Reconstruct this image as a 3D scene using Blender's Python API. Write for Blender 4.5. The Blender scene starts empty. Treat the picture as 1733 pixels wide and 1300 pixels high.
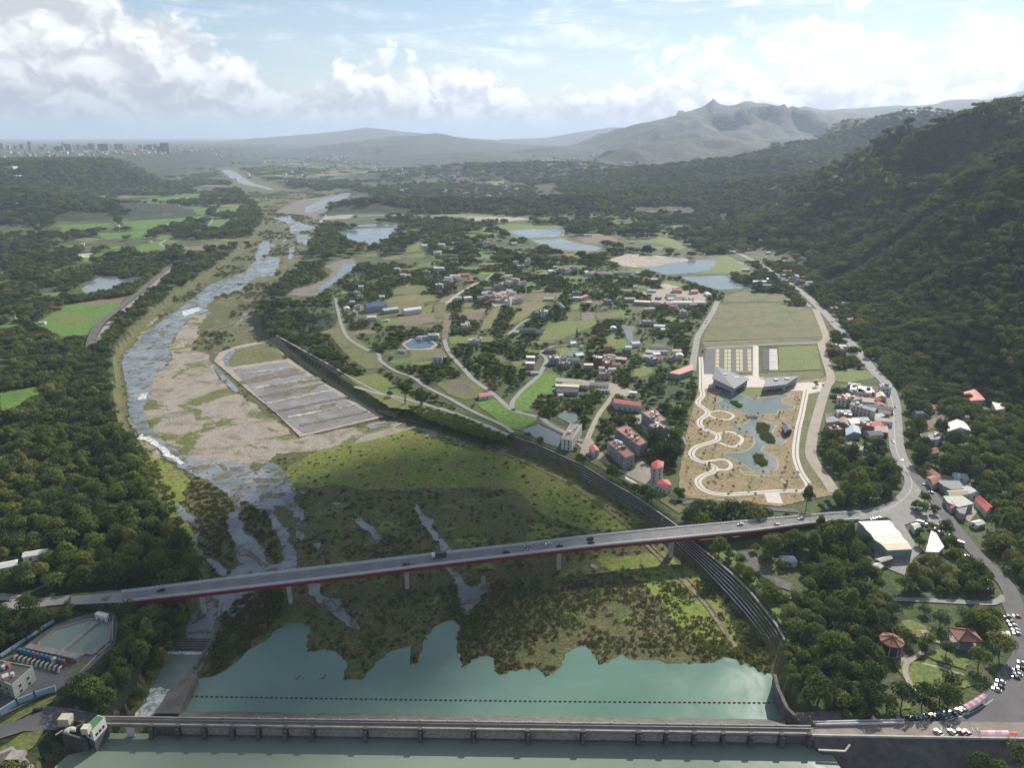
import bpy, bmesh, math, random
import numpy as np
from mathutils import Vector, Matrix
random.seed(7); rng = np.random.default_rng(7)
scene = bpy.context.scene
# ---------------------------------------------------------------- camera
H = 255.0; F = 1204.0; W0, H0 = 1733.0, 1300.0
PITCH = math.atan2(650.0 - 230.0, F)
cP, sP = math.cos(PITCH), math.sin(PITCH)
cam_d = bpy.data.cameras.new("camera"); cam = bpy.data.objects.new("camera", cam_d)
scene.collection.objects.link(cam); scene.camera = cam
cam.location = (0, 0, H); cam.rotation_euler = (math.pi / 2 - PITCH, 0, 0)
cam_d.sensor_width = 36.0; cam_d.lens = 36.0 * F / W0
cam_d.clip_start = 1.0; cam_d.clip_end = 200000.0
# ---------------------------------------------------------------- sun, sky, exposure
SUN_EL, SUN_AZ = math.radians(33), math.radians(31)      # azimuth to the right of the view (+Y)
SUN = Vector((math.sin(SUN_AZ) * math.cos(SUN_EL), math.cos(SUN_AZ) * math.cos(SUN_EL), math.sin(SUN_EL)))
sd = bpy.data.lights.new("sun", 'SUN'); sd.energy = 4.8; sd.angle = math.radians(0.53); sd.color = (1.0, 0.93, 0.83)
so = bpy.data.objects.new("sun", sd); scene.collection.objects.link(so)
so.rotation_euler = SUN.to_track_quat('Z', 'Y').to_euler()
vs = scene.view_settings
vs.view_transform = 'Standard'; vs.look = 'None'; vs.gamma = 1.0; vs.exposure = 0.68; vs.use_curve_mapping = False
cy = scene.cycles
cy.use_denoising = True; cy.max_bounces = 5; cy.diffuse_bounces = 2; cy.glossy_bounces = 2; cy.transmission_bounces = 2
cy.volume_bounces = 1; cy.transparent_max_bounces = 6; cy.sample_clamp_indirect = 4.0
world = bpy.data.worlds.new("World"); scene.world = world; world.use_nodes = True
world.cycles.sampling_method = 'MANUAL'; world.cycles.sample_map_resolution = 256

class NT:
    """small helper around a node tree"""
    def __init__(s, tree): s.t = tree; s.l = tree.links
    def n(s, kind, **kw):
        nd = s.t.nodes.new(kind)
        for k, v in kw.items(): setattr(nd, k, v)
        return nd
    def put(s, sock, v):
        if isinstance(v, bpy.types.NodeSocket): s.l.new(v, sock)
        else:
            try: sock.default_value = v
            except Exception: sock.default_value = (*v, 1.0)
    def m(s, op, a, b=0.0, c=0.0, clamp=False):
        nd = s.n('ShaderNodeMath', operation=op, use_clamp=clamp)
        for i, v in enumerate((a, b, c)):
            if i < len(nd.inputs): s.put(nd.inputs[i], v)
        return nd.outputs[0]
    def ss(s, v, lo, hi, a=0.0, b=1.0):
        nd = s.n('ShaderNodeMapRange', interpolation_type='SMOOTHSTEP')
        for i, q in enumerate((v, lo, hi, a, b)): s.put(nd.inputs[i], q)
        return nd.outputs[0]
    def mix(s, f, a, b):
        nd = s.n('ShaderNodeMix', data_type='RGBA')
        s.put(nd.inputs[0], f); s.put(nd.inputs[6], a); s.put(nd.inputs[7], b)
        return nd.outputs[2]
    def noise(s, vec, scale, detail=4, rough=0.55, dist=0.0, dim='3D'):
        nd = s.n('ShaderNodeTexNoise', noise_dimensions=dim); s.put(nd.inputs['Vector'], vec)
        nd.inputs['Scale'].default_value = scale; nd.inputs['Detail'].default_value = detail
        nd.inputs['Roughness'].default_value = rough; nd.inputs['Distortion'].default_value = dist
        return nd.outputs[0]
    def vor(s, vec, scale, detail=0.0, rough=0.5, feature='F1', out=0, smooth=None, dim='3D'):
        nd = s.n('ShaderNodeTexVoronoi', feature=feature, voronoi_dimensions=dim); s.put(nd.inputs['Vector'], vec)
        nd.inputs['Scale'].default_value = scale
        if 'Detail' in nd.inputs: nd.inputs['Detail'].default_value = detail; nd.inputs['Roughness'].default_value = rough
        if smooth is not None and 'Smoothness' in nd.inputs: nd.inputs['Smoothness'].default_value = smooth
        return nd.outputs[out]
    def ramp(s, f, stops, interp='LINEAR'):
        nd = s.n('ShaderNodeValToRGB'); nd.color_ramp.interpolation = interp
        e = nd.color_ramp.elements
        while len(e) < len(stops): e.new(0.5)
        for el, (p, c) in zip(e, stops):
            el.position = p; el.color = (*c, 1) if len(c) == 3 else c
        s.put(nd.inputs[0], f)
        return nd.outputs[0]

def build_sky():
    t = world.node_tree; t.nodes.clear(); T = NT(t)
    out = T.n('ShaderNodeOutputWorld'); bg = T.n('ShaderNodeBackground')
    sky = T.n('ShaderNodeTexSky', sky_type='NISHITA'); sky.sun_disc = False
    sky.sun_elevation = SUN_EL; sky.sun_rotation = SUN_AZ
    sky.altitude = 200; sky.air_density = 1.0; sky.dust_density = 0.25; sky.ozone_density = 1.2
    tc = T.n('ShaderNodeTexCoord'); d = tc.outputs['Generated']
    sep = T.n('ShaderNodeSeparateXYZ'); T.put(sep.inputs[0], d)
    x, y, z = sep.outputs
    az = T.m('ARCTAN2', x, y)                       # 0 = view, + = right
    el = T.m('ARCSINE', T.m('MINIMUM', T.m('MAXIMUM', z, -1.0), 1.0))
    cmb = T.n('ShaderNodeCombineXYZ'); T.put(cmb.inputs[0], T.m('MULTIPLY', az, 1.0)); T.put(cmb.inputs[1], T.m('MULTIPLY', el, 1.35)); cmb.inputs[2].default_value = 3.7
    p = cmb.outputs[0]
    # top of the cumulus bank as an elevation (radians), by azimuth
    u = T.m('DIVIDE', T.m('ADD', az, math.pi), 2 * math.pi)
    def A(px): return (math.atan2(px - 866.5, F) + math.pi) / (2 * math.pi)
    def E(py): return (230 - py) / F
    prof = [(0.0, 0.10), (0.2, .2), (A(-400), .26), (A(60), .22), (A(270), E(10)), (A(380), E(66)), (A(480), E(92)), (A(560), E(128)), (A(600), E(106)),
            (A(700), E(96)), (A(800), E(106)), (A(880), E(130)), (A(975), E(150)), (A(1040), E(96)), (A(1180), E(72)), (A(1290), E(50)),
            (A(1380), E(26)), (A(1450), E(52)), (A(1570), E(22)), (A(1760), E(8)), (0.75, .2), (1.0, 0.10)]
    fc = T.n('ShaderNodeFloatCurve'); c = fc.mapping.curves[0]
    pts = [(a, e / 0.3) for a, e in prof]
    while len(c.points) < len(pts): c.points.new(0.5, 0.5)
    for q, (a, e) in zip(c.points, pts): q.location = (a, e); q.handle_type = 'AUTO_CLAMPED'
    fc.mapping.use_clip = False; fc.mapping.update(); T.put(fc.inputs['Value'], u)
    top = T.m('MULTIPLY', fc.outputs[0], 0.3)
    def billow(vec):
        b1 = T.vor(vec, 16, 2.0, 0.55, 'F1', dim='2D')
        b2 = T.vor(vec, 44, 1.0, 0.6, 'F1', dim='2D')
        nn = T.noise(vec, 9, 5, 0.58, dim='2D')
        return T.m('ADD', T.m('ADD', T.m('MULTIPLY', T.m('SUBTRACT', 0.45, b1), 0.8), T.m('MULTIPLY', T.m('SUBTRACT', 0.4, b2), 0.38)), T.m('MULTIPLY', T.m('SUBTRACT', nn, 0.5), 1.3))
    warp = T.n('ShaderNodeTexNoise', noise_dimensions='2D'); T.put(warp.inputs['Vector'], p); warp.inputs['Scale'].default_value = 24; warp.inputs['Detail'].default_value = 3
    wv = T.n('ShaderNodeVectorMath', operation='MULTIPLY_ADD'); T.put(wv.inputs[0], warp.outputs['Color']); wv.inputs[1].default_value = (.03, .03, 0); T.put(wv.inputs[2], p)
    pw = wv.outputs[0]
    off = T.n('ShaderNodeVectorMath', operation='ADD'); T.put(off.inputs[0], pw); off.inputs[1].default_value = (0.010, 0.020, 0)
    ba = billow(pw); bb = billow(off.outputs[0])
    soft = T.ss(az, 0.02, 0.3)                       # the right bank is thinner and more torn
    depth = T.m('ADD', T.m('SUBTRACT', top, el), T.m('MULTIPLY', ba, T.m('ADD', 0.042, T.m('MULTIPLY', soft, 0.03))))
    dens = T.ss(depth, -0.006, T.m('ADD', 0.022, T.m('MULTIPLY', soft, 0.045)))
    # scattered clouds overhead, beyond the bank
    zz = T.m('MAXIMUM', z, 0.05)
    cmb2 = T.n('ShaderNodeCombineXYZ'); T.put(cmb2.inputs[0], T.m('DIVIDE', x, zz)); T.put(cmb2.inputs[1], T.m('DIVIDE', y, zz))
    hi = T.m('MULTIPLY', T.ss(T.noise(cmb2.outputs[0], 1.1, 5, 0.6, dim='2D'), 0.52, 0.66), T.ss(el, 0.24, 0.34))
    # long thin streak and wisps in the blue gap
    cmb3 = T.n('ShaderNodeCombineXYZ'); T.put(cmb3.inputs[0], T.m('MULTIPLY', az, 3.0)); T.put(cmb3.inputs[1], T.m('MULTIPLY', el, 22.0))
    wisp = T.m('MULTIPLY', T.ss(T.noise(cmb3.outputs[0], 2.2, 4, 0.62, 0.6, dim='2D'), 0.42, 0.80), 0.42)
    mask = T.m('MAXIMUM', T.m('MAXIMUM', dens, hi), wisp)
    # light and shade of the clouds: relief towards the sun, grey towards the base
    rel = T.m('SUBTRACT', ba, bb)
    lit = T.ss(rel, -0.42, 0.55)
    under = T.ss(T.m('SUBTRACT', el, T.m('MULTIPLY', ba, 0.012)), 0.018, 0.10)   # base (grey) to top
    lum = T.m('ADD', T.m('ADD', 0.41, T.m('MULTIPLY', under, 0.26)), T.m('MULTIPLY', lit, 0.44))
    dsun = T.n('ShaderNodeVectorMath', operation='DOT_PRODUCT'); T.put(dsun.inputs[0], d); dsun.inputs[1].default_value = SUN
    glow = T.ss(dsun.outputs['Value'], 0.45, 0.95)
    lum = T.m('MULTIPLY', lum, T.m('ADD', 0.84, T.m('MULTIPLY', glow, 0.60)))
    ccol = T.mix(T.ss(lum, 0.3, 0.95), (0.86, 0.87, 0.93, 1), (1.0, 0.99, 0.97, 1))
    cl = T.n('ShaderNodeVectorMath', operation='SCALE'); T.put(cl.inputs[0], ccol); T.put(cl.inputs['Scale'], T.m('MULTIPLY', lum, CLOUD_LUM))
    col = T.mix(T.m('MULTIPLY', mask, 0.96), sky.outputs[0], cl.outputs[0])
    T.put(bg.inputs[0], col); bg.inputs[1].default_value = 0.066
    t.links.new(bg.outputs[0], out.inputs[0])
CLOUD_LUM = 12.5
build_sky()

# ---------------------------------------------------------------- pixel <-> place
def ray(px, py):
    u = (px - W0 / 2) / F; v = (H0 / 2 - py) / F
    return (u, cP + v * sP, -sP + v * cP)          # per metre of depth along the view axis
def gp(px, py, z=0.0):
    r = ray(px, py); t = (z - H) / r[2]
    return Vector((r[0] * t, r[1] * t, z))
def at_depth(px, py, D):
    r = ray(px, py); return Vector((r[0] * D, r[1] * D, H + r[2] * D))
def proj(x, y, z):
    dz = z - H
    D = y * cP - dz * sP; D = np.maximum(D, 1e-3)
    return W0 / 2 + F * x / D, H0 / 2 - F * (y * sP + dz * cP) / D, D

# ---------------------------------------------------------------- numpy noise
def vnoise(x, y, seed=0):
    xi = np.floor(x).astype(np.int64); yi = np.floor(y).astype(np.int64)
    fx = x - xi; fy = y - yi
    def h(a, b):
        n = (a * 374761393 + b * 668265263 + seed * 1274126177) & 0x7fffffff
        n = ((n ^ (n >> 13)) * 1274126177) & 0x7fffffff
        n = (n ^ (n >> 16)) & 0xffff
        return n / 65535.0
    sx = fx * fx * (3 - 2 * fx); sy = fy * fy * (3 - 2 * fy)
    a = h(xi, yi) * (1 - sx) + h(xi + 1, yi) * sx
    b = h(xi, yi + 1) * (1 - sx) + h(xi + 1, yi + 1) * sx
    return (a * (1 - sy) + b * sy) * 2 - 1
def fbm(x, y, seed=0, oct=4):
    s = 0; a = 1.0; t = 0
    for o in range(oct):
        s = s + a * vnoise(x * 2 ** o + o * 17.3, y * 2 ** o - o * 9.1, seed + o); t += a; a *= 0.5
    return s / t
def sstep(x, a, b):
    t = np.clip((x - a) / (b - a), 0, 1); return t * t * (3 - 2 * t)
def inside(pts, poly):
    """pts (n,2), poly (m,2) -> bool"""
    x, y = pts[:, 0], pts[:, 1]; r = np.zeros(len(pts), bool)
    bx0, by0 = poly.min(0); bx1, by1 = poly.max(0)
    s = np.where((x >= bx0) & (x <= bx1) & (y >= by0) & (y <= by1))[0]
    if len(s) == 0: return r
    xs, ys = x[s], y[s]; c = np.zeros(len(s), bool); n = len(poly)
    for i in range(n):
        x1, y1 = poly[i]; x2, y2 = poly[(i + 1) % n]
        if y1 == y2: continue
        hit = ((y1 > ys) != (y2 > ys)) & (xs < (x2 - x1) * (ys - y1) / (y2 - y1) + x1)
        c ^= hit
    r[s] = c; return r
def pdist(pts, line, closed=False):
    """distance to a polyline, and parameters (segment, t) of the nearest point"""
    best = np.full(len(pts), 1e12); seg = np.zeros(len(pts), int); tt = np.zeros(len(pts))
    n = len(line)
    for i in range(n if closed else n - 1):
        a = line[i]; b = line[(i + 1) % n]; ab = b - a; L = max((ab ** 2).sum(), 1e-9)
        t = np.clip(((pts - a) @ ab) / L, 0, 1)
        d = ((pts - a - t[:, None] * ab) ** 2).sum(1)
        m = d < best; best[m] = d[m]; seg[m] = i; tt[m] = t[m]
    return np.sqrt(best), seg, tt

# ---------------------------------------------------------------- the lie of the land
LOW = -9.0           # flood plain and stilling pool; 0 = village and parks
RES = -4.0           # reservoir above the weir
S = H / 200.0
low_px = [(60, 1400), (95, 1297), (115, 1277), (145, 1272), (190, 1252), (222, 1224), (250, 1180), (268, 1150), (285, 1106), (310, 1080), (322, 1045), (345, 1005), (362, 985),
          (335, 950), (318, 915), (290, 870), (262, 800), (232, 755), (210, 722), (203, 660), (199, 605), (235, 560), (300, 502), (345, 474), (392, 442), (432, 402), (448, 376), (438, 348), (400, 320), (372, 297), (362, 284),
          (400, 284), (470, 312), (530, 328), (585, 322), (602, 329), (560, 352), (545, 375), (540, 398), (515, 440), (478, 482), (440, 512), (425, 545), (440, 565), (456, 578),
          (545, 640), (620, 690), (663, 704), (700, 708), (760, 727), (868, 759), (1012, 830), (1115, 895), (1147, 927), (1212, 992), (1258, 1046), (1290, 1090), (1305, 1145), (1312, 1182), (1330, 1226),
          (1395, 1264), (1700, 1276), (2000, 1290), (2300, 1500), (1500, 2200), (100, 1800)]
LOWP = np.array([gp(x, y, LOW)[:2] for x, y in low_px])
def crest(pts, w):
    P = np.array([at_depth(x, y, D * S) for x, y, D in pts])
    return P, np.array([q * S for q in w]) if isinstance(w, (list, tuple)) else np.full(len(P), w * S)
RIDGES = [  # (crest, width, gully scale, gully amount)
    (*crest([(2600, -10, 560), (2300, 20, 800), (1980, 104, 1050), (1800, 154, 1220), (1733, 170, 1290), (1697, 174, 1340), (1651, 195, 1440), (1606, 227, 1560), (1566, 256, 1700), (1511, 277, 1850), (1440, 290, 2000), (1365, 297, 2150), (1250, 306, 2300), (1180, 317, 2400)],
            [440, 520, 520, 500, 490, 490, 480, 480, 500, 560, 560, 520, 420, 360]), 190, 0.62),
    (*crest([(1370, 266, 2900), (1415, 241, 3100), (1445, 227, 3150), (1485, 200, 3200), (1531, 189, 3200), (1571, 184, 3200), (1606, 189, 3200), (1641, 196, 3200), (1720, 180, 3100), (1850, 150, 3000)], 1200), 380, 0.6),
    (*crest([(960, 247, 6600), (983, 244, 6600), (1029, 227, 6600), (1064, 212, 6600), (1114, 200, 6600), (1164, 187, 6600), (1192, 180, 6600), (1200, 175, 6600), (1208, 166, 6600), (1216, 175, 6600), (1232, 178, 6600), (1254, 173, 6600), (1270, 169, 6600), (1285, 165, 6600), (1310, 174, 6600), (1345, 182, 6600), (1380, 189, 6600), (1415, 187, 6600), (1480, 192, 6600), (1560, 200, 6600), (1650, 200, 6600)], 2300), 620, 0.5),
    (*crest([(1020, 268, 4300), (1060, 250, 4300), (1110, 240, 4400), (1170, 233, 4500), (1230, 232, 4500), (1300, 240, 4400), (1380, 250, 4300)], 800), 420, 0.35),
    (*crest([(525, 258, 7600), (560, 243, 7800), (620, 236, 8000), (655, 233, 8000), (665, 230, 8000), (700, 226, 8200), (735, 223, 8300), (770, 229, 8300), (820, 236, 8300), (880, 241, 8300)], 1500), 700, 0.3),
    (*crest([(520, 226, 12500), (560, 221, 12500), (615, 213, 12500), (660, 217, 12500), (720, 224, 12500), (780, 232, 12500)], 3000), 1500, 0.25),
    (*crest([(930, 232, 13000), (980, 222, 13000), (1030, 214, 13000), (1080, 214, 13000)], 3000), 1500, 0.25),
    (*crest([(1310, 190, 8600), (1350, 173, 8600), (1390, 183, 8600), (1440, 183, 8600), (1500, 172, 8600), (1560, 178, 8600), (1620, 160, 8600), (1670, 168, 8600), (1740, 150, 8600), (1850, 140, 8600)], 3000), 1200, 0.3),
    (*crest([(-500, 285, 1700), (-200, 300, 1850), (0, 318, 1950), (90, 340, 1900), (150, 372, 1760), (170, 400, 1600)], [500, 450, 400, 350, 250, 200]), 200, 0.4),
    (*crest([(560, 350, 2000), (620, 340, 2040), (720, 338, 2060), (800, 340, 2060), (900, 338, 2080), (1000, 332, 2150), (1100, 322, 2250), (1200, 314, 2400)], [110, 150, 160, 160, 200, 260, 320, 400]), 160, 0.4),
    (*crest([(700, 285, 3700), (800, 277, 3800), (900, 274, 3700), (1000, 276, 3500), (1060, 284, 3300), (1150, 300, 2900)], 380), 260, 0.4),
]
PLAT = np.array([[x * S, y * S] for x, y in [(-1900, 2100), (-1830, 2560), (-1720, 2980), (-2000, 3600), (-2450, 4600), (-2750, 6500), (-3200, 9500), (-6000, 34000), (-40000, 34000), (-30000, 2100)]])
def terr(x, y):
    x = np.asarray(x, float); y = np.asarray(y, float); P = np.stack([x, y], 1)
    h = np.zeros(len(x))
    for C, w, gs, ga in RIDGES:
        wm = w.max(); a = C[:, :2].min(0) - wm * 1.2; b = C[:, :2].max(0) + wm * 1.2
        m = (x > a[0]) & (x < b[0]) & (y > a[1]) & (y < b[1])
        if not m.any(): continue
        Q = P[m]; qx, qy = Q[:, 0], Q[:, 1]
        jx = fbm(qx / (gs * S * 1.6), qy / (gs * S * 1.6), 11) * gs * S * 0.35; jy = fbm(qx / (gs * S * 1.6), qy / (gs * S * 1.6), 23) * gs * S * 0.35
        d, s, t = pdist(Q, C[:, :2])
        d2, s2, t2 = pdist(Q + np.stack([jx, jy], 1), C[:, :2])
        k = sstep(d, 0, 0.25 * wm); d = d * (1 - k) + d2 * k
        zc = C[s, 2] * (1 - t) + C[np.minimum(s + 1, len(C) - 1), 2] * t
        ww = w[s] * (1 - t) + w[np.minimum(s + 1, len(C) - 1)] * t
        q = np.clip(1 - d / ww, 0, 1)
        prof = q ** 1.12
        g = 1 - np.abs(fbm(qx / (gs * S), qy / (gs * S), 5, 5)) * 2.0
        e = np.clip(q * 3.0, 0, 1) * np.clip((1 - q) * 4, 0, 1)
        hh = zc * prof * (1 + ga * (g - 0.45) * e)
        h[m] = np.maximum(h[m], hh)
    # the western tableland
    m = (x < -500 * S) & (y > 1800 * S) & (y < 36000 * S)
    if m.any():
        Q = P[m]; d, _, _ = pdist(Q, PLAT, True); i = inside(Q, PLAT)
        q = np.where(i, 1.0, 1 - np.clip((d + 90 * fbm(Q[:, 0] / 260, Q[:, 1] / 260, 31)) / (330 * S + np.clip((Q[:, 1] - 3600 * S) / (1500 * S), 0, 1) * 300 * S), 0, 1))
        h[m] = np.maximum(h[m], 100 * S * sstep(q, 0, 1) * (1 + 0.05 * fbm(Q[:, 0] / 700, Q[:, 1] / 700, 4)))
    r = np.hypot(x, y)
    h = h + np.clip((r - 8500) / 4000, 0, 1) * 8 * fbm(x / 900, y / 900, 9)
    m = (y < 6500 * S) & (np.abs(x) < 3500 * S)
    if m.any():
        Q = P[m]; d, _, _ = pdist(Q, LOWP, True); i = inside(Q, LOWP)
        sdist = np.where(i, -d, d)
        k = 1 - sstep(sdist, 0.0, 9.0)
        h[m] = h[m] * (1 - k) + LOW * k
    return h
def T1(x, y): return float(terr(np.array([x]), np.array([y]))[0])
_st = np.geomspace(150, 16000, 220)
def on(px, py, h=0.0):
    """first point along the photo ray that lies h above the ground"""
    r = ray(px, py); st = _st
    if r[2] < -1e-3:
        D = (h - H) / r[2]; q = D * np.array([1, .97, .92, .84, .72, .55]); zt = terr(r[0] * q, r[1] * q)
        if abs(zt[0]) < .01 and (zt + h < H + r[2] * q - .01)[1:].all(): return gp(px, py, h)
    for _ in range(2):
        z = H + r[2] * st; t = terr(r[0] * st, r[1] * st) + h; k = np.where(z <= t)[0]
        if len(k) == 0: return gp(px, py, h) if r[2] < -1e-4 else at_depth(px, py, 5000)
        lo = st[max(k[0] - 1, 0)]; st = np.linspace(lo, st[k[0]], 24)
    k = np.where(H + r[2] * st <= terr(r[0] * st, r[1] * st) + h)[0]; D = st[k[0]] if len(k) else st[-1]
    return Vector((r[0] * D, r[1] * D, T1(r[0] * D, r[1] * D) + h))

# ---------------------------------------------------------------- materials
MATS = {}
def newmat(name):
    m = bpy.data.materials.new(name); m.use_nodes = True; m.node_tree.nodes.clear(); T = NT(m.node_tree)
    out = T.n('ShaderNodeOutputMaterial'); b = T.n('ShaderNodeBsdfPrincipled')
    m.node_tree.links.new(b.outputs[0], out.inputs[0]); MATS[name] = m
    b.inputs['Specular IOR Level'].default_value = 0.25
    return m, T, b, out
def objco(T): return T.n('ShaderNodeTexCoord').outputs['Object']
def worldco(T): return T.n('ShaderNodeNewGeometry').outputs['Position']
def bump(T, b, h, strength, dist):
    bp = T.n('ShaderNodeBump'); bp.inputs['Strength'].default_value = strength; bp.inputs['Distance'].default_value = dist
    T.put(bp.inputs['Height'], h); T.put(b.inputs['Normal'], bp.outputs[0])
def patchy(name, cols, scale, rough=0.9, detail=6, fine=None, bmp=None, dist=0.4, contrast=(0.32, 0.68), bscale=None):
    """ground cover: several colours mixed by noise at world scale (1/scale metres)"""
    m, T, b, _ = newmat(name); P = worldco(T)
    n = T.noise(P, scale, detail, 0.6, dist)
    n = T.ss(n, contrast[0], contrast[1])
    k = len(cols); col = T.ramp(n, [(i / (k - 1), c) for i, c in enumerate(cols)])
    if fine:
        f = T.noise(P, fine, 4, 0.65)
        col2 = T.n('ShaderNodeVectorMath', operation='SCALE'); T.put(col2.inputs[0], col); T.put(col2.inputs['Scale'], T.ss(f, 0.25, 0.75, 0.62, 1.4)); col = col2.outputs[0]
    T.put(b.inputs['Base Color'], col); b.inputs['Roughness'].default_value = rough
    if bmp: bump(T, b, T.noise(P, bscale or (fine or scale), 5, 0.65), 1.0, bmp)
    return m
def plain(name, col, rough=0.7, var=0.18, scale=0.6, metal=0.0, spec=0.3):
    """built surfaces: colour with weathering streaks and grime"""
    m, T, b, _ = newmat(name); P = worldco(T)
    n = T.noise(P, scale, 6, 0.65, 0.3); n2 = T.noise(P, scale * 9, 3, 0.6)
    f = T.m('ADD', T.ss(n, 0.25, 0.75, 1 - var, 1 + var), T.m('MULTIPLY', T.m('SUBTRACT', n2, 0.5), var))
    c = T.n('ShaderNodeVectorMath', operation='SCALE'); c.inputs[0].default_value = col; T.put(c.inputs['Scale'], f)
    T.put(b.inputs['Base Color'], c.outputs[0]); b.inputs['Roughness'].default_value = rough
    b.inputs['Metallic'].default_value = metal; b.inputs['Specular IOR Level'].default_value = spec
    return m
def water(name, col, col2, rough=0.08, ripple=0.04, rscale=0.35, patch=0.012, spec=0.5):
    m, T, b, _ = newmat(name); P = worldco(T)
    n = T.ss(T.noise(P, patch, 5, 0.6, 0.5), 0.35, 0.65)
    T.put(b.inputs['Base Color'], T.mix(n, (*col, 1), (*col2, 1)))
    T.put(b.inputs['Roughness'], T.ss(T.noise(P, patch * 2.3, 4, 0.6, 1.0), 0.3, 0.7, rough, rough + 0.12))
    b.inputs['IOR'].default_value = 1.33; b.inputs['Specular IOR Level'].default_value = spec
    bump(T, b, T.noise(P, rscale, 4, 0.6), 1.0, ripple)
    return m
def leafmat(name, stops, rough=0.75):
    m, T, b, out = newmat(name)
    oi = T.n('ShaderNodeObjectInfo'); P = worldco(T)
    r = T.m('ADD', T.m('MULTIPLY', oi.outputs['Random'], 0.55), T.m('MULTIPLY', T.ss(T.noise(P, 0.013, 4, 0.6), 0.3, 0.7), 0.45))
    col = T.ramp(r, stops)
    f = T.n('ShaderNodeVectorMath', operation='SCALE'); T.put(f.inputs[0], col); T.put(f.inputs['Scale'], T.ss(T.noise(P, 0.5, 3, 0.6), 0.25, 0.75, 0.6, 1.45))
    T.put(b.inputs['Base Color'], f.outputs[0]); b.inputs['Roughness'].default_value = rough; b.inputs['Specular IOR Level'].default_value = 0.12
    tr = T.n('ShaderNodeBsdfTranslucent'); T.put(tr.inputs[0], f.outputs[0]); mx = T.n('ShaderNodeMixShader'); mx.inputs[0].default_value = 0.38
    T.l.new(b.outputs[0], mx.inputs[1]); T.l.new(tr.outputs[0], mx.inputs[2]); T.l.new(mx.outputs[0], out.inputs[0])
    return m
patchy('ground_grass', [(.026, .042, .013), (.042, .066, .018), (.065, .09, .025), (.08, .09, .035), (.048, .074, .02)], 0.02, fine=0.35, bmp=0.8)
patchy('forest_floor', [(.015, .024, .009), (.026, .038, .013), (.045, .055, .02)], 0.03, fine=0.4, bmp=1.5)
patchy('far_plain', [(.02, .034, .014), (.028, .042, .016), (.03, .045, .017), (.075, .10, .032), (.032, .048, .018), (.10, .105, .055), (.025, .04, .016)], 0.0042, fine=0.03, bmp=3.0, contrast=(.28, .72))
patchy('far_forest', [(.012, .022, .010), (.02, .033, .013), (.03, .045, .017), (.017, .028, .012)], 0.006, fine=0.035, bmp=14.0, bscale=0.02)
patchy('reeds_ground', [(.075, .085, .028), (.11, .095, .042), (.075, .10, .026), (.12, .10, .046), (.085, .115, .028)], 0.03, fine=0.5, bmp=1.3, bscale=0.55)
patchy('bright_meadow', [(.11, .13, .025), (.17, .19, .032), (.12, .18, .026), (.17, .15, .05), (.13, .165, .028)], 0.03, fine=0.4, bmp=0.7)
patchy('paddy', [(.065, .13, .02), (.085, .165, .024), (.10, .17, .03)], 0.02, fine=0.2, contrast=(.25, .75), bmp=0.2)
patchy('lawn', [(.09, .13, .03), (.12, .155, .035), (.13, .14, .045)], 0.03, fine=0.5, bmp=0.2)
patchy('rough_grass', [(.075, .095, .03), (.11, .125, .04), (.14, .125, .055), (.08, .11, .03)], 0.025, fine=0.4, bmp=0.5)
patchy('dry_field', [(.14, .135, .055), (.17, .15, .065), (.12, .13, .045), (.19, .15, .075)], 0.02, fine=0.3, bmp=0.3)
patchy('brown_soil', [(.13, .10, .075), (.17, .125, .09), (.15, .13, .08), (.20, .155, .115)], 0.03, fine=0.4, bmp=0.3)
patchy('dark_soil', [(.085, .075, .065), (.115, .095, .08), (.10, .105, .07)], 0.03, fine=0.4, bmp=0.3)
patchy('park_soil', [(.22, .16, .09), (.26, .185, .105), (.16, .15, .065), (.29, .21, .125)], 0.04, fine=0.5, bmp=0.25)
patchy('gravel_plain', [(.20, .175, .145), (.27, .235, .195), (.16, .145, .115), (.30, .26, .215), (.12, .125, .06), (.24, .21, .175)], 0.016, fine=0.5, bmp=0.6)
patchy('mud', [(.13, .115, .095), (.17, .15, .125), (.15, .145, .13)], 0.03, fine=0.3, bmp=0.2)
patchy('pale_dirt', [(.28, .25, .21), (.36, .32, .27), (.22, .20, .165)], 0.02, fine=0.2, bmp=0.3)
plain('asphalt', (.115, .112, .112), 0.9, 0.14, 0.09)
plain('asphalt_dark', (.07, .07, .074), 0.9, 0.15, 0.09)
plain('road_pale', (.24, .235, .225), 0.9, 0.14, 0.08)
plain('path_tan', (.30, .26, .21), 0.9, 0.14, 0.1)
plain('path_white', (.50, .46, .40), 0.85, 0.10, 0.2)
plain('paint_white', (.62, .62, .60), 0.7, 0.12, 0.4)
plain('bay_cream', (.40, .37, .26), 0.9, 0.12, 0.3)
plain('concrete', (.27, .25, .225), 0.85, 0.28, 0.25)
plain('concrete_dark', (.105, .098, .088), 0.9, 0.35, 0.18)
plain('concrete_pale', (.42, .40, .37), 0.85, 0.2, 0.2)
plain('deck_brown', (.22, .19, .16), 0.9, 0.2, 0.2)
plain('riser_shade_stain', (.035, .034, .03), 0.95, 0.3, 0.4)  # shade on the levee risers put into the colour, along with black staining
plain('step_concrete', (.56, .53, .47), 0.9, 0.35, 0.3)  # levee treads, sunlight on them put into the colour as a paler tone
plain('bridge_red', (.26, .018, .022), 0.5, 0.2, 0.2)
plain('rail_white', (.60, .60, .60), 0.6, 0.1, 0.3)
plain('steel_grey', (.30, .31, .32), 0.5, 0.15, 0.5, 0.3)
plain('dark_metal', (.05, .05, .055), 0.5, 0.2)
water('pool_water', (.095, .178, .14), (.135, .22, .178), 0.10, 0.02, 0.3, 0.012)
water('reservoir_water', (.16, .205, .155), (.19, .235, .18), 0.12, 0.03, 0.3, 0.008)
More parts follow.
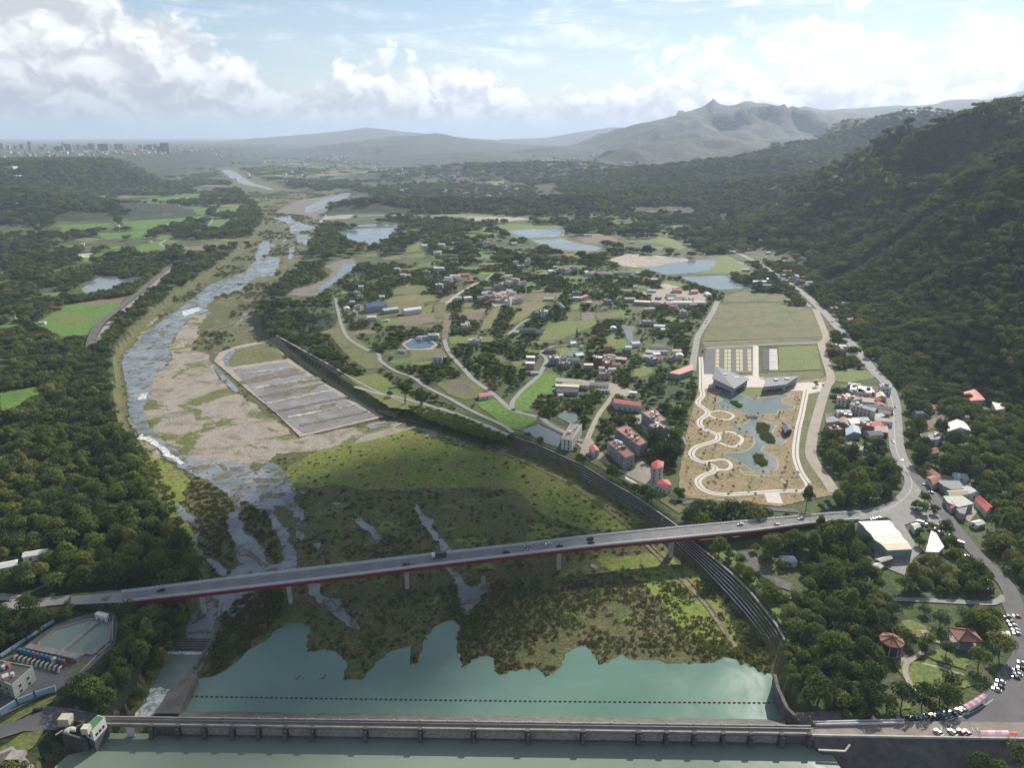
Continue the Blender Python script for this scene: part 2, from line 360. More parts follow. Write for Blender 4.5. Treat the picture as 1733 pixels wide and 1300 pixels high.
water('channel_water', (.12, .16, .135), (.17, .20, .17), 0.12, 0.06, 0.5, 0.03)
water('pond_water', (.10, .125, .125), (.14, .165, .165), 0.10, 0.04, 0.3, 0.01)
water('blue_pond', (.03, .075, .11), (.05, .10, .13), 0.06, 0.02, 0.3, 0.03)
water('lake_water', (.12, .155, .135), (.145, .18, .155), 0.08, 0.02, 0.3, 0.008)
def river():
    m, T, b, _ = newmat('river_water'); P = worldco(T)
    n = T.ss(T.noise(P, 0.03, 5, 0.6, 0.5), 0.35, 0.65); w = T.mix(n, (.13, .15, .15, 1), (.22, .24, .245, 1))
    k = T.ss(T.m('ADD', T.noise(P, 0.055, 6, 0.68, 1.2), T.m('MULTIPLY', T.noise(P, 0.5, 3, 0.7), 0.10)), 0.585, 0.63)
    fo = T.m('MULTIPLY', T.ss(T.noise(P, 0.16, 7, 0.75, 1.6), 0.60, 0.70), 0.55)
    st = T.ramp(T.noise(P, 0.4, 4, 0.7), [(.3, (.07, .07, .045)), (.7, (.19, .17, .13))])
    T.put(b.inputs['Base Color'], T.mix(k, T.mix(fo, w, (.55, .56, .55, 1)), st)); T.put(b.inputs['Roughness'], T.ss(T.m('ADD', k, fo), 0, 1, 0.17, 0.9)); b.inputs['IOR'].default_value = 1.33
    T.put(b.inputs['Specular IOR Level'], T.ss(k, 0, 1, 0.5, 0.15)); bump(T, b, T.m('ADD', T.noise(P, 0.5, 4, 0.6), T.m('MULTIPLY', k, 3.0)), 1.0, 0.14)
river()
def gravel():
    m, T, b, _ = newmat('gravel'); P = worldco(T)
    s = T.ss(T.noise(P, 0.05, 6, 0.62, 0.4), 0.3, 0.7)
    st = T.ramp(s, [(0, (.16, .145, .115)), (.35, (.25, .22, .175)), (.7, (.30, .265, .215)), (1, (.21, .195, .16))])
    g = T.ramp(T.noise(P, 0.2, 4, 0.6), [(.3, (.07, .085, .025)), (.6, (.13, .14, .04)), (.8, (.15, .13, .06))])
    k = T.ss(T.m('ADD', T.noise(P, 0.018, 7, 0.68, 0.8), T.m('MULTIPLY', T.noise(P, 0.3, 4, 0.7), 0.12)), 0.585, 0.635)
    c = T.n('ShaderNodeVectorMath', operation='SCALE'); T.put(c.inputs[0], T.mix(k, st, g)); T.put(c.inputs['Scale'], T.ss(T.noise(P, 0.7, 4, 0.7), 0.25, 0.75, 0.6, 1.4))
    T.put(b.inputs['Base Color'], c.outputs[0]); b.inputs['Roughness'].default_value = 0.95; bump(T, b, T.noise(P, 0.6, 5, 0.7), 1.0, 0.6)
gravel()
def foam():
    m, T, b, _ = newmat('foam'); P = worldco(T)
    n = T.ss(T.noise(P, 0.22, 8, 0.75, 1.5), 0.36, 0.62)
    T.put(b.inputs['Base Color'], T.mix(n, (.16, .20, .17, 1), (.78, .78, .75, 1))); b.inputs['Roughness'].default_value = 0.5
    bump(T, b, T.noise(P, 0.8, 5, 0.7), 1.0, 0.6)
foam()
patchy('bark', [(.06, .045, .035), (.11, .09, .07)], 1.5)
leafmat('leaf', [(0, (.042, .076, .018)), (.2, (.076, .12, .025)), (.45, (.118, .162, .033)), (.7, (.16, .19, .042)), (.9, (.225, .225, .056)), (1, (.27, .23, .10))])
leafmat('leaf_dark', [(0, (.032, .06, .02)), (.5, (.064, .10, .027)), (1, (.108, .14, .036))])
leafmat('shrub_leaf', [(0, (.085, .125, .027)), (.5, (.13, .165, .036)), (1, (.18, .18, .055))])
leafmat('leaf_lime', [(0, (.12, .16, .03)), (1, (.22, .24, .045))])
leafmat('leaf_blossom', [(0, (.45, .45, .36)), (1, (.58, .56, .46))])
leafmat('reed_leaf', [(0, (.085, .10, .03)), (.4, (.13, .12, .042)), (.7, (.10, .13, .032)), (1, (.17, .15, .06))])

# ---------------------------------------------------------------- objects
COL = scene.collection
def tag(o, label=None, cat=None, group=None, kind=None):
    if label: o['label'] = label
    if cat: o['category'] = cat
    if group: o['group'] = group
    if kind: o['kind'] = kind
    return o
def link(name, me, parent=None):
    o = bpy.data.objects.new(name, me); COL.objects.link(o)
    if parent is not None: o.parent = parent
    return o
def empty(name, loc=(0, 0, 0), rz=0.0):
    o = bpy.data.objects.new(name, None); COL.objects.link(o); o.location = loc; o.rotation_euler = (0, 0, rz); return o
class MB:
    def __init__(s): s.v = []; s.f = []; s.mi = []
    def add(s, v, f, mi=0):
        k = len(s.v); s.v += [tuple(q) for q in v]; s.f += [tuple(i + k for i in q) for q in f]; s.mi += [mi] * len(f); return s
    def box(s, c, d, rz=0.0, mi=0, taper=1.0):
        """c = centre of the base, d = size"""
        x, y, z = d[0] / 2, d[1] / 2, d[2]; co, si = math.cos(rz), math.sin(rz); v = []
        for zz, k in ((0, 1), (z, taper)):
            for a, b in ((-x, -y), (x, -y), (x, y), (-x, y)):
                a *= k; b *= k; v.append((c[0] + a * co - b * si, c[1] + a * si + b * co, c[2] + zz))
        return s.add(v, [(3, 2, 1, 0), (4, 5, 6, 7), (0, 1, 5, 4), (1, 2, 6, 5), (2, 3, 7, 6), (3, 0, 4, 7)], mi)
    def prism(s, poly, z0, z1, mi=0, top=True):
        """vertical prism over a polygon; z1 may be a list of corner heights"""
        n = len(poly); zt = z1 if isinstance(z1, (list, tuple)) else [z1] * n
        a = sum(poly[i][0] * poly[(i + 1) % n][1] - poly[(i + 1) % n][0] * poly[i][1] for i in range(n))
        if a < 0: poly = poly[::-1]; zt = list(zt)[::-1]
        v = [(p[0], p[1], z0) for p in poly] + [(p[0], p[1], z) for p, z in zip(poly, zt)]
        f = [(i, (i + 1) % n, n + (i + 1) % n, n + i) for i in range(n)]
        if top: f.append(tuple(range(n, 2 * n)))
        f.append(tuple(range(n - 1, -1, -1)))
        return s.add(v, f, mi)
    def cyl(s, c, r, h, n=10, r2=None, mi=0, axis=None):
        r2 = r if r2 is None else r2; v = []
        ax = Vector(axis).normalized() if axis else Vector((0, 0, 1)); q = ax.to_track_quat('Z', 'Y'); c = Vector(c)
        for zz, rr in ((0, r), (h, r2)):
            for i in range(n):
                a = 2 * math.pi * i / n; v.append(c + q @ Vector((rr * math.cos(a), rr * math.sin(a), zz)))
        return s.add(v, [(i, (i + 1) % n, n + (i + 1) % n, n + i) for i in range(n)] + [tuple(range(n, 2 * n)), tuple(range(n - 1, -1, -1))], mi)
    def beam(s, a, b, w, h, mi=0):
        """box from a to b, w wide, h high, standing on the line a-b"""
        a, b = Vector(a), Vector(b); d = (b - a); n = Vector((-d.y, d.x, 0)); n = n.normalized() * w / 2 if n.length > 1e-6 else Vector((w / 2, 0, 0)); u = Vector((0, 0, h))
        v = [a - n, a + n, b + n, b - n, a - n + u, a + n + u, b + n + u, b - n + u]
        return s.add(v, [(0, 1, 2, 3), (7, 6, 5, 4), (0, 3, 7, 4), (3, 2, 6, 7), (2, 1, 5, 6), (1, 0, 4, 5)], mi)
    def mesh(s, name, mats):
        me = bpy.data.meshes.new(name); me.from_pydata(s.v, [], s.f)
        for m in (mats if isinstance(mats, (list, tuple)) else [mats]): me.materials.append(MATS[m])
        me.polygons.foreach_set('material_index', s.mi); me.update(); return me
    def build(s, name, mats, parent=None, loc=None):
        if parent is not None and loc is None:
            L = parent.location; r = parent.rotation_euler.z
            if L.length > 0 or r: 
                co, si = math.cos(-r), math.sin(-r)
                s.v = [((x - L.x) * co - (y - L.y) * si, (x - L.x) * si + (y - L.y) * co, z - L.z) for x, y, z in s.v]
        o = link(name, s.mesh(name, mats), parent)
        if loc is not None: o.location = loc
        return o
# ---- terrain sheet
def build_terrain():
    rad = [70.0]
    while rad[-1] < 60000: rad.append(rad[-1] * (1.0115 if rad[-1] < 9000 else 1.04))
    rad = np.array(rad); th = np.radians(np.concatenate([np.arange(-78, -42, 0.8), np.arange(-42, 42, 0.27), np.arange(42, 78.1, 0.8)]))
    R, Th = np.meshgrid(rad, th, indexing='ij'); X = (R * np.sin(Th)).ravel(); Y = (R * np.cos(Th)).ravel() - 20
    Z = terr(X, Y); nr, nt = R.shape
    i = np.arange(nr - 1)[:, None] * nt + np.arange(nt - 1)[None, :]; i = i.ravel()
    fa = np.stack([i, i + 1, i + nt + 1, i + nt], 1)[:, ::-1]
    me = bpy.data.meshes.new('ground'); n = len(X)
    me.vertices.add(n); me.vertices.foreach_set('co', np.stack([X, Y, Z], 1).astype(np.float32).ravel())
    me.loops.add(len(fa) * 4); me.loops.foreach_set('vertex_index', fa.ravel().astype(np.int32))
    me.polygons.add(len(fa)); me.polygons.foreach_set('loop_start', np.arange(0, len(fa) * 4, 4).astype(np.int32)); me.polygons.foreach_set('loop_total', np.full(len(fa), 4, np.int32))
    zc = Z[fa].mean(1); xc = X[fa].mean(1); yc = Y[fa].mean(1); r = np.hypot(xc, yc)
    mi = np.where(zc < -4, 1, np.where(zc > 4, 2, np.where(r > 2600, 3, 0)))
    wood = (xc < -0.2 * yc - 40) & (r < 1100) & (zc > -4)
    mi = np.where(wood, 2, mi); mi = np.where((r > 5200) & (zc > 14), 4, mi); mi = np.where((r > 4000) & (zc > 4) & (zc > 90 * S) & (xc < -1200 * S), 3, mi)
    for m in ('ground_grass', 'reeds_ground', 'forest_floor', 'far_plain', 'far_forest'): me.materials.append(MATS[m])
    me.polygons.foreach_set('material_index', mi.astype(np.int32)); me.polygons.foreach_set('use_smooth', np.ones(len(fa), bool))
    me.update(calc_edges=True); me.validate()
    tag(link('ground', me), kind='structure')
build_terrain()

# ---- flat sheets traced on the ground
BARE = []                # polygons (world) where no tree stands
def smooth_line(P, step=6.0, closed=False):
    P = [Vector(p) for p in P]; out = []; n = len(P)
    for i in range(n if closed else n - 1):
        p1, p2 = P[i], P[(i + 1) % n]
        p0 = P[i - 1] if (i > 0 or closed) else p1 * 2 - p2
        p3 = P[(i + 2) % n] if (i + 2 < n or closed) else p2 * 2 - p1
        k = max(1, int((p2 - p1).length / step))
        for j in range(k):
            t = j / k
            out.append(0.5 * ((2 * p1) + (p2 - p0) * t + (2 * p0 - 5 * p1 + 4 * p2 - p3) * t * t + (3 * p1 - p0 - 3 * p2 + p3) * t ** 3))
    if not closed: out.append(P[-1])
    return out
def jagged(P, amp, step):
    P = np.array([p[:2] for p in P]); out = []
    for i in range(len(P)):
        a, b = P[i], P[(i + 1) % len(P)]; k = max(1, int(np.hypot(*(b - a)) / step))
        for j in range(k): out.append(a + (b - a) * j / k)
    o = np.array(out); s = amp * 3.0
    o = o + amp * np.stack([fbm(o[:, 0] / s, o[:, 1] / s, 41, 4), fbm(o[:, 0] / s, o[:, 1] / s, 57, 4)], 1) * 1.6
    return o
NSH = [0]; PONDS = []; STRIPS = []
def sheet(name, px, z, mat, jag=0.0, step=None, base=0.0, bare=True, kind='structure', smooth=False, label=None, parent=None, world=False):
    NSH[0] += 1; z = z + .0004 * NSH[0]
    P = [Vector((*p[:2], base)) for p in px] if world else [gp(x, y, base) for x, y in px]
    if smooth: P = smooth_line(P, step or 6, True)
    if jag: q = jagged(P, jag, step or max(1.5, jag * 0.6))
    else: q = np.array([p[:2] for p in P])
    a = (q[:, 0] * np.roll(q[:, 1], -1) - np.roll(q[:, 0], -1) * q[:, 1]).sum()
    if a < 0: q = q[::-1]
    me = bpy.data.meshes.new(name); me.from_pydata([(x, y, base + z) for x, y in q], [], [tuple(range(len(q)))]); me.materials.append(MATS[mat]); me.update()
    o = link(name, me, parent)
    if parent is None: tag(o, label=label, kind=kind)
    if bare: BARE.append(q)
    if name in ('pond', 'lake', 'mud_flat', 'far_lake', 'pond_bank'): PONDS.append(q)
    return o
def strip(name, px, width, z, mat, base=0.0, bare=1.0, kind='structure', step=6.0, parent=None, world=False, side=None, follow=False):
    NSH[0] += 1; z = z + .0004 * NSH[0]
    P = px if world else [gp(x, y, base) for x, y in px]
    L = smooth_line(P, step); v = []; f = []; n = len(L)
    for i, p in enumerate(L):
        d = (L[min(i + 1, n - 1)] - L[max(i - 1, 0)]); d.z = 0; d.normalize(); nn = Vector((-d.y, d.x, 0))
        w = width if not callable(width) else width(i / (n - 1))
        if side: a, b = p + nn * side[0], p + nn * side[1]
        else: a, b = p + nn * w / 2, p - nn * w / 2
        zz = (T1(p.x, p.y) if follow else base) + z
        v += [(a.x, a.y, zz), (b.x, b.y, zz)]
    f = [(2 * i + 1, 2 * i + 3, 2 * i + 2, 2 * i) for i in range(n - 1)]
    me = bpy.data.meshes.new(name); me.from_pydata(v, [], f); me.materials.append(MATS[mat]); me.update()
    o = link(name, me, parent)
    if parent is None: tag(o, kind=kind)
    if bare:
        v2 = np.array(v)[:, :2]; l, r = v2[0::2], v2[1::2]; c = (l + r) / 2
        k = 1 + 2.0 * bare / max(np.hypot(*(l[0] - r[0])), 0.5)
        STRIPS.append(np.concatenate([l, r[::-1]]))
        BARE.append(np.concatenate([c + (l - c) * k, (c + (r - c) * k)[::-1]]))
    return o
for nm, c, rg, vr in [('gate_tan', (.30, .265, .22), .9, .3), ('float_dark', (.05, .06, .05), .6, .2), ('cream_wall', (.52, .47, .36), .7, .12), ('roof_green', (.06, .17, .085), .7, .15), ('window_glass', (.02, .024, .028), .2, .1), ('window_frame', (.42, .41, .39), .7, .1), ('pool_pale', (.20, .25, .20), .15, .06),
                      ('pump_blue', (.02, .115, .20), .45, .2), ('pump_red', (.26, .07, .045), .5, .2), ('pump_teal', (.16, .28, .25), .5, .2), ('pump_wall', (.36, .40, .33), .8, .12), ('wall_blue', (.36, .52, .62), .8, .1), ('levee_brown', (.17, .15, .09), .95, .25), ('asphalt_grey', (.16, .16, .165), .9, .1), ('paint_yellow', (.42, .33, .08), .8, .1),
                      ('wall_grey', (.30, .30, .30), .85, .2), ('wall_pale', (.46, .44, .40), .85, .16), ('wall_pink', (.42, .29, .25), .85, .12), ('wall_green', (.26, .32, .28), .8, .12), ('wall_tower', (.20, .20, .22), .8, .1), ('brick_red', (.27, .13, .095), .85, .2), ('wood_dark', (.085, .06, .045), .8, .2), ('steel_bright', (.62, .63, .64), .3, .08),
                      ('roof_slate', (.10, .115, .14), .7, .12), ('roof_rust', (.32, .135, .10), .75, .2), ('roof_tan', (.30, .25, .20), .8, .22), ('roof_red', (.46, .075, .07), .65, .14), ('roof_pink', (.52, .16, .14), .65, .12), ('roof_white', (.60, .59, .56), .6, .1), ('roof_mint', (.46, .52, .43), .6, .1), ('roof_cream', (.54, .48, .34), .65, .1), ('roof_sage', (.30, .34, .28), .7, .15), ('roof_blue', (.07, .11, .20), .35, .12), ('roof_bluepale', (.36, .44, .50), .5, .12), ('roof_tile', (.27, .125, .085), .75, .22), ('roof_ridge', (.14, .075, .055), .75, .2),
                      ('car_white', (.62, .62, .62), .25, .03), ('car_black', (.015, .016, .018), .22, .05), ('car_silver', (.36, .37, .38), .25, .04), ('car_red', (.34, .02, .025), .28, .05), ('car_blue', (.05, .13, .28), .28, .05), ('car_grey', (.06, .065, .07), .25, .05), ('car_glass', (.012, .015, .018), .12, .02), ('tyre', (.02, .02, .02), .8, .1), ('cloth_pink', (.55, .30, .38), .8, .1), ('cloth_mauve', (.30, .20, .28), .8, .1), ('cloth_pale', (.60, .50, .52), .8, .08), ('cloth_white', (.70, .70, .69), .7, .05)]:
    plain(nm, c, rg, vr)
water('mud_water', (.16, .15, .13), (.23, .225, .215), 0.2, 0.05, 0.4, 0.05)
# ================================================================= land cover
patchy('track_dirt', [(.13, .125, .06), (.18, .155, .10), (.14, .135, .07)], 0.05, fine=0.4)
patchy('marsh_mix', [(.06, .075, .028), (.10, .10, .042), (.15, .13, .085), (.075, .095, .03), (.11, .105, .05), (.055, .075, .024)], 0.02, fine=0.3, bmp=0.8)
# a patchwork of small plots on both banks, under everything else
rp = random.Random(21)
for (x0, x1, y0, y1, n, s0, s1) in ((60, 420, 296, 350, 46, 60, 150), (70, 420, 350, 425, 40, 28, 75), (0, 150, 400, 560, 8, 20, 45), (560, 1150, 392, 470, 34, 22, 55), (560, 1170, 470, 620, 44, 12, 34), (820, 1100, 300, 345, 16, 50, 110), (560, 700, 296, 312, 8, 60, 120), (440, 1000, 272, 298, 60, 90, 260), (1000, 1250, 285, 330, 14, 50, 120)):
    for k in range(n):
        c = gp(rp.uniform(x0, x1), rp.uniform(y0, y1)); w, d = rp.uniform(s0, s1) / 2, rp.uniform(s0, s1) / 2.4; q = rp.uniform(-.5, .5); co, si = math.cos(q), math.sin(q); sk = rp.uniform(-.3, .3)
        if abs(T1(c.x, c.y)) > .5: continue
        sheet('field', [(c.x + (e + f * sk) * w * co - f * d * si, c.y + (e + f * sk) * w * si + f * d * co) for e, f in ((-1, -1), (1, -1), (1, 1), (-1, 1))], .03, rp.choice(['paddy', 'lawn', 'paddy', 'dry_field', 'rough_grass', 'bright_meadow', 'brown_soil']), jag=1.5, step=3, world=True)
# -- river, pools and flood plain (all on the low level)
def low(name, px, z, mat, **k): return sheet(name, px, z, mat, base=LOW, **k)
low('meadow', [(440, 800), (520, 752), (640, 740), (720, 722), (868, 764), (1010, 836), (1100, 898), (1010, 908), (930, 880), (870, 830), (780, 815), (640, 830), (500, 825)], .10, 'bright_meadow', jag=16, step=2.0, bare=False)
for k in range(70):
    x = rp.uniform(500, 1090); y = (800 + (x - 500) * .10) + abs(rp.gauss(0, 55)) if k % 3 else rp.uniform(930, 1060); s = rp.uniform(8, 34) * (1 if k % 3 else .6)
    low('meadow', [(x - s, y + s * .05), (x - s * .3, y - s * .28), (x + s * .5, y - s * .22), (x + s, y + s * .06), (x + s * .3, y + s * .3), (x - s * .5, y + s * .22)], .07, rp.choice(['bright_meadow', 'rough_grass', 'marsh_mix']), jag=6, step=1.2, bare=False)
low('meadow', [(230, 760), (262, 770), (330, 820), (345, 860), (300, 850), (350, 960), (330, 950), (290, 870), (240, 800)], .10, 'bright_meadow', jag=3, bare=False)
low('meadow', [(1010, 950), (1130, 935), (1190, 985), (1240, 1060), (1235, 1108), (1170, 1080), (1100, 1000)], .10, 'bright_meadow', jag=5, bare=False)
low('meadow', [(360, 545), (430, 520), (470, 575), (400, 583), (365, 600), (340, 585)], .10, 'marsh_mix', jag=5, bare=False)
low('meadow', [(456, 372), (545, 360), (535, 400), (505, 440), (465, 485), (430, 510), (390, 520), (360, 520), (400, 470), (430, 420)], .08, 'marsh_mix', jag=10, bare=False)
low('meadow', [(210, 600), (240, 570), (300, 515), (345, 484), (300, 560), (262, 590), (225, 600)], .10, 'marsh_mix', jag=4, bare=False)
low('gravel_bar', [(299, 565), (285, 587), (292, 608), (275, 625), (258, 638), (256, 665), (242, 694), (256, 726), (283, 753), (312, 772), (337, 782), (388, 785), (430, 795), (460, 770), (500, 768), (600, 752), (690, 728), (760, 745), (820, 765), (755, 735), (690, 718), (650, 712), (508, 741), (470, 718), (430, 684), (395, 664), (366, 628), (352, 600), (330, 592), (335, 560), (353, 528), (323, 536)], .16, 'gravel', jag=4)
low('gravel_bar', [(240, 560), (275, 520), (292, 510), (262, 545), (245, 575), (225, 590)], .16, 'gravel', jag=3)
low('gravel_bar', [(280, 777), (258, 752), (237, 742), (226, 735), (240, 752), (262, 775)], .16, 'gravel', jag=2)
low('gravel_bar', [(460, 362), (500, 340), (550, 332), (598, 326), (580, 350), (540, 372), (500, 362)], .12, 'mud', jag=12)
low('river', [(440, 428), (420, 458), (388, 470), (355, 482), (326, 506), (304, 522), (267, 549), (242, 568), (229, 587), (210, 595), (206, 619), (213, 649), (218, 697), (218, 713), (237, 740), (258, 750), (280, 777), (310, 796), (326, 804), (347, 812), (373, 828), (390, 845), (385, 874), (380, 893), (396, 920), (401, 955), (380, 985), (345, 1010), (322, 1045), (312, 1080), (306, 1088), (362, 1090), (385, 1058), (412, 1030), (440, 1002), (501, 962), (501, 936), (490, 920), (485, 898), (517, 880), (517, 869), (495, 847), (501, 834), (490, 812), (477, 793), (455, 780), (440, 790), (388, 783), (337, 780), (312, 772), (283, 753), (256, 726), (242, 694), (256, 665), (258, 638), (275, 625), (292, 608), (285, 587), (299, 565), (323, 536), (353, 528), (350, 517), (388, 490), (420, 474), (440, 452)], .30, 'river_water', jag=1.6)
for q in ([(597, 326), (580, 326), (548, 336), (515, 352), (516, 361), (530, 359), (555, 348), (582, 338)],
          [(372, 288), (380, 292), (390, 301), (410, 312), (440, 317), (462, 323), (462, 319), (432, 311), (412, 300), (400, 292), (388, 287)],
          [(460, 369), (490, 365), (498, 373), (533, 384), (536, 388), (509, 391), (506, 396), (490, 396), (491, 380)],
          [(503, 397), (520, 397), (530, 407), (520, 413), (502, 413)], [(436, 413), (450, 405), (466, 415), (455, 428), (444, 438), (432, 443), (433, 430)],
          [(428, 451), (452, 434), (471, 434), (474, 446), (466, 459), (474, 462), (460, 467), (436, 469), (420, 478), (400, 480), (405, 468)],
          [(489, 421), (498, 416), (501, 424), (493, 440), (487, 438)], [(455, 407), (472, 400), (468, 406)], [(478, 405), (484, 402), (478, 414)], [(392, 486), (420, 478), (412, 490), (380, 500)], [(410, 530), (418, 520), (412, 545), (404, 550)]):
    low('river_arm', q, .28, 'river_water', jag=5, step=4)
low('river_arm', [(296, 849), (312, 863), (339, 882), (337, 904), (334, 920), (342, 936), (377, 960), (386, 976), (374, 978), (350, 950), (337, 933), (327, 915), (334, 896), (320, 885), (302, 880), (299, 869)], .28, 'river_water', jag=1.5)
low('marsh_channel', [(700, 853), (711, 858), (719, 874), (732, 880), (730, 890), (743, 909), (759, 928), (764, 945), (762, 961), (778, 972), (789, 990), (805, 996), (821, 974), (829, 996), (819, 1009), (794, 1041), (786, 1041), (770, 985), (755, 955), (746, 928), (740, 917), (724, 898), (713, 888), (705, 869)], .28, 'river_water', jag=1.6)
low('marsh_pool', [(592, 877), (608, 880), (630, 890), (646, 907), (643, 915), (633, 915), (625, 901), (606, 888)], .28, 'river_water', jag=1.6)
low('marsh_channel', [(516, 985), (538, 986), (544, 1009), (571, 1015), (584, 1033), (606, 1052), (608, 1068), (592, 1063), (571, 1044), (549, 1033), (528, 1012)], .28, 'river_water', jag=1.6)
for q in ([(560, 853), (577, 852), (574, 857), (562, 858)], [(999, 950), (1012, 962), (1008, 968), (1000, 960)], [(1036, 966), (1048, 964), (1046, 970)], [(500, 898), (516, 905), (512, 916), (502, 912)], [(786, 858), (794, 862), (790, 866)], [(505, 832), (518, 834), (514, 838)], [(528, 922), (545, 920), (540, 930)]):
    low('marsh_pool', q, .28, 'river_water', jag=1.2)
# vegetated islands in the stream
for q in ([(326, 806), (347, 812), (373, 830), (390, 846), (404, 858), (384, 873), (380, 893), (396, 920), (403, 955), (392, 967), (372, 950), (346, 922), (337, 900), (342, 880), (330, 862), (310, 852), (318, 825)],
          [(410, 850), (420, 850), (433, 861), (450, 869), (463, 896), (479, 925), (477, 958), (463, 957), (447, 934), (440, 923), (420, 904), (404, 880), (411, 862)],
          [(462, 854), (480, 858), (500, 875), (512, 882), (500, 890), (492, 900), (482, 890), (470, 876)], [(430, 782), (446, 788), (440, 796), (428, 792)], [(428, 801), (436, 800), (434, 806)], [(450, 800), (458, 798), (456, 803)]):
    low('river_island', q, .5, 'reeds_ground', jag=2.5, bare=False)
for i in range(150):      # boulders and gravel shoals in the stream
    t = random.random() ** 1.3; P = [(420, 466), (355, 500), (300, 545), (250, 580), (225, 615), (235, 660), (228, 700), (270, 760), (330, 795), (420, 820), (460, 840)]
    k = min(int(t * 10), 9); a, b = P[k], P[k + 1]; u = t * 10 - k
    x = a[0] + (b[0] - a[0]) * u + random.uniform(-1, 1) * (14 if k < 8 else 30); y = a[1] + (b[1] - a[1]) * u + random.uniform(-4, 4)
    c = gp(x, y, LOW); s = random.uniform(.7, 1.6) if i % 4 else random.uniform(1.5, 4.5)
    low('river_shoal', [tuple(proj(c.x + s * random.uniform(.6, 1.5) * math.cos(w), c.y + s * random.uniform(.5, 1) * math.sin(w), LOW)[:2]) for w in np.arange(0, 6.28, 0.8)], .42, random.choice(['reeds_ground', 'gravel', 'rough_grass']), jag=.6, step=.8, bare=False)
low('stilling_pool', [(300, 1212), (310, 1203), (323, 1181), (334, 1150), (358, 1150), (388, 1136), (420, 1103), (455, 1082), (474, 1063), (490, 1056), (509, 1056), (525, 1066), (517, 1095), (522, 1105), (549, 1101), (581, 1112), (588, 1125), (584, 1136), (579, 1152), (611, 1151), (619, 1142), (638, 1122), (662, 1103), (692, 1095), (697, 1109), (695, 1128), (708, 1125), (713, 1101), (719, 1079), (738, 1060), (765, 1050), (780, 1066), (775, 1095), (777, 1117), (786, 1128), (813, 1113), (835, 1114), (837, 1130), (845, 1144), (894, 1133), (932, 1143), (945, 1136), (956, 1109), (983, 1094), (999, 1103), (1015, 1128), (1028, 1122), (1053, 1110), (1069, 1118), (1090, 1118), (1136, 1125), (1187, 1125), (1214, 1120), (1228, 1114), (1247, 1121), (1271, 1125), (1282, 1138), (1301, 1144), (1310, 1152), (1316, 1182), (1335, 1230), (1335, 1262), (300, 1262)], .30, 'pool_water', jag=1.3, step=1.2)
def wp(x, y): return gp(x, y, RES)
sheet('reservoir', [(175, 1242), (1395, 1256), (1440, 1330), (1500, 1450), (1480, 2600), (100, 2600), (70, 1400), (93, 1299), (115, 1279), (143, 1273), (165, 1262)], 0, 'reservoir_water', base=RES)
low('outfall_channel', [(306, 1086), (362, 1088), (352, 1108), (335, 1140), (320, 1147), (290, 1178), (262, 1217), (225, 1222), (245, 1185), (266, 1150), (284, 1108)], .34, 'channel_water', jag=.8)
low('white_water', [(252, 1166), (290, 1168), (286, 1182), (268, 1200), (254, 1219), (224, 1222), (232, 1205), (248, 1188)], .40, 'foam', jag=1.2)
low('white_water', [(284, 1104), (353, 1106), (352, 1110), (284, 1109)], .44, 'foam', jag=.4)
low('white_water', [(225, 742), (240, 736), (262, 745), (290, 768), (312, 784), (306, 788), (280, 772), (255, 750)], .40, 'foam', jag=1.6)
low('white_water', [(238, 668), (252, 665), (246, 676), (232, 678)], .40, 'foam', jag=1.6)
low('white_water', [(308, 528), (336, 520), (340, 526), (312, 536)], .40, 'foam', jag=1.6)
# constructed wetland basin
low('basin_bank', [(456, 575), (402, 586), (371, 597), (362, 612), (388, 634), (421, 663), (471, 704), (508, 741), (563, 728), (650, 707), (619, 687), (545, 647), (517, 628), (489, 608)], .5, 'path_tan', jag=.6)
low('basin_grass', [(454, 580), (404, 591), (384, 600), (380, 612), (392, 622), (486, 608)], .6, 'rough_grass', jag=1.2)
low('basin_channel', [(402, 590), (386, 597), (376, 608), (382, 620), (389, 622), (386, 610), (396, 598)], .66, 'river_water', jag=.6)
low('basin_channel', [(364, 618), (374, 628), (405, 662), (398, 666), (372, 640), (362, 625)], .4, 'river_water', jag=1)
low('basin_water', [(394, 627), (486, 613), (508, 630), (546, 652), (600, 688), (638, 706), (514, 735), (480, 709), (440, 674)], .66, 'mud_water')
low('basin_channel', [(618, 721), (668, 713), (672, 716), (628, 728)], .4, 'river_water', jag=.8)
for i, (a, b) in enumerate([((400, 636), (500, 622)), ((411, 649), (517, 631)), ((424, 659), (534, 641)), ((441, 673), (550, 650)), ((452, 684), (566, 661)), ((471, 697), (590, 673)), ((487, 708), (602, 686)), ((508, 722), (622, 698))]):
    A_, B_ = gp(*a, LOW), gp(*b, LOW); m = MB(); n = 14
    for j in range(n):
        p, q = A_.lerp(B_, j / n), A_.lerp(B_, (j + 1) / n); w = 3.2 + random.random() * 4.2
        m.beam((p.x, p.y + random.uniform(-.6, .6), LOW + .2), (q.x, q.y + random.uniform(-.6, .6), LOW + .2), w, .75 + random.random() * .3)
    tag(m.build('basin_dike', 'brown_soil' if i % 2 else 'pale_dirt'), kind='structure')
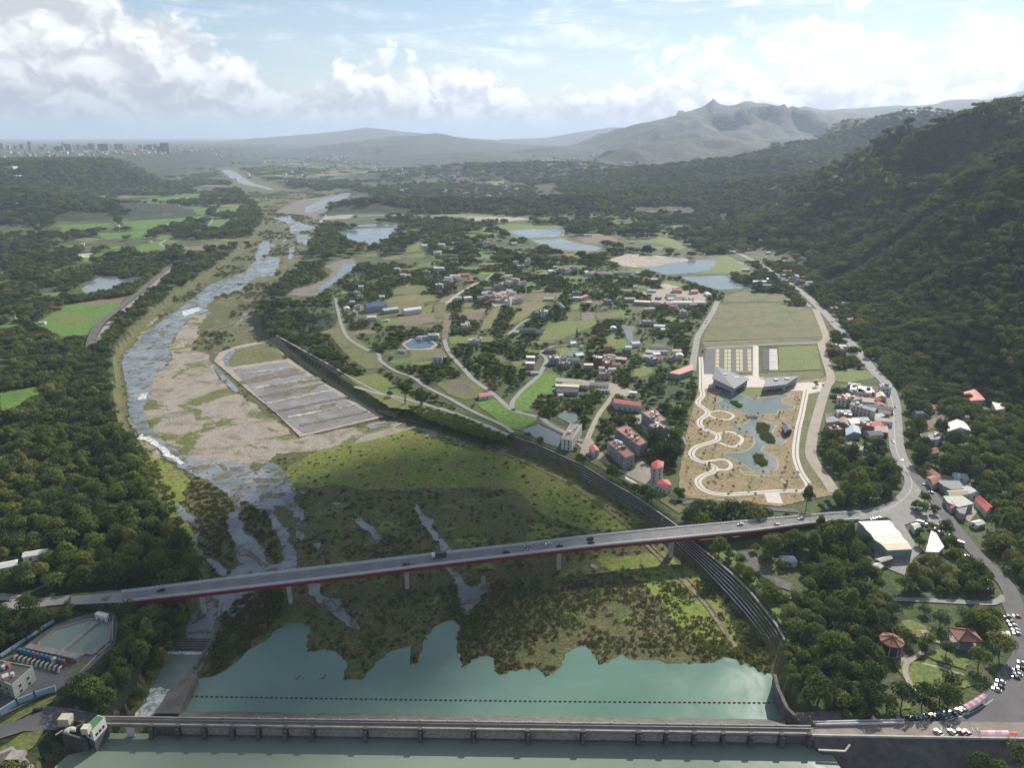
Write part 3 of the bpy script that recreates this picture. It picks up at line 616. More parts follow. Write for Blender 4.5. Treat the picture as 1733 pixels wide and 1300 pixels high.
for c, w, h in [((455, 640), 44, 7), ((480, 632), 26, 5), ((470, 655), 30, 6), ((505, 662), 30, 6), ((556, 688), 14, 4), ((520, 645), 30, 5), ((470, 670), 24, 4), ((530, 697), 20, 4)]:
    for k in range(7):
        x, y = c[0] + random.uniform(-.7, .7) * w, c[1] + random.uniform(-.5, .5) * h; y -= (x - c[0]) * .16; s = random.uniform(.35, .8) * w
        low('basin_grass', [(x - s, y + s * .16), (x - s * .4, y - 1.6), (x + s * .5, y - s * .12 - 1.4), (x + s, y - s * .16), (x + s * .4, y + 1.2), (x - s * .4, y + 1.8 + s * .05)], .74 + .01 * k + .001 * random.random(), random.choice(['rough_grass', 'brown_soil', 'mud']), jag=1.6, step=1.0, bare=False)
strip('levee_track', [(456, 577), (520, 622), (560, 648), (610, 676), (655, 703), (700, 714), (760, 732), (830, 760), (870, 775), (960, 818), (1010, 852), (1065, 893), (1100, 930), (1150, 980), (1190, 1020), (1225, 1070), (1245, 1098)], 2.4, .35, 'track_dirt', base=LOW)
strip('levee_track', [(1062, 893), (1092, 915), (1130, 950), (1168, 985), (1205, 1030), (1238, 1090)], 1.0, .37, 'brown_soil', base=LOW, bare=0)
# -- ponds
def pond(px, mat='pond_water', jag=1.0, rim='ground_grass'): sheet('pond', px, .22, mat, jag=jag)
pond([(137, 490), (155, 475), (172, 468), (195, 467), (205, 473), (230, 470), (242, 462), (238, 475), (215, 485), (175, 493), (145, 496)], jag=3)
pond([(573, 391), (625, 386), (680, 385), (664, 397), (646, 411), (642, 417), (614, 413), (595, 407)], jag=3)
pond([(588, 382), (640, 378), (705, 380), (690, 383), (600, 384)], jag=3)
sheet('mud_flat', [(549, 451), (571, 442), (598, 436), (602, 448), (580, 470), (536, 500), (509, 502), (487, 500), (498, 489), (528, 484), (555, 470), (563, 459)], .12, 'mud', jag=3)
pond([(582, 446), (602, 447), (598, 457), (579, 467), (552, 489), (534, 497), (544, 485), (568, 467)], jag=3)
sheet('pond_bank', [(835, 378), (952, 382), (955, 400), (900, 405), (870, 404)], .08, 'lawn', jag=4)
pond([(859, 391), (888, 388), (952, 386), (952, 391), (945, 401), (883, 403)], jag=3)
sheet('pond_bank', [(893, 405), (955, 401), (980, 410), (1040, 422), (985, 430), (925, 421)], .08, 'rough_grass', jag=3)
pond([(898, 407), (953, 404), (969, 411), (1034, 421), (987, 427), (929, 419)], jag=3)
sheet('mud_flat', [(1028, 439), (1069, 429), (1160, 437), (1170, 442), (1085, 454), (1050, 450)], .12, 'pale_dirt', jag=4)
sheet('pond_bank', [(1195, 438), (1230, 432), (1268, 450), (1262, 462), (1180, 464), (1200, 455)], .10, 'lawn', jag=4)
pond([(1080, 453), (1109, 450), (1150, 443), (1209, 438), (1213, 446), (1198, 457), (1179, 462), (1128, 465)], jag=4)
pond([(1150, 469), (1228, 467), (1246, 478), (1272, 488), (1217, 491), (1179, 481)], jag=3)
sheet('far_lake', [(1166, 287), (1262, 283), (1256, 288), (1180, 290)], .5, 'pond_water', jag=10)
sheet('far_lake', [(436, 259), (470, 256), (482, 260), (450, 264)], .5, 'pond_water', jag=10)
pond([(685, 583), (697, 576), (724, 576), (736, 583), (728, 589), (710, 591), (692, 590)], 'blue_pond', .4)
sheet('pond_rim', [(680, 583), (695, 573), (728, 573), (742, 584), (732, 592), (690, 593)], .14, 'path_tan')
pond([(883, 729), (912, 719), (951, 738), (945, 758), (925, 752)], 'pond_water', .4)
sheet('settling_bed', [(913, 717), (925, 710), (964, 727), (953, 737)], .2, 'dark_soil')
pond([(942, 706), (956, 695), (977, 699), (977, 714), (965, 718)], 'lake_water', .4)
pond([(960, 597), (972, 592), (985, 594), (988, 602), (975, 606), (962, 603)], 'lake_water', .4)
pond([(1055, 558), (1063, 553), (1070, 560), (1072, 576), (1066, 584), (1060, 572)], 'pond_water', .6)
pond([(963, 576), (970, 573), (972, 583), (966, 585)], 'pond_water', .5)
# -- paddies and fields on the left bank
def field(px, mat='paddy', jag=1.2, z=.10): sheet('field', px, z, mat, jag=jag)
field([(0, 700), (0, 664), (60, 655), (80, 660), (50, 685), (20, 697)]); field([(0, 728), (20, 715), (22, 722), (0, 740)])
field([(60, 549), (112, 516), (155, 510), (207, 511), (190, 530), (150, 567), (105, 571)]); field([(122, 515), (165, 508), (212, 503), (205, 512), (165, 516)], 'brown_soil')
field([(76, 541), (112, 529), (150, 533), (148, 545), (118, 552)], 'lawn', z=.14); field([(180, 425), (235, 418), (232, 425), (190, 432), (150, 445), (135, 440)])
field([(92, 383), (134, 368), (132, 375), (100, 384)], 'dry_field', 3); field([(0, 410), (50, 398), (46, 404), (10, 408)], 'paddy', 3); field([(0, 460), (25, 456), (20, 462), (0, 464)], 'dry_field', 2)
for q, m in [([(232, 416), (275, 410), (282, 422), (262, 432), (240, 434)], 'paddy'), ([(310, 418), (345, 415), (382, 408), (350, 424), (318, 426)], 'brown_soil'), ([(308, 424), (350, 423), (340, 430), (312, 430)], 'paddy'),
             ([(205, 368), (300, 362), (355, 358), (350, 372), (300, 380), (260, 392), (212, 388)], 'paddy'), ([(200, 352), (280, 345), (352, 352), (352, 358), (290, 362), (215, 366)], 'paddy'), ([(355, 372), (418, 368), (380, 386), (350, 390)], 'paddy'), ([(376, 352), (412, 350), (400, 360), (372, 364)], 'paddy'),
             ([(100, 372), (190, 366), (200, 380), (150, 395), (105, 392)], 'paddy'), ([(160, 394), (255, 390), (250, 402), (180, 406)], 'paddy'), ([(275, 395), (300, 398), (282, 408), (262, 406)], 'paddy'), ([(146, 348), (205, 344), (196, 352), (150, 356)], 'dry_field'), ([(225, 320), (290, 312), (310, 316), (260, 324), (230, 326)], 'dry_field'), ([(140, 310), (210, 306), (240, 312), (170, 318)], 'paddy'),
             ([(250, 336), (330, 328), (352, 332), (300, 340), (258, 343)], 'paddy'), ([(240, 306), (290, 302), (300, 306), (250, 311)], 'dry_field'), ([(120, 335), (185, 330), (178, 338), (128, 342)], 'paddy'), ([(36, 336), (78, 338), (74, 346), (40, 346)], 'paddy'), ([(80, 425), (120, 418), (112, 424)], 'brown_soil'), ([(120, 432), (160, 427), (150, 436), (124, 436)], 'concrete_pale')]:
    sheet('field', q, .10, m, jag=14 if q[0][1] < 345 else 4, step=5, bare=q[0][1] > 330)
# -- fields of the village
for q, m in [([(690, 420), (705, 411), (716, 410), (717, 422), (700, 426), (684, 428)], 'lawn'), ([(686, 432), (722, 428), (720, 434), (690, 436)], 'lawn'), ([(688, 395), (716, 390), (716, 396), (690, 399)], 'lawn'), ([(705, 448), (730, 444), (728, 450), (708, 452)], 'lawn'),
             ([(667, 490), (690, 481), (720, 484), (722, 492), (700, 500), (666, 499)], 'rough_grass'), ([(640, 514), (668, 502), (700, 499), (735, 500), (742, 508), (700, 514), (660, 520)], 'dry_field'), ([(682, 531), (735, 530), (735, 545), (690, 553), (660, 549)], 'brown_soil'), ([(640, 540), (680, 540), (678, 548), (650, 550)], 'lawn'), ([(735, 516), (757, 512), (750, 545), (735, 548)], 'rough_grass'), ([(700, 524), (732, 516), (730, 530), (705, 532)], 'lawn'),
             ([(748, 505), (770, 497), (775, 502), (760, 512), (742, 513)], 'brown_soil'), ([(752, 535), (766, 528), (764, 545), (756, 575), (748, 572)], 'brown_soil'), ([(776, 530), (822, 522), (820, 534), (810, 542), (775, 538)], 'brown_soil'), ([(785, 514), (802, 512), (800, 520), (784, 521)], 'lawn'), ([(783, 523), (803, 522), (800, 528), (783, 530)], 'lawn'), ([(820, 540), (838, 520), (850, 516), (838, 540), (830, 556), (812, 560)], 'dry_field'),
             ([(853, 500), (897, 497), (882, 508), (864, 509)], 'brown_soil'), ([(883, 509), (898, 497), (915, 497), (898, 509)], 'rough_grass'), ([(898, 509), (916, 496), (953, 496), (948, 502), (918, 510)], 'brown_soil'), ([(854, 512), (918, 510), (925, 516), (905, 528), (880, 545), (862, 550), (880, 522), (862, 519)], 'dry_field'), ([(864, 484), (877, 475), (882, 482), (878, 486)], 'paddy'), ([(883, 481), (900, 476), (908, 484), (890, 486)], 'paddy'), ([(808, 425), (826, 425), (840, 434), (828, 440), (815, 437)], 'paddy'), ([(780, 396), (838, 392), (846, 398), (800, 403)], 'lawn'), ([(780, 388), (835, 383), (850, 386), (800, 393)], 'lawn'),
             ([(958, 528), (982, 528), (980, 540), (963, 544)], 'rough_grass'), ([(984, 528), (1006, 530), (1006, 543), (985, 543)], 'brown_soil'), ([(928, 548), (960, 543), (1012, 543), (1006, 552), (985, 560), (950, 575), (912, 578), (915, 570)], 'lawn'), ([(966, 516), (982, 512), (980, 524), (965, 524)], 'lawn'), ([(1006, 530), (1050, 526), (1052, 538), (1012, 542)], 'rough_grass'), ([(1116, 481), (1128, 474), (1160, 482), (1150, 487)], 'paddy'), ([(1100, 505), (1130, 497), (1125, 505), (1105, 511)], 'lawn'), ([(1114, 484), (1125, 480), (1150, 486), (1132, 491)], 'pale_dirt'),
             ([(760, 571), (778, 569), (832, 570), (838, 578), (800, 580), (762, 583)], 'lawn'), ([(693, 594), (728, 590), (745, 590), (757, 603), (720, 610), (695, 612)], 'rough_grass'), ([(738, 650), (788, 636), (820, 660), (812, 674), (785, 677), (760, 668)], 'rough_grass'), ([(750, 650), (785, 645), (800, 660), (775, 666)], 'dark_soil'),
             ([(865, 690), (893, 648), (920, 630), (946, 634), (948, 652), (935, 668), (915, 668), (895, 690), (900, 698), (880, 698)], 'paddy'), ([(800, 680), (835, 676), (858, 690), (895, 702), (912, 710), (880, 728), (860, 725)], 'paddy'), ([(590, 640), (640, 632), (690, 668), (720, 690), (700, 695), (660, 690), (620, 665)], 'lawn'), ([(720, 682), (760, 695), (850, 730), (860, 742), (780, 715), (700, 697)], 'lawn'), ([(560, 570), (572, 540), (568, 515), (576, 520), (588, 560), (640, 600), (650, 625), (620, 625), (595, 610)], 'rough_grass'), ([(1075, 625), (1100, 615), (1105, 630), (1085, 640), (1070, 640)], 'lawn'), ([(1025, 570), (1040, 565), (1045, 585), (1030, 590)], 'lawn'),
             ([(1216, 516), (1300, 513), (1378, 522), (1394, 571), (1300, 574), (1188, 578), (1200, 545)], 'rough_grass'), ([(1190, 580), (1392, 574), (1384, 584), (1190, 588)], 'rough_grass'), ([(1225, 502), (1250, 494), (1320, 497), (1345, 510), (1300, 511), (1225, 512)], 'rough_grass'), ([(1405, 632), (1440, 624), (1475, 630), (1480, 640), (1440, 648), (1410, 646)], 'lawn'),
             ([(1095, 405), (1130, 400), (1165, 418), (1150, 424)], 'lawn'), ([(560, 360), (640, 356), (700, 358), (690, 362), (560, 366)], 'rough_grass'), ([(700, 366), (800, 360), (850, 366), (800, 372), (710, 372)], 'lawn')]:
    field(q, m, 1.2)
field([(820, 308), (860, 306), (866, 312), (828, 314)], 'lawn', 8); field([(560, 300), (640, 297), (650, 303), (590, 306)], 'lawn', 8); field([(900, 318), (940, 316), (948, 324), (910, 328)], 'lawn', 8)
# highway works behind the ponds
sheet('highway_yard', [(552, 362), (590, 356), (602, 364), (590, 370), (548, 372), (540, 384), (536, 380)], .12, 'pale_dirt', jag=5)
strip('highway', [(560, 368), (640, 364.5), (720, 364), (790, 366), (850, 370), (910, 371)], 24, .2, 'road_pale'); strip('highway', [(560, 373), (640, 369), (720, 369)], 6, .2, 'path_tan')
sheet('highway_yard', [(790, 368), (870, 366), (900, 371), (860, 375), (800, 373)], .24, 'pale_dirt', jag=4)
sheet('work_yard', [(980, 405), (1010, 395), (1035, 400), (1048, 408), (1020, 414), (990, 412)], .1, 'brown_soil', jag=3)
# -- roads and paths
def road(px, w, mat='road_pale', z=.3, **k): strip('road', px, w, z, mat, **k)
road([(1225, 418), (1245, 427), (1268, 438), (1290, 450), (1310, 464), (1330, 477), (1360, 497), (1385, 520), (1406, 541), (1430, 570), (1455, 600), (1478, 628), (1500, 650), (1512, 681), (1515, 722), (1519, 763), (1533, 793), (1545, 815), (1540, 836), (1519, 856), (1492, 867), (1435, 876), (1380, 879)], 12)
road([(1540, 800), (1560, 820), (1582, 847), (1609, 886), (1642, 927), (1675, 962), (1702, 990), (1720, 1030), (1730, 1080)], 9, 'asphalt', .34)
sheet('road_junction', [(1470, 870), (1540, 838), (1570, 850), (1610, 890), (1600, 895), (1560, 880), (1530, 890), (1545, 915), (1560, 935), (1545, 948), (1530, 930), (1510, 885)], .26, 'road_pale')
for k, q in enumerate(([(1498, 652), (1510, 681), (1513, 722), (1517, 763), (1531, 793), (1543, 815), (1538, 836), (1517, 855), (1492, 866), (1440, 875)],)):
    strip('lane_marking', q, .22, .36, 'paint_white', bare=0)
road([(1214, 510), (1208, 525), (1201, 537), (1190, 555), (1181, 570), (1177, 590), (1174, 607), (1172, 628)], 8)
strip('promenade', [(1380, 524), (1390, 548), (1398, 572), (1390, 583), (1396, 605), (1406, 640), (1399, 655), (1391, 678), (1377, 730), (1372, 768), (1382, 790), (1400, 815), (1412, 835)], 9, .28, 'path_tan')
strip('footpath', [(1190, 581), (1300, 576), (1390, 573)], 2.5, .26, 'path_tan'); strip('footpath', [(1192, 590), (1300, 584), (1388, 580)], 5, .28, 'road_pale')
road([(568, 505), (571, 522), (578, 550), (590, 573), (620, 592), (640, 600), (645, 612), (668, 628), (700, 640), (720, 655), (760, 675), (800, 697), (850, 720), (868, 733)], 4.5, 'road_pale', .26)
road([(600, 655), (640, 667), (668, 672), (700, 680), (745, 692), (800, 712), (860, 737)], 5, 'road_pale', .30)
road([(752, 575), (757, 592), (770, 610), (785, 625), (800, 642), (830, 664), (852, 683), (865, 694), (890, 702), (915, 708), (935, 722), (990, 750)], 5.5, 'road_pale', .28)
road([(866, 693), (868, 680), (885, 660), (908, 640), (918, 625), (925, 610), (920, 603), (912, 598)], 5, 'road_pale', .28)
road([(915, 597), (935, 587), (960, 585)], 3.5, 'path_tan', .28); road([(755, 575), (757, 560), (755, 548)], 4, 'brown_soil', .26)
road([(756, 515), (770, 502), (785, 492), (800, 483), (810, 478)], 7, 'pale_dirt', .26); road([(860, 567), (870, 558), (885, 546), (905, 535)], 4, 'road_pale', .28)
road([(985, 772), (992, 750), (1000, 730), (1015, 700), (1030, 680), (1040, 665), (1050, 655)], 5, 'path_tan', .28); road([(820, 478), (826, 470), (834, 465)], 4, 'road_pale', .26)
road([(952, 399), (957, 383)], 6, 'path_tan', .3); road([(1080, 452), (1130, 443), (1165, 438), (1215, 432)], 4, 'path_tan', .3); road([(945, 402), (975, 412), (1020, 420), (1080, 425), (1155, 437)], 3.5, 'path_tan', .28)
road([(1250, 444), (1270, 452), (1290, 462)], 5, 'pale_dirt', .3); road([(1285, 640), (1300, 645)], 3, 'path_tan', .3)
road([(1155, 852), (1190, 850), (1240, 856), (1300, 862), (1350, 866)], 5, 'asphalt', .28); road([(1345, 498), (1362, 512), (1372, 520)], 5, 'path_tan', .28)
road([(1355, 452), (1360, 446), (1367, 442)], 3, 'path_tan', .3)
road([(268, 440), (276, 428), (284, 420), (272, 412), (300, 398), (340, 386), (356, 378), (362, 365), (372, 354)], 6, 'road_pale', .26)
road([(0, 1030), (40, 1025), (90, 1019), (140, 1014), (180, 1009), (222, 1009)], 9, 'road_pale', .3)
road([(-40, 1012), (0, 1011), (30, 1014)], 6, 'concrete', .28)
road([(30, 545), (26, 530), (45, 520), (60, 517)], 3, 'path_tan', .2)
# levee on the left bank
strip('levee_road', [(153, 590), (158, 570), (172, 548), (200, 525), (236, 497), (262, 475), (285, 455), (295, 448)], 11, 2.2, 'concrete_dark')
strip('levee_slope', [(165, 590), (172, 570), (185, 550), (212, 525), (246, 497), (270, 475), (292, 452)], 9, 1.0, 'concrete')
# park by the visitor centre
sheet('park_ground', [(1186, 640), (1180, 665), (1160, 740), (1150, 800), (1148, 842), (1230, 850), (1320, 858), (1372, 846), (1415, 838), (1392, 800), (1378, 770), (1385, 725), (1405, 650), (1400, 638), (1300, 632)], .10, 'park_soil', jag=.6)
sheet('park_lawn', [(1243, 663), (1260, 656), (1292, 656), (1295, 668), (1275, 674), (1252, 668)], .16, 'lawn')
lake = [(1210, 668), (1222, 661), (1245, 666), (1256, 669), (1274, 674), (1300, 673), (1318, 668), (1324, 667), (1337, 671), (1324, 679), (1334, 685), (1345, 688), (1344, 693), (1331, 694), (1319, 695), (1316, 701), (1300, 702), (1283, 704), (1283, 709), (1300, 716), (1314, 722), (1308, 734), (1318, 741), (1331, 746), (1326, 752), (1310, 754), (1295, 757), (1290, 763), (1301, 769), (1315, 777), (1318, 790), (1311, 799), (1285, 802), (1268, 795), (1258, 788), (1240, 778), (1222, 770), (1232, 767), (1255, 766), (1270, 758), (1275, 748), (1268, 737), (1250, 731), (1230, 726), (1234, 723), (1255, 719), (1267, 712), (1265, 706), (1250, 697), (1232, 692), (1212, 689), (1207, 685), (1215, 680), (1221, 676)]
sheet('lake_edge', lake, .20, 'path_tan', smooth=True, step=3)
LK = smooth_line([gp(x, y) for x, y in lake], 3, True); C0 = sum((Vector(p) for p in LK), Vector()) / len(LK)
n = len(LK); ins = []
for i, p in enumerate(LK):
    d = LK[(i + 1) % n] - LK[i - 1]; d.normalize(); nn = Vector((-d.y, d.x, 0)); ins.append((p, nn))
area = sum(LK[i].x * LK[(i + 1) % n].y - LK[(i + 1) % n].x * LK[i].y for i in range(n)); sg = 1 if area > 0 else -1
sheet('lake', [p + nn * sg * 1.5 for p, nn in ins], .26, 'lake_water', world=True)
for q in ([(1237, 682), (1243, 678), (1250, 683), (1256, 688), (1251, 690), (1242, 686)], [(1282, 718), (1293, 717), (1302, 723), (1298, 731), (1306, 739), (1311, 746), (1310, 751), (1298, 749), (1289, 742), (1284, 732), (1280, 725)], [(1276, 770), (1287, 770), (1295, 778), (1298, 784), (1293, 791), (1282, 787), (1278, 778)]):
    sheet('lake_island', q, .5, 'bright_meadow', smooth=True, step=2, bare=False)
def wpath(px, w=4.6, z=.20, mat='path_white'): strip('park_path', px, w, z, mat, step=2.0, bare=.5)
ring = [(1186, 605), (1187, 630), (1187, 656), (1189, 670), (1181, 683), (1198, 699), (1184, 713), (1190, 726), (1214, 737), (1211, 747), (1180, 757), (1170, 769), (1178, 779), (1198, 786), (1211, 796), (1187, 808), (1181, 818), (1193, 831), (1222, 838), (1280, 835), (1330, 832), (1360, 832), (1368, 822), (1353, 796), (1346, 768), (1350, 730), (1357, 700), (1365, 660)]
wpath(ring, 5.4); strip('path_stripe', ring, .7, .24, 'asphalt', step=2.0, bare=0)
wpath([(1198, 699), (1220, 696), (1237, 701), (1241, 706), (1232, 711), (1212, 709), (1198, 703)], 2.6, .19); wpath([(1214, 735), (1235, 732), (1252, 739), (1256, 746), (1248, 755), (1236, 757), (1217, 750)], 3.2, .19); wpath([(1195, 782), (1225, 779), (1237, 787), (1230, 796), (1208, 795)], 3.0, .19)
wpath([(1304, 832), (1308, 842), (1312, 853)], 11, .18); wpath([(1330, 820), (1315, 808), (1290, 806), (1262, 804), (1250, 795)], 2.0, .18, 'path_tan'); wpath([(1178, 684), (1195, 677), (1215, 676)], 1.6, .18, 'path_tan')
sheet('plaza', [(1190, 632), (1245, 640), (1270, 636), (1292, 640), (1300, 656), (1275, 660), (1240, 656), (1330, 660), (1325, 652), (1360, 648), (1402, 648), (1392, 662), (1366, 668), (1358, 662), (1300, 662), (1262, 658), (1205, 656), (1190, 660), (1182, 650)], .14, 'path_white')
sheet('park_verge', [(1362, 668), (1387, 664), (1370, 728), (1366, 770), (1385, 806), (1400, 832), (1375, 820), (1356, 794), (1350, 768), (1355, 730)], .15, 'rough_grass')
sheet('car_park', [(1196, 588), (1276, 586), (1275, 632), (1188, 634)], .16, 'asphalt')
for x0, x1, k in [(438, 482, 0), (530, 602, 1), (650, 724, 2), (768, 812, 3)]:
    a0, b0 = 1140 + x0 * .1616, 1140 + x1 * .1616; cx = 1232.0
    sheet('car_park_verge', [(a0, 590), (b0, 590), (b0 + (b0 - cx) * .02, 630), (a0 - (1.0 + (cx - a0) * .045), 630)], .20, 'lawn')
    for r_ in range(6):
        y0, y1 = 592 + r_ * 6.3, 592 + r_ * 6.3 + 5.2; cols = 1 if k in (0, 3) else 2
        for c_ in range(cols):
            w = (b0 - a0) / cols; xa = a0 + c_ * w + .5; xb = a0 + (c_ + 1) * w - .5; s_ = (y0 - 590) * .045 * (cx - xa) / 40
            sheet('parking_bay', [(xa - s_, y0), (xb - s_, y0), (xb - s_ - .12, y1), (xa - s_ - .12, y1)], .24, 'bay_cream')
strip('promenade', [(1279, 586), (1279, 612), (1279, 650)], 6.5, .22, 'path_white'); sheet('car_park', [(1291, 591), (1302, 591), (1302, 627), (1290, 627)], .2, 'asphalt_dark'); sheet('car_park', [(1302, 591), (1315, 591), (1317, 627), (1302, 627)], .2, 'concrete_pale')
for y0 in (602, 614): strip('kerb_line', [(1303, y0), (1316, y0)], .7, .26, 'brown_soil', bare=0)
sheet('park_lawn', [(1317, 588), (1382, 585), (1390, 626), (1319, 629)], .18, 'lawn'); sheet('park_lawn', [(1262, 634), (1274, 632), (1274, 636), (1262, 637)], .18, 'lawn'); sheet('park_lawn', [(1283, 633), (1392, 628), (1395, 640), (1345, 646), (1283, 637)], .17, 'rough_grass')
# riverside park, car park by the weir, pump station yards
sheet('parking_ground', [(1520, 1232), (1530, 1216), (1590, 1212), (1640, 1200), (1672, 1172), (1690, 1140), (1712, 1110), (1712, 1060), (1698, 1030), (1690, 1010), (1712, 1000), (1740, 1040), (1800, 1150), (1900, 1258), (1520, 1250)], .2, 'asphalt')
for q in ([(1534, 1140), (1545, 1122), (1570, 1118), (1640, 1145), (1655, 1160), (1620, 1170), (1570, 1172), (1545, 1165)], [(1512, 1112), (1530, 1120), (1530, 1150), (1515, 1130)], [(1555, 1105), (1590, 1100), (1640, 1118), (1635, 1135), (1580, 1118)], [(1510, 1052), (1540, 1050), (1590, 1070), (1580, 1085), (1530, 1075)], [(1520, 1190), (1540, 1182), (1542, 1200), (1522, 1204)]):
    sheet('park_lawn', q, .12, 'lawn', jag=.6)
for q, w in (([(1580, 1101), (1560, 1107), (1545, 1116), (1535, 1124), (1532, 1140), (1540, 1160), (1548, 1172)], 2.6), ([(1560, 1124), (1590, 1132), (1630, 1144)], 1.5), ([(1562, 1068), (1572, 1082), (1590, 1088)], 3.0), ([(1535, 1122), (1528, 1112), (1520, 1104)], 5), ([(1516, 1205), (1522, 1222)], 2)):
    strip('park_path', q, w, .2, 'path_tan', step=2)
road([(1500, 1015), (1560, 1017), (1620, 1020), (1680, 1022), (1700, 1010)], 4, 'road_pale', .22)
sheet('yard', [(1545, 948), (1560, 935), (1530, 925), (1480, 935), (1480, 955), (1530, 975)], .2, 'road_pale'); sheet('yard', [(1395, 700), (1500, 705), (1505, 738), (1400, 732)], .12, 'brown_soil', jag=1); sheet('yard', [(1420, 652), (1498, 655), (1505, 690), (1440, 692)], .12, 'dark_soil', jag=1)
sheet('yard', [(1580, 800), (1640, 815), (1660, 860), (1640, 885), (1610, 860)], .15, 'path_tan'); sheet('yard', [(1560, 718), (1598, 700), (1605, 712), (1570, 730)], .3, 'brown_soil')
sheet('yard', [(975, 752), (1000, 742), (1012, 760), (1040, 792), (1066, 800), (1085, 782), (1100, 790), (1100, 800), (1128, 832), (1100, 836), (1050, 806), (1000, 775)], .14, 'path_tan', jag=1); sheet('yard', [(1030, 740), (1048, 734), (1086, 764), (1074, 772)], .13, 'asphalt'); sheet('yard', [(1070, 704), (1084, 702), (1120, 738), (1140, 722), (1148, 730), (1120, 752), (1098, 742)], .13, 'path_tan')
sheet('yard', [(940, 640), (1020, 645), (1075, 662), (1060, 672), (1000, 660), (945, 655)], .12, 'path_tan', jag=1); sheet('yard', [(600, 520), (650, 510), (720, 512), (715, 525), (640, 540), (600, 545)], .12, 'rough_grass', jag=2); sheet('yard', [(1085, 495), (1130, 488), (1200, 498), (1190, 515), (1120, 515)], .12, 'path_tan', jag=2); sheet('yard', [(820, 500), (868, 490), (872, 510), (838, 520)], .12, 'path_tan', jag=2)
strip('levee_lawn', [(1164, 903), (1210, 935), (1262, 985), (1300, 1025), (1325, 1060)], 13, .14, 'lawn', bare=0, side=(-1, 13)); strip('levee_lawn', [(985, 775), (1050, 812), (1100, 838), (1148, 870)], 9, .14, 'rough_grass', side=(0, 9), bare=1)
strip('canal', [(1262, 935), (1280, 960), (1310, 985), (1340, 995)], 9, .16, 'concrete_dark')
sheet('yard', [(-40, 1175), (-40, 1135), (25, 1108), (55, 1085), (95, 1058), (150, 1040), (195, 1032), (200, 1060), (195, 1092), (150, 1135), (120, 1160), (90, 1172), (0, 1215), (-40, 1230)], .12, 'asphalt')
for q in ([(45, 1100), (60, 1090), (72, 1096), (60, 1104)], [(120, 1130), (150, 1118), (152, 1126), (115, 1142)], [(165, 1036), (195, 1033), (198, 1044), (178, 1044)], [(-10, 1235), (35, 1205), (95, 1178), (88, 1190), (40, 1215), (-10, 1245)], [(-10, 1275), (40, 1242), (75, 1236), (60, 1262), (20, 1300), (-10, 1300)]):
    sheet('yard_lawn', q, .17, 'lawn', jag=.5)
sheet('yard', [(-30, 1262), (-30, 1240), (40, 1218), (75, 1196), (112, 1200), (182, 1216), (184, 1236), (120, 1232), (90, 1238), (40, 1240)], .2, 'asphalt')
# ================================================================= trees
def leaf_cloud(v, f, lobes, n, size, up=0.25, jit=0.6, inner=0.72):
    """n leaf sprays spread through the shell of several lobes; lobes = (centre, radii)"""
    wts = np.array([l[1][0] * l[1][1] + l[1][2] ** 2 for l in lobes]); wts = wts / wts.sum()
    for k in rng.choice(len(lobes), n, p=wts):
        c, r = lobes[k]
        d = rng.normal(size=3); d /= np.linalg.norm(d)
        if d[2] < -0.35: d[2] *= -0.6
        q = inner + (1.04 - inner) * rng.random() ** 0.6
        p = np.array(c) + d * np.array(r) * q
        nrm = d + rng.normal(size=3) * jit * 0.5 + np.array((0, 0, up)); nrm /= np.linalg.norm(nrm)
        t = np.cross(nrm, rng.normal(size=3)); t /= np.linalg.norm(t) + 1e-9; b = np.cross(nrm, t)
        s = size * (0.6 + 0.8 * rng.random()); e = s * (0.55 + 0.4 * rng.random()); k0 = len(v)
        bend = nrm * s * 0.25
        v += [tuple(p - t * s * .5), tuple(p + b * e * .5 + bend * .3), tuple(p + t * s * .5 - bend), tuple(p - b * e * .5 + bend * .3)]
        f.append((k0, k0 + 1, k0 + 2, k0 + 3))
def trunk_mesh(name, h, r, limbs):
    m = MB(); m.cyl((0, 0, -.6), r, h * .75 + .6, 7, r * .55)
    for (d, L, z) in limbs: m.cyl((0, 0, z), r * .45, L, 5, r * .15, axis=d)
    return m.mesh(name, 'bark')
def mesh_of(name, v, f, mat):
    me = bpy.data.meshes.new(name); me.from_pydata(v, [], f); me.materials.append(MATS[mat]); me.update(); return me
PROTO = bpy.data.collections.new('tree_kinds')     # not linked to the scene: only source meshes
TREES = []                                         # (trunk mesh, crown mesh) of near trees
def make_tree(k, h, rad, nl, mat='leaf', nleaf=620, lsize=0.95, low=0.16):
    lobes = []
    lobes.append(((0, 0, h * .60), (rad * .74, rad * .74, h * .36)))
    limbs = []
    for i in range(nl):
        a = 2 * math.pi * i / nl + rng.random() * .8; rr = rad * (.45 + .25 * rng.random()); z = h * (low + .12 + .42 * rng.random())
        s = rad * (.38 + .22 * rng.random()); lobes.append(((rr * math.cos(a), rr * math.sin(a), z), (s, s, s * .85)))
        limbs.append(((rr * math.cos(a), rr * math.sin(a), z * .55), rr * 1.15, z * .5))
    v, f = [], []; leaf_cloud(v, f, lobes, nleaf, lsize)
    tm = trunk_mesh('trunk_%d' % k, h * .8, max(.18, rad * .06), limbs[:4]); cm = mesh_of('crown_%d' % k, v, f, mat)
    TREES.append((tm, cm)); return tm, cm
def join_proto(name, parts):
    v, f, mi, mats = [], [], [], []
    for me in parts:
        k = len(v); mats.append(me.materials[0]); v += [tuple(q.co) for q in me.vertices]
        for p in me.polygons: f.append(tuple(i + k for i in p.vertices)); mi.append(len(mats) - 1)
    me = bpy.data.meshes.new(name); me.from_pydata(v, [], f)
    for m in mats: me.materials.append(m)
    me.polygons.foreach_set('material_index', mi); me.update()
    o = bpy.data.objects.new(name, me); PROTO.objects.link(o); return o
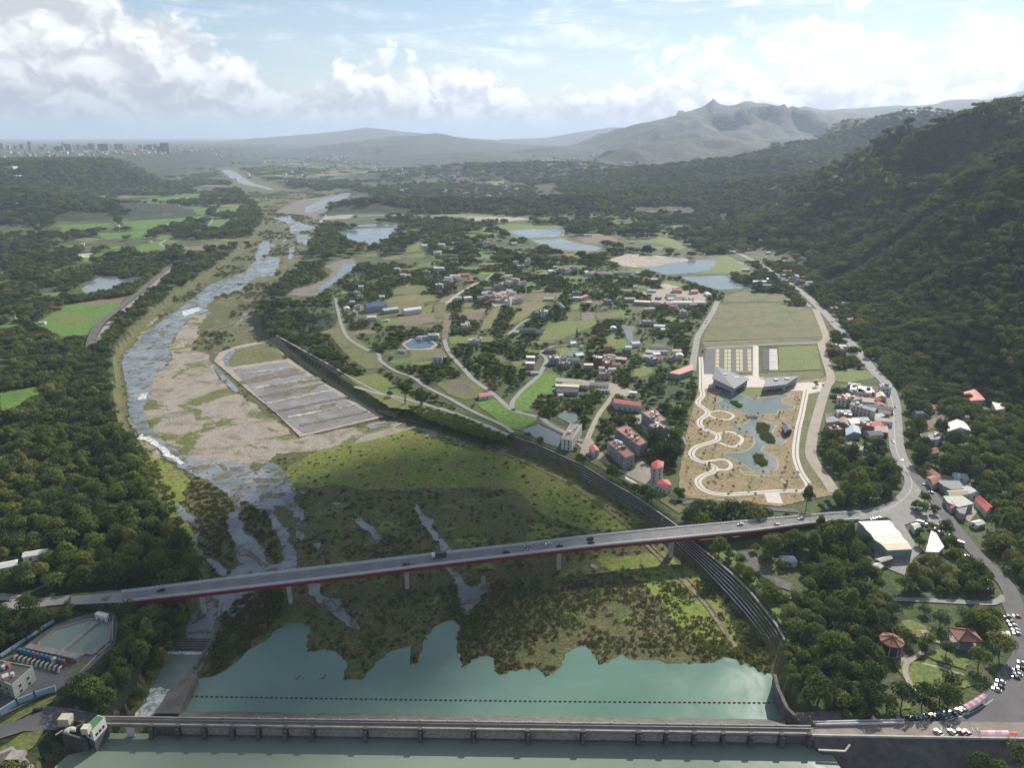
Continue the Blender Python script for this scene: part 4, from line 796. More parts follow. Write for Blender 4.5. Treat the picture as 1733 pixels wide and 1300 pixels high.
specs = [(9.5, 4.4, 6, 'leaf'), (11.5, 5.0, 7, 'leaf'), (8.0, 4.2, 5, 'leaf'), (12.5, 4.6, 7, 'leaf_dark'), (7.0, 3.4, 5, 'leaf'), (10.0, 5.4, 8, 'leaf_dark'), (6.0, 3.2, 5, 'leaf_lime'), (13.5, 3.0, 6, 'leaf'), (6.5, 4.6, 6, 'leaf')]
for i, (h, r, nl, m) in enumerate(specs): join_proto('a%02d_tree' % i, make_tree(i, h, r, nl, m))
# woods farther off: several crowns in one clump
def clump(name, R, n, h, cr, nleaf, ls, mat='leaf'):
    lobes = []
    for i in range(n):
        a = rng.random() * 6.28; q = R * math.sqrt(rng.random()); s = cr * (.7 + .6 * rng.random())
        lobes.append(((q * math.cos(a), q * math.sin(a), h * (.45 + .35 * rng.random())), (s, s, s * .9)))
    v, f = [], []; leaf_cloud(v, f, lobes, nleaf, ls, inner=.8, jit=.45)
    o = bpy.data.objects.new(name, mesh_of(name, v, f, mat)); PROTO.objects.link(o)
for i in range(4): clump('b%02d_clump' % i, 7.5, 7, 9.0, 4.2, 620, 1.7, 'leaf' if i % 3 else 'leaf_dark')
for i in range(3): clump('c%02d_grove' % i, 22, 14, 12.0, 8.5, 560, 4.6, 'leaf' if i else 'leaf_dark')
for i in range(3): clump('d%02d_reeds' % i, 1.7, 7, .55, .5, 120, .42, 'reed_leaf')
for i in range(2): clump('e%02d_shrub' % i, 1.6, 7, 1.2, .8, 190, .5, 'shrub_leaf')
def cypress_mesh(name, h, r, n=420):
    v, f = [], []; lobes = [((0, 0, h * (.08 + .9 * t)), (r * (1 - t) ** .6 * (.55 + .9 * min(t * 4, 1) * .5) + .1, r * (1 - t) ** .6 * .95 + .1, h * .1)) for t in np.linspace(0, .97, 9)]
    leaf_cloud(v, f, lobes, n, .7, up=.1); return mesh_of(name, v, f, 'leaf_dark')
KIND = {o.name: i for i, o in enumerate(sorted(PROTO.objects, key=lambda o: o.name))}
NK = {c: sum(1 for k in KIND if k[0] == c) for c in 'abcde'}
OFF = {}; _s = 0
for c in 'abcde': OFF[c] = _s; _s += NK[c]
KP = np.array([.16, .15, .15, .12, .13, .11, .05, .07, .06]); KP = KP / KP.sum()
def scatter(name, P, sc, idx, label):
    """one mass nobody could count: real tree meshes set on points"""
    n = len(P); me = bpy.data.meshes.new(name); me.vertices.add(n); me.vertices.foreach_set('co', P.astype(np.float32).ravel())
    a = me.attributes.new('kind_index', 'INT', 'POINT'); a.data.foreach_set('value', idx.astype(np.int32))
    a = me.attributes.new('size', 'FLOAT_VECTOR', 'POINT'); a.data.foreach_set('vector', sc.astype(np.float32).ravel())
    r = np.zeros((n, 3), np.float32); r[:, 2] = rng.random(n) * 6.283; a = me.attributes.new('turn', 'FLOAT_VECTOR', 'POINT'); a.data.foreach_set('vector', r.ravel())
    o = link(name, me); tag(o, label=label, kind='stuff')
    g = bpy.data.node_groups.new(name, 'GeometryNodeTree'); g.interface.new_socket('Geometry', in_out='INPUT', socket_type='NodeSocketGeometry'); g.interface.new_socket('Geometry', in_out='OUTPUT', socket_type='NodeSocketGeometry')
    N = g.nodes; gi = N.new('NodeGroupInput'); go = N.new('NodeGroupOutput'); iop = N.new('GeometryNodeInstanceOnPoints'); ci = N.new('GeometryNodeCollectionInfo')
    ci.inputs['Collection'].default_value = PROTO; ci.inputs['Separate Children'].default_value = True; ci.inputs['Reset Children'].default_value = True
    def attr(nm, ty): x = N.new('GeometryNodeInputNamedAttribute'); x.data_type = ty; x.inputs['Name'].default_value = nm; return x.outputs[0]
    e = N.new('FunctionNodeEulerToRotation'); L = g.links
    L.new(attr('turn', 'FLOAT_VECTOR'), e.inputs[0]); L.new(gi.outputs[0], iop.inputs['Points']); L.new(ci.outputs[0], iop.inputs['Instance']); iop.inputs['Pick Instance'].default_value = True
    L.new(attr('kind_index', 'INT'), iop.inputs['Instance Index']); L.new(e.outputs[0], iop.inputs['Rotation']); L.new(attr('size', 'FLOAT_VECTOR'), iop.inputs['Scale']); L.new(iop.outputs[0], go.inputs[0])
    md = o.modifiers.new('scatter', 'NODES'); md.node_group = g; return o
def bare_mask(P, polys):
    m = np.zeros(len(P), bool)
    if len(P) < 8:
        for q in polys: m |= inside(P, q)
        return m
    o = np.argsort(P[:, 1]); S_ = P[o]; ys = np.ascontiguousarray(S_[:, 1]); r = np.zeros(len(P), bool)
    for q in polys:
        i0, i1 = np.searchsorted(ys, q[:, 1].min()), np.searchsorted(ys, q[:, 1].max(), 'right')
        if i1 > i0: r[i0:i1] |= inside(S_[i0:i1], q)
    m[o] = r; return m
def grid(r0, r1, sp, ang=40):
    n = int(1); out = []
    y0, y1 = r0 * .5, r1 * 1.02; xs = math.tan(math.radians(ang)) * r1
    X, Y = np.meshgrid(np.arange(-xs, xs, sp), np.arange(y0, y1, sp)); X = X.ravel(); Y = Y.ravel()
    X = X + (rng.random(len(X)) - .5) * sp * .9; Y = Y + (rng.random(len(Y)) - .5) * sp * .9
    D = Y * cP + H * sP; m = (D >= r0) & (D < r1) & (np.abs(X) < D * .80 + 30)
    return np.stack([X[m], Y[m]], 1)
CLEAR = [np.array([gp(x, y)[:2] for x, y in q]) for q in ([(1505, 1045), (1600, 1040), (1700, 1035), (1740, 1060), (1740, 1250), (1520, 1240), (1500, 1180)], [(1370, 1240), (1900, 1225), (1960, 1330), (1700, 1285), (1400, 1312)], [(1355, 868), (1470, 858), (1480, 885), (1360, 895)])]
def plant():
    D1, D2, D3 = 640, 1500, 4300
    near = grid(190, D1, 6.4); mid = grid(D1, D2, 8.2); midf = grid(D2, D3, 17.0); far = grid(D3, 14500, 52.0)
    vill = np.array([gp(x, y)[:2] for x, y in [(455, 575), (560, 380), (860, 372), (1060, 420), (1290, 500), (1190, 590), (1160, 830), (870, 750)]])
    # individual trees where the photo shows them largest
    def keep(P, dens_fn, fb):
        z = terr(P[:, 0], P[:, 1]); ok = ~bare_mask(P, BARE + BLD) & (z > -1.0)
        if fb:
            for dx, dy in ((fb, 0), (-fb, 0), (0, -fb), (0, fb), (0, fb * 2)): ok &= ~bare_mask(P + np.array((dx, dy)), BARE + BLD)
            for dy in (fb * 2.5, fb * 3.5, fb * 4.5): ok &= ~bare_mask(P + np.array((-dy * .0, dy)), BLD)
            if fb < 3.9:
                for dy in (10, 18, 28, 40): ok &= ~bare_mask(P + np.array((0, dy)), PONDS)
                ok &= ~bare_mask(P + np.array((0, 14.0)), BARE)
            ok &= ~bare_mask(P, CLEAR) | (rng.random(len(P)) < .42)
        ok &= rng.random(len(P)) < dens_fn(P, z); return P[ok], z[ok]
    def dn(P, z):
        n = fbm(P[:, 0] / 45, P[:, 1] / 45, 77, 3); v = inside(P, vill); px, py, D = proj(P[:, 0], P[:, 1], z)
        d = np.where(v, sstep(n, -.46, .06) * .96, .97)
        leftfields = (z < 3) & (P[:, 0] < -.2 * P[:, 1]) & (D > 900)
        d = np.where(leftfields, sstep(n, -.4, .1), d)
        return d
    def df(P, z):
        n = fbm(P[:, 0] / 260, P[:, 1] / 260, 78, 4); return np.where(z > 12, np.where(np.hypot(P[:, 0], P[:, 1]) > 5200, 0.0, .96), np.where(z > 100 * S, .3, sstep(n, -.22, .25)) * .9)
    Pn, zn = keep(near, dn, 4.0); Pm, zm = keep(mid, dn, 3.6); Pf, zf = keep(midf, df, 3.8); Pk, zk = keep(far, df, 0)
    # nearest 290 as trees of their own
    px, py, D = proj(Pn[:, 0], Pn[:, 1], zn + 5)
    vis = (px > 4) & (px < 1729) & (py > 20) & (py < 1296)
    order = np.argsort(np.where(vis, D, 1e9))[:285]
    sel = np.zeros(len(Pn), bool); sel[order] = True
    names = {}; LMK = [('pump house', 20, 1145), ('control hut', 172, 1045), ('settling basins', 130, 1090), ('outfall channel', 260, 1130), ('green-roofed gatehouse', 160, 1232), ('left bridge end', 215, 1005), ('lower end of the stepped levee', 1330, 1075), ('octagonal pavilion', 1509, 1090), ('square pavilion', 1635, 1080), ('retaining wall', 1335, 1180), ('curved row of cars', 1575, 1205), ('warehouse', 1500, 935), ('grassed levee strip', 1290, 1000), ('weir deck end', 1420, 1215), ('bridge over the levee', 1250, 910), ('right car park', 1700, 1100), ('lower right road', 1660, 1000), ('park junction road', 1560, 1018), ('tree-lined canal', 1350, 985), ('valve chamber', 40, 1280), ('left approach road', 60, 1020)]
    byl = {}
    for i in order:
        k = min(range(len(LMK)), key=lambda q: (LMK[q][1] - px[i]) ** 2 + 1.5 * (LMK[q][2] - py[i]) ** 2); byl.setdefault(k, []).append(i)
    OR = ['nearest', 'second nearest', 'third nearest', 'fourth nearest', 'fifth nearest', 'sixth nearest']
    for k, L in byl.items():
        L.sort(key=lambda i: (LMK[k][1] - px[i]) ** 2 + 1.5 * (LMK[k][2] - py[i]) ** 2)
        for j, i in enumerate(L): names[i] = (f'leafy green tree of the wood, {OR[j]} to the {LMK[k][0]}' if j < 6 else f'leafy green tree deeper in the wood around the {LMK[k][0]}', 'trees around the ' + LMK[k][0])
    for i in order:
        x, y = Pn[i]; k = int(rng.choice(len(TREES), p=KP)); s = float(.65 + .75 * rng.random() ** 1.4)
        lab, grp = names[i]
        o = empty('broadleaf_tree', (x, y, zn[i]), rng.random() * 6.28); o.scale = (s, s, s * (.9 + .25 * rng.random())); tag(o, lab, 'tree', grp)
        t = link('trunk', TREES[k][0], o); c = link('crown', TREES[k][1], o)
    P = Pn[~sel]; z = zn[~sel]
    def sc(n, lo, hi, zl=.85, zh=1.2): a = lo + (hi - lo) * rng.random(n) ** 1.5; return np.stack([a, a, a * (zl + (zh - zl) * rng.random(n))], 1)
    A = [np.column_stack([P, z])]; SS = [sc(len(P), .6, 1.5)]; I = [OFF['a'] + rng.choice(NK['a'], len(P), p=KP)]
    A.append(np.column_stack([Pm, zm])); VM = inside(Pm, vill); SS.append(sc(len(Pm), .5, 1.05) * np.where(VM, .66, 1.0)[:, None]); I.append(OFF['b'] + rng.integers(0, NK['b'], len(Pm)))
    A.append(np.column_stack([Pf, zf])); SS.append(sc(len(Pf), .9, 1.7)); I.append(OFF['b'] + rng.integers(0, NK['b'], len(Pf)))
    A.append(np.column_stack([Pk, zk - 4])); SS.append(sc(len(Pk), .8, 1.5, .5, .9) * np.where(np.hypot(Pk[:, 0], Pk[:, 1]) > 6500, .62, 1.0)[:, None]); I.append(OFF['c'] + rng.integers(0, NK['c'], len(Pk)))
    G = grid(560, 1500, 6.2); G = G[inside(G, vill)]; Pg, zg = keep(G, lambda P, z: np.full(len(P), .34), 2.0)      # garden trees and hedges of the village
    A.append(np.column_stack([Pg, zg])); SS.append(sc(len(Pg), .16, .40)); I.append(OFF['b'] + rng.integers(0, NK['b'], len(Pg)))
    scatter('forest', np.concatenate(A), np.concatenate(SS), np.concatenate(I), 'dense green subtropical woodland covering hills and valley')
    print('trees', [len(a) for a in A])
    # reeds and shrubs of the flood plain
    Q = grid(250, 900, 2.9); z = terr(Q[:, 0], Q[:, 1]); low_ = inside(Q, LOWP)
    ok = low_ & ~bare_mask(Q, BARE); px, py, D = proj(Q[:, 0], Q[:, 1], LOW)
    n = fbm(Q[:, 0] / 22, Q[:, 1] / 22, 91, 3); ok &= (px < 1320) & (py < 1150) & (py > 560)
    dens = np.where((px > 760) & (py > 985), 1.0, np.where(py > 905, .32, np.where(py > 830, .2, .06))) * sstep(n, -.6, -.1); ok &= rng.random(len(Q)) < dens
    bush = (fbm(Q[:, 0] / 35, Q[:, 1] / 35, 95, 3) > np.where((px > 760) & (py > 985), 0.06, .5))
    Qk = Q[ok]; b = bush[ok]; idx = np.where(b, OFF['e'] + rng.integers(0, NK['e'], len(Qk)), OFF['d'] + rng.integers(0, NK['d'], len(Qk)))
    zq = np.full(len(Qk), LOW + .05)
    Q2 = grid(880, 3600, 10.0); Q2 = Q2[inside(Q2, LOWP) & ~bare_mask(Q2, BARE)]; Q2 = Q2[rng.random(len(Q2)) < sstep(fbm(Q2[:, 0] / 60, Q2[:, 1] / 60, 97, 3), -.1, .35) * .8]
    s1 = np.concatenate([sc(len(Qk), .7, 1.35), sc(len(Q2), 1.3, 3.2)]); idx = np.concatenate([idx, OFF['e'] + rng.integers(0, NK['e'], len(Q2))]); Qk = np.concatenate([Qk, Q2]); zq = np.full(len(Qk), LOW + .05)
    scatter('reeds', np.column_stack([Qk, zq]), s1, idx, 'olive reeds and low shrubs covering the marshy flood plain'); print('reeds', len(Qk))
# ================================================================= built things
def W3(px, py, z): return gp(px, py, z)
# ---- weir
DZ = 2.0
weir = empty('weir', gp(770, 1230, 0)); tag(weir, 'long concrete weir with a road deck and gate piers between green pools', 'weir')
dl0, dl1 = gp(176, 1215.5, DZ), gp(1372, 1231.5, DZ)       # far edge of the deck
nl0, nl1 = gp(176, 1227.5, DZ), gp(1372, 1244.5, DZ)       # near edge
def onfar(px): t = (px - 176) / (1372 - 176); return dl0.lerp(dl1, t)
def onnear(px): t = (px - 176) / (1372 - 176); return nl0.lerp(nl1, t)
m = MB(); m.prism([dl0, dl1, nl1, nl0], DZ - 1.0, DZ); m.build('deck', 'deck_brown', weir)
def beamline(name, pts, w, h, mat, parent, dz=0.0, brk=None):
    m = MB()
    for a, b in zip(pts[:-1], pts[1:]): m.beam((a[0], a[1], a[2] + dz), (b[0], b[1], b[2] + dz), w, h)
    return m.build(name, mat, parent)
fardir = (nl0 - dl0).normalized()
apx = [258, 303, 348, 396, 441, 487, 533, 623, 716, 806, 898, 991, 1084, 1131, 1178, 1226, 1272, 1323, 1369]
m = MB(); a0, a1 = onfar(303) , onfar(1330); b0, b1 = gp(303, 1202, LOW + .5), gp(1330, 1216.5, LOW + .5)
m.add([(a0.x, a0.y, DZ - .6), (a1.x, a1.y, DZ - .6), (b1.x, b1.y, LOW), (b0.x, b0.y, LOW), (a0.x, a0.y, LOW - 1), (a1.x, a1.y, LOW - 1)], [(0, 3, 2, 1), (0, 4, 3), (1, 2, 5), (0, 1, 5, 4)])
m.build('spillway_apron', 'concrete_dark', weir)
for nm, off, pts in (('parapet', .0, (dl0, dl1)), ('parapet', .0, (nl0, nl1))):
    beamline(nm, pts, .55, .85, 'concrete', weir)
beamline('guard_rail', [dl0 + Vector((0, -1.6, 0)), dl1 + Vector((0, -1.6, 0))], .12, .9, 'steel_grey', weir)
for k, px in enumerate(apx):
    p = onnear(px); m = MB(); m.box((p.x, p.y - .9, RES - 4), (1.5, 3.0, DZ - RES + 4.0), 0); m.box((p.x, p.y - .3, DZ - .2), (2.0, 1.6, 1.2)); m.build('pier', 'concrete_dark', weir)
    if k + 1 < len(apx):
        q = onnear(apx[k + 1]); a, b = Vector((p.x + 1.2, p.y, 0)), Vector((q.x - 1.2, q.y, 0)); m = MB()
        m.beam((a.x, a.y + .5, RES - 3), (b.x, b.y + .5, RES - 3), .8, DZ - RES + 1.8); m.build('gate_wall', 'gate_tan' if 303 <= px < 1320 else 'concrete_dark', weir)
        m = MB(); m.beam((a.x, a.y + .05, RES - 2), (b.x, b.y + .05, RES - 2), .9, 3.0); m.build('gate_sill', 'concrete_dark', weir)
for px in range(441, 1360, 46): # little lamp stands on the far parapet
    p = onfar(px); m = MB(); m.box((p.x, p.y, DZ + .8), (.8, .7, .4)); m.cyl((p.x, p.y, DZ + 1.2), .16, .7, 6); m.build('marker_post', 'concrete_pale', weir)
p = gp(220, 1240, RES); m = MB(); q0, q1 = onnear(214), onnear(228); m.beam((q0.x, q0.y - .6, RES), (q1.x, q1.y - .6, RES), .4, 5.0); m.build('gate_leaf', 'rail_white', weir)
# divider wall of the outfall
m = MB(); m.prism([gp(x, y, -3.5)[:2] for x, y in [(320, 1135), (330, 1133), (334, 1143), (311, 1190), (303, 1208), (262, 1208), (285, 1170), (296, 1166)]], LOW - 1, -3.5); o = m.build('divider_wall', 'concrete_dark'); tag(o, 'dark concrete wall dividing the outfall channel from the green pool', 'wall')
m = MB(); m.beam(gp(364, 1084, LOW), gp(330, 1137, LOW), 1.2, 3.0); o = m.build('channel_wall', 'concrete_dark'); tag(o, 'narrow dark wall along the reedy side of the outfall channel', 'wall')
fw = empty('baffle_field', gp(325, 1094, LOW)); tag(fw, 'rows of dark baffle blocks across the outfall channel sill', 'baffle blocks')
m0 = MB(); m0.box((0, 0, 0), (1.6, 1.2, 1.5)); bm_ = m0.mesh('baffle', 'concrete_dark')
for r_ in range(4):
    for c_ in range(12):
        p = gp(301 + c_ * 5.2 - r_ * 1.4 + (r_ % 2) * 2.4, 1088 + r_ * 4.3 + c_ * .05, LOW); o = link('baffle_block', bm_, fw); o.location = p - fw.location
m = MB(); m.beam(gp(305, 1083, LOW + .3), gp(367, 1084, LOW + .3), .8, .8); m.build('sill', 'concrete_dark', fw)
# right abutment
ab = empty('weir_abutment', gp(1500, 1250, 0)); tag(ab, 'dark concrete abutment slope below the car park at the weir end', 'embankment')
m = MB(); t0, t1 = gp(1372, 1247, 1.4), gp(1900, 1256, 1.4); u0, u1 = gp(1412, 1310, RES - 5), gp(1990, 1345, RES - 5)
m.add([t0, t1, u1, u0, (t0.x, t0.y, -12), (t1.x, t1.y, -12)], [(0, 3, 2, 1), (0, 4, 3), (1, 2, 5), (0, 1, 5, 4)]); m.build('slope', 'concrete_dark', ab)
m = MB(); m.beam(t0, t1, .7, 1.1); m.build('parapet', 'concrete_pale', ab)
m = MB(); m.prism([gp(x, y, 1.2) for x, y in [(1368, 1232), (1540, 1222), (1900, 1225), (1900, 1257), (1370, 1246)]], -6, 1.4); m.build('platform', 'deck_brown', ab)
m = MB(); m.prism([gp(x, y, .4) for x, y in [(1345, 1208), (1420, 1204), (1500, 1212), (1525, 1220), (1366, 1230)]], -6, .8); m.build('apron', 'concrete_dark', ab)
m = MB(); m.beam(gp(1385, 1271, -1), gp(1430, 1273, -1), .8, .5); m.beam(gp(1430, 1273, -1), gp(1438, 1262, 0), .8, .5); m.build('inspection_stair', 'concrete_pale', ab)
m = MB(); m.beam(gp(1380, 1225, 1.5), gp(1530, 1221, 1.5), .3, 1.2); m.beam(gp(1380, 1229, 1.5), gp(1530, 1226, 1.5), .3, 1.2); m.build('guard_rail', 'rail_white', ab)
rw = empty('retaining_wall', gp(1325, 1190, 0)); tag(rw, 'tall dark retaining wall at the right end of the green pool', 'wall')
L = [gp(1311, 1143, 0), gp(1316, 1165, 0), gp(1332, 1200, 0), gp(1366, 1231, .5)]; m = MB()
for a, b in zip(L[:-1], L[1:]): m.beam((a.x, a.y, LOW - 1), (b.x, b.y, LOW - 1), 1.6, -LOW + 1.6)
m.build('wall', 'concrete_dark', rw)
# floating boom
boom = empty('floating_boom', gp(800, 1182, LOW + .3)); tag(boom, 'line of floats strung across the green pool above the weir', 'float line')
m0 = MB(); m0.cyl((-.6, 0, .2), .42, 1.2, 8, axis=(1, 0, 0)); fl = m0.mesh('float', 'float_dark')
for i in range(118):
    t = i / 117; p = gp(325 + 985 * t, 1180 + 11 * t + 1.5 * math.sin(t * 3.1), LOW + .3); o = link('float', fl, boom); o.location = p - boom.location
# ---- outfall gatehouse at the left end
gh = empty('gatehouse', gp(165, 1240, 0)); tag(gh, 'white gatehouse with a green roof on a dark concrete intake', 'gatehouse')
gr = [gp(x, y, 7) for x, y in [(143, 1233), (166, 1212), (178, 1216), (156, 1240)]]
m = MB(); m.prism(gr, 1.8, 7); m.build('wall', 'paint_white', gh); m = MB(); c = sum((q for q in gr), Vector()) / 4
m.prism([c + (q - c) * 1.0 for q in gr], 7.003, 7.5); m.build('roof_kerb', 'cream_wall', gh); m = MB(); m.prism([c + (q - c) * .86 for q in gr], 7.5, 7.65); m.build('roof', 'roof_green', gh)
m = MB(); m.prism([c + (q - c) * 1.06 for q in gr], RES - 4, 1.797); m.build('intake_pier', 'concrete_dark', gh)
def windows_on(a, b, z0, floors, n, parent, fh=3.1, w=1.3, h=1.5, mesh=None, mat='window_glass', m0=.12):
    """windows along the wall from a to b (outside on the right hand), one object each, sharing a mesh"""
    a, b = Vector((a[0], a[1], 0)), Vector((b[0], b[1], 0)); d = b - a; L = d.length; d.normalize(); out_ = Vector((d.y, -d.x, 0)); rz = math.atan2(d.y, d.x)
    key = ('win', round(w, 2), round(h, 2), mat)
    if key not in WIN:
        q = MB(); q.box((0, 0, 0), (w, .10, h)); q.box((0, -.03, -.12), (w + .3, .3, .12), mi=1); q.box((0, -.02, h), (w + .2, .16, .1), mi=1); WIN[key] = q.mesh('window', [mat, 'window_frame'])
    for fl_ in range(floors):
        for i in range(n):
            p = a + d * L * (m0 + (1 - 2 * m0) * ((i + .5) / n)); o = link('window', WIN[key], parent)
            pos = Vector((p.x, p.y, z0 + fl_ * fh + 1.0)) + out_ * .04
            o.location = pos - parent.location; o.rotation_euler = (0, 0, rz)
WIN = {}
def ccw(P):
    a = sum(P[i][0] * P[(i + 1) % len(P)][1] - P[(i + 1) % len(P)][0] * P[i][1] for i in range(len(P))); return P if a > 0 else P[::-1]
G = ccw(gr)
for i in range(4): windows_on(G[i], G[(i + 1) % 4], 2.2, 1, 3 if (G[(i + 1) % 4] - G[i]).length > 6 else 1, gh)
m = MB(); m.box(gp(147, 1240, 7)[:] , (3, 3, 3.2)); m.build('stair_hood', 'cream_wall', gh)
it = empty('intake_well', gp(125, 1245, 0)); tag(it, 'open dark concrete intake well beside the green-roofed gatehouse', 'intake')
for a, b in (((106, 1243), (146, 1256)), ((106, 1243), (128, 1222)), ((128, 1222), (156, 1230)), ((126, 1236), (148, 1226))):
    m = MB(); A_, B_ = gp(*a, 1.5), gp(*b, 1.5); m.beam((A_.x, A_.y, RES - 3), (B_.x, B_.y, RES - 3), 1.0, 6 - RES - .3); m.build('well_wall', 'concrete_dark', it)
ho = empty('hoist', gp(117, 1240, 1.5)); tag(ho, 'pale gantry hoist with a curved arm above the intake well', 'hoist')
m = MB(); m.box(gp(113, 1225, 2), (5, 4, 4)); m.build('cabin', 'cream_wall', ho); m = MB()
for i in range(8):
    a = i / 8 * 2.6; m.cyl(gp(110 + i * 1.6, 1240 - 5 * math.sin(a), 2.5), .9, 1.6, 8, axis=(1, .2, .3 * math.cos(a)))
m.build('curved_arm', 'paint_white', ho); m = MB(); m.beam(gp(94, 1246, 2.5), gp(106, 1238, 3), .5, .5); m.build('boom', 'cream_wall', ho)
m = MB(); m.prism([gp(x, y, 4) for x, y in [(-30, 1285), (20, 1262), (58, 1296), (20, 1330)]], -3, 3.6); m2 = MB(); o = empty('valve_chamber', gp(20, 1290, 0)); tag(o, 'roofless concrete valve chamber in the lower left yard', 'chamber'); m.build('wall', 'concrete', o)
m = MB(); m.prism([gp(x, y, 4.2) for x, y in [(-24, 1286), (19, 1268), (48, 1295), (18, 1322)]], 3.3, 3.75); m.build('cover_slab', 'concrete_dark', o)
m = MB(); m.box(gp(28, 1285, 4), (6, 5, 2.2)); m.build('hatch', 'concrete', o)
# ---- pump station
def slab(name, px, z0, z1, mat, parent): m = MB(); m.prism([gp(x, y, z1) for x, y in px], z0, z1); return m.build(name, mat, parent)
bs = empty('settling_basins', gp(120, 1085, 0)); tag(bs, 'two pale green settling basins with concrete walls at the pump station', 'basin')
lb = [(63, 1100), (67, 1089), (94, 1067), (151, 1050), (166, 1050), (99, 1107)]; rb_ = [(169, 1054), (189, 1056), (185, 1086), (157, 1109), (145, 1107), (132, 1116), (104, 1109)]
for q in (lb, rb_):
    sheet('basin_water', q, .5, 'pool_pale', parent=bs).location = -bs.location
    P = [gp(x, y, .6) for x, y in q]; m = MB()
    for i in range(len(P)): m.beam((P[i].x, P[i].y, -.2), (P[(i + 1) % len(P)].x, P[(i + 1) % len(P)].y, -.2), .9, 1.5)
    m.build('basin_wall', 'concrete', bs)
m = MB(); m.beam(gp(168, 1051, .6), gp(101, 1108, .6), 2.2, 1.0); m.build('divider', 'concrete', bs)
m = MB(); m.beam(gp(48, 1100, .3), gp(135, 1119, .3), 3.4, 2.6); m.build('pump_platform', 'concrete', bs)
pump_mats = [('pump_blue', 'cream_wall')] * 9
for i in range(11):
    t = i / 10; px, py = 34 + 74 * t, 1110 + 19 * t; p = gp(px, py, 0); o = empty('pump', p)
    body = 'pump_blue' if i not in (4, 8, 10) else ('pump_red' if i != 8 else 'cream_wall')
    nm = ['leftmost', 'second', 'third', 'fourth', 'fifth', 'sixth', 'seventh', 'eighth', 'ninth', 'tenth', 'rightmost'][i]
    tag(o, f"{'blue' if body == 'pump_blue' else 'dull red' if body == 'pump_red' else 'cream'} water pump with a curved outlet pipe, {nm} in the pump row", 'pump', 'pumps below the settling basins')
    q = MB(); q.cyl((p.x, p.y, .2), 1.25, 3.6, 12, 1.25); q.cyl((p.x, p.y, 3.8), 1.25, .7, 12, .5); q.cyl((p.x, p.y, 2.0), 1.4, .3, 12); q.build('motor', body, o)
    q = MB(); q.cyl((p.x, p.y - 1.2, 1.6), .6, 2.6, 8, axis=(0, -1, .12)); q.cyl((p.x, p.y - 3.8, 2.0), .6, 2.4, 8, axis=(.1, -.5, -1)); op = q.build('outlet_pipe', 'cream_wall', o)
    q = MB(); q.cyl((p.x, p.y - 4.6, .5), .95, .5, 10, axis=(0, -.6, -.4)); q.build('flange', 'pump_red' if i % 3 == 0 else 'pump_teal', o).parent = op
def building(name, roof_px, h, wall, roof, label, cat='building', win=None, parapet=.6, kind='flat', tanks=0, overhang=0.0, z0=None, ridge=None, floors=None, group=None):
    """a building whose roof outline was traced in the photo at height h"""
    c0 = [sum(x for x, _ in roof_px) / len(roof_px), sum(y for _, y in roof_px) / len(roof_px)]
    zb = on(c0[0], c0[1], h).z - h if z0 is None else z0; zt = zb + h
    P = ccw([gp(x, y, zt) for x, y in roof_px]); P = [Vector((p.x, p.y, 0)) for p in P]; c = sum(P, Vector()) / len(P)
    o = empty(name, (c.x, c.y, zb)); tag(o, label, cat, group); BLD.append(np.array([(c + (p - c) * 1.12)[:2] for p in P]))
    m = MB(); m.prism(P, zb - 2.0, zt); m.build('wall', wall, o)
    if kind == 'flat':
        m = MB(); n = len(P)
        m.prism([c + (p - c) * .96 for p in P], zt + .004, zt + .10); RF = m.build('roof', roof, o)
        if parapet:
            m = MB()
            for i in range(n): a, b = c + (P[i] - c) * .985, c + (P[(i + 1) % n] - c) * .985; m.beam((a.x, a.y, zt), (b.x, b.y, zt), .35, parapet)
            m.build('parapet', wall, o)
    else:
        e = [c + (p - c) * (1 + overhang) for p in P]
        if len(P) == 4 and kind == 'gable':
            L01 = (P[1] - P[0]).length; L12 = (P[2] - P[1]).length
            if L01 < L12: e = e[1:] + e[:1]
            rg = ridge or .16 * min(L01, L12) + .4
            a = (e[3] + e[0]) / 2; b = (e[1] + e[2]) / 2; Z = zt + .003
            m = MB(); m.add([(*e[0][:2], Z), (*e[1][:2], Z), (*e[2][:2], Z), (*e[3][:2], Z), (*a[:2], Z + rg), (*b[:2], Z + rg)], [(0, 1, 5, 4), (2, 3, 4, 5), (0, 4, 3), (1, 2, 5), (3, 2, 1, 0)]); RF = m.build('roof', roof, o)
        elif kind == 'hip':
            n = len(e); rg = ridge or 2.0; m = MB(); Z = zt + .003
            m.add([(*p[:2], Z) for p in e] + [(*c[:2], Z + rg)], [(i, (i + 1) % n, n) for i in range(n)] + [tuple(range(n - 1, -1, -1))]); RF = m.build('roof', roof, o)
        else:
            m = MB(); m.prism(e, zt + .003, zt + .35); RF = m.build('roof', roof, o)
    if win:
        n = len(P); fl_ = floors or max(1, int(h / 3.1))
        for i in range(n):
            a, b = P[i], P[(i + 1) % n]; d = b - a; nrm = Vector((d.y, -d.x, 0))
            if nrm.y < .35 * nrm.length and d.length > 3: windows_on(a, b, zb, fl_, max(1, int(d.length / win)), o)
    r = random.Random(int(c.x * 7 + c.y * 13))
    for k in range(tanks):
        t, u = r.uniform(-.6, .6), r.uniform(-.5, .5); p = c + (P[0] - c) * t + (P[1] - c) * u * .7; q = MB()
        if k % 2 == 0: q.cyl((p.x, p.y, zt + .7), .8, 1.7, 8); q.cyl((p.x, p.y, zt), .5, .7, 6); q.build('water_tank', 'steel_bright', o).parent = RF
        else: q.box((p.x, p.y, zt), (3.0, 2.6, 2.3), r.random() * 3); q.build('stair_hut', r.choice(['paint_white', 'concrete', 'cream_wall', 'brick_red']), o).parent = RF
    return o
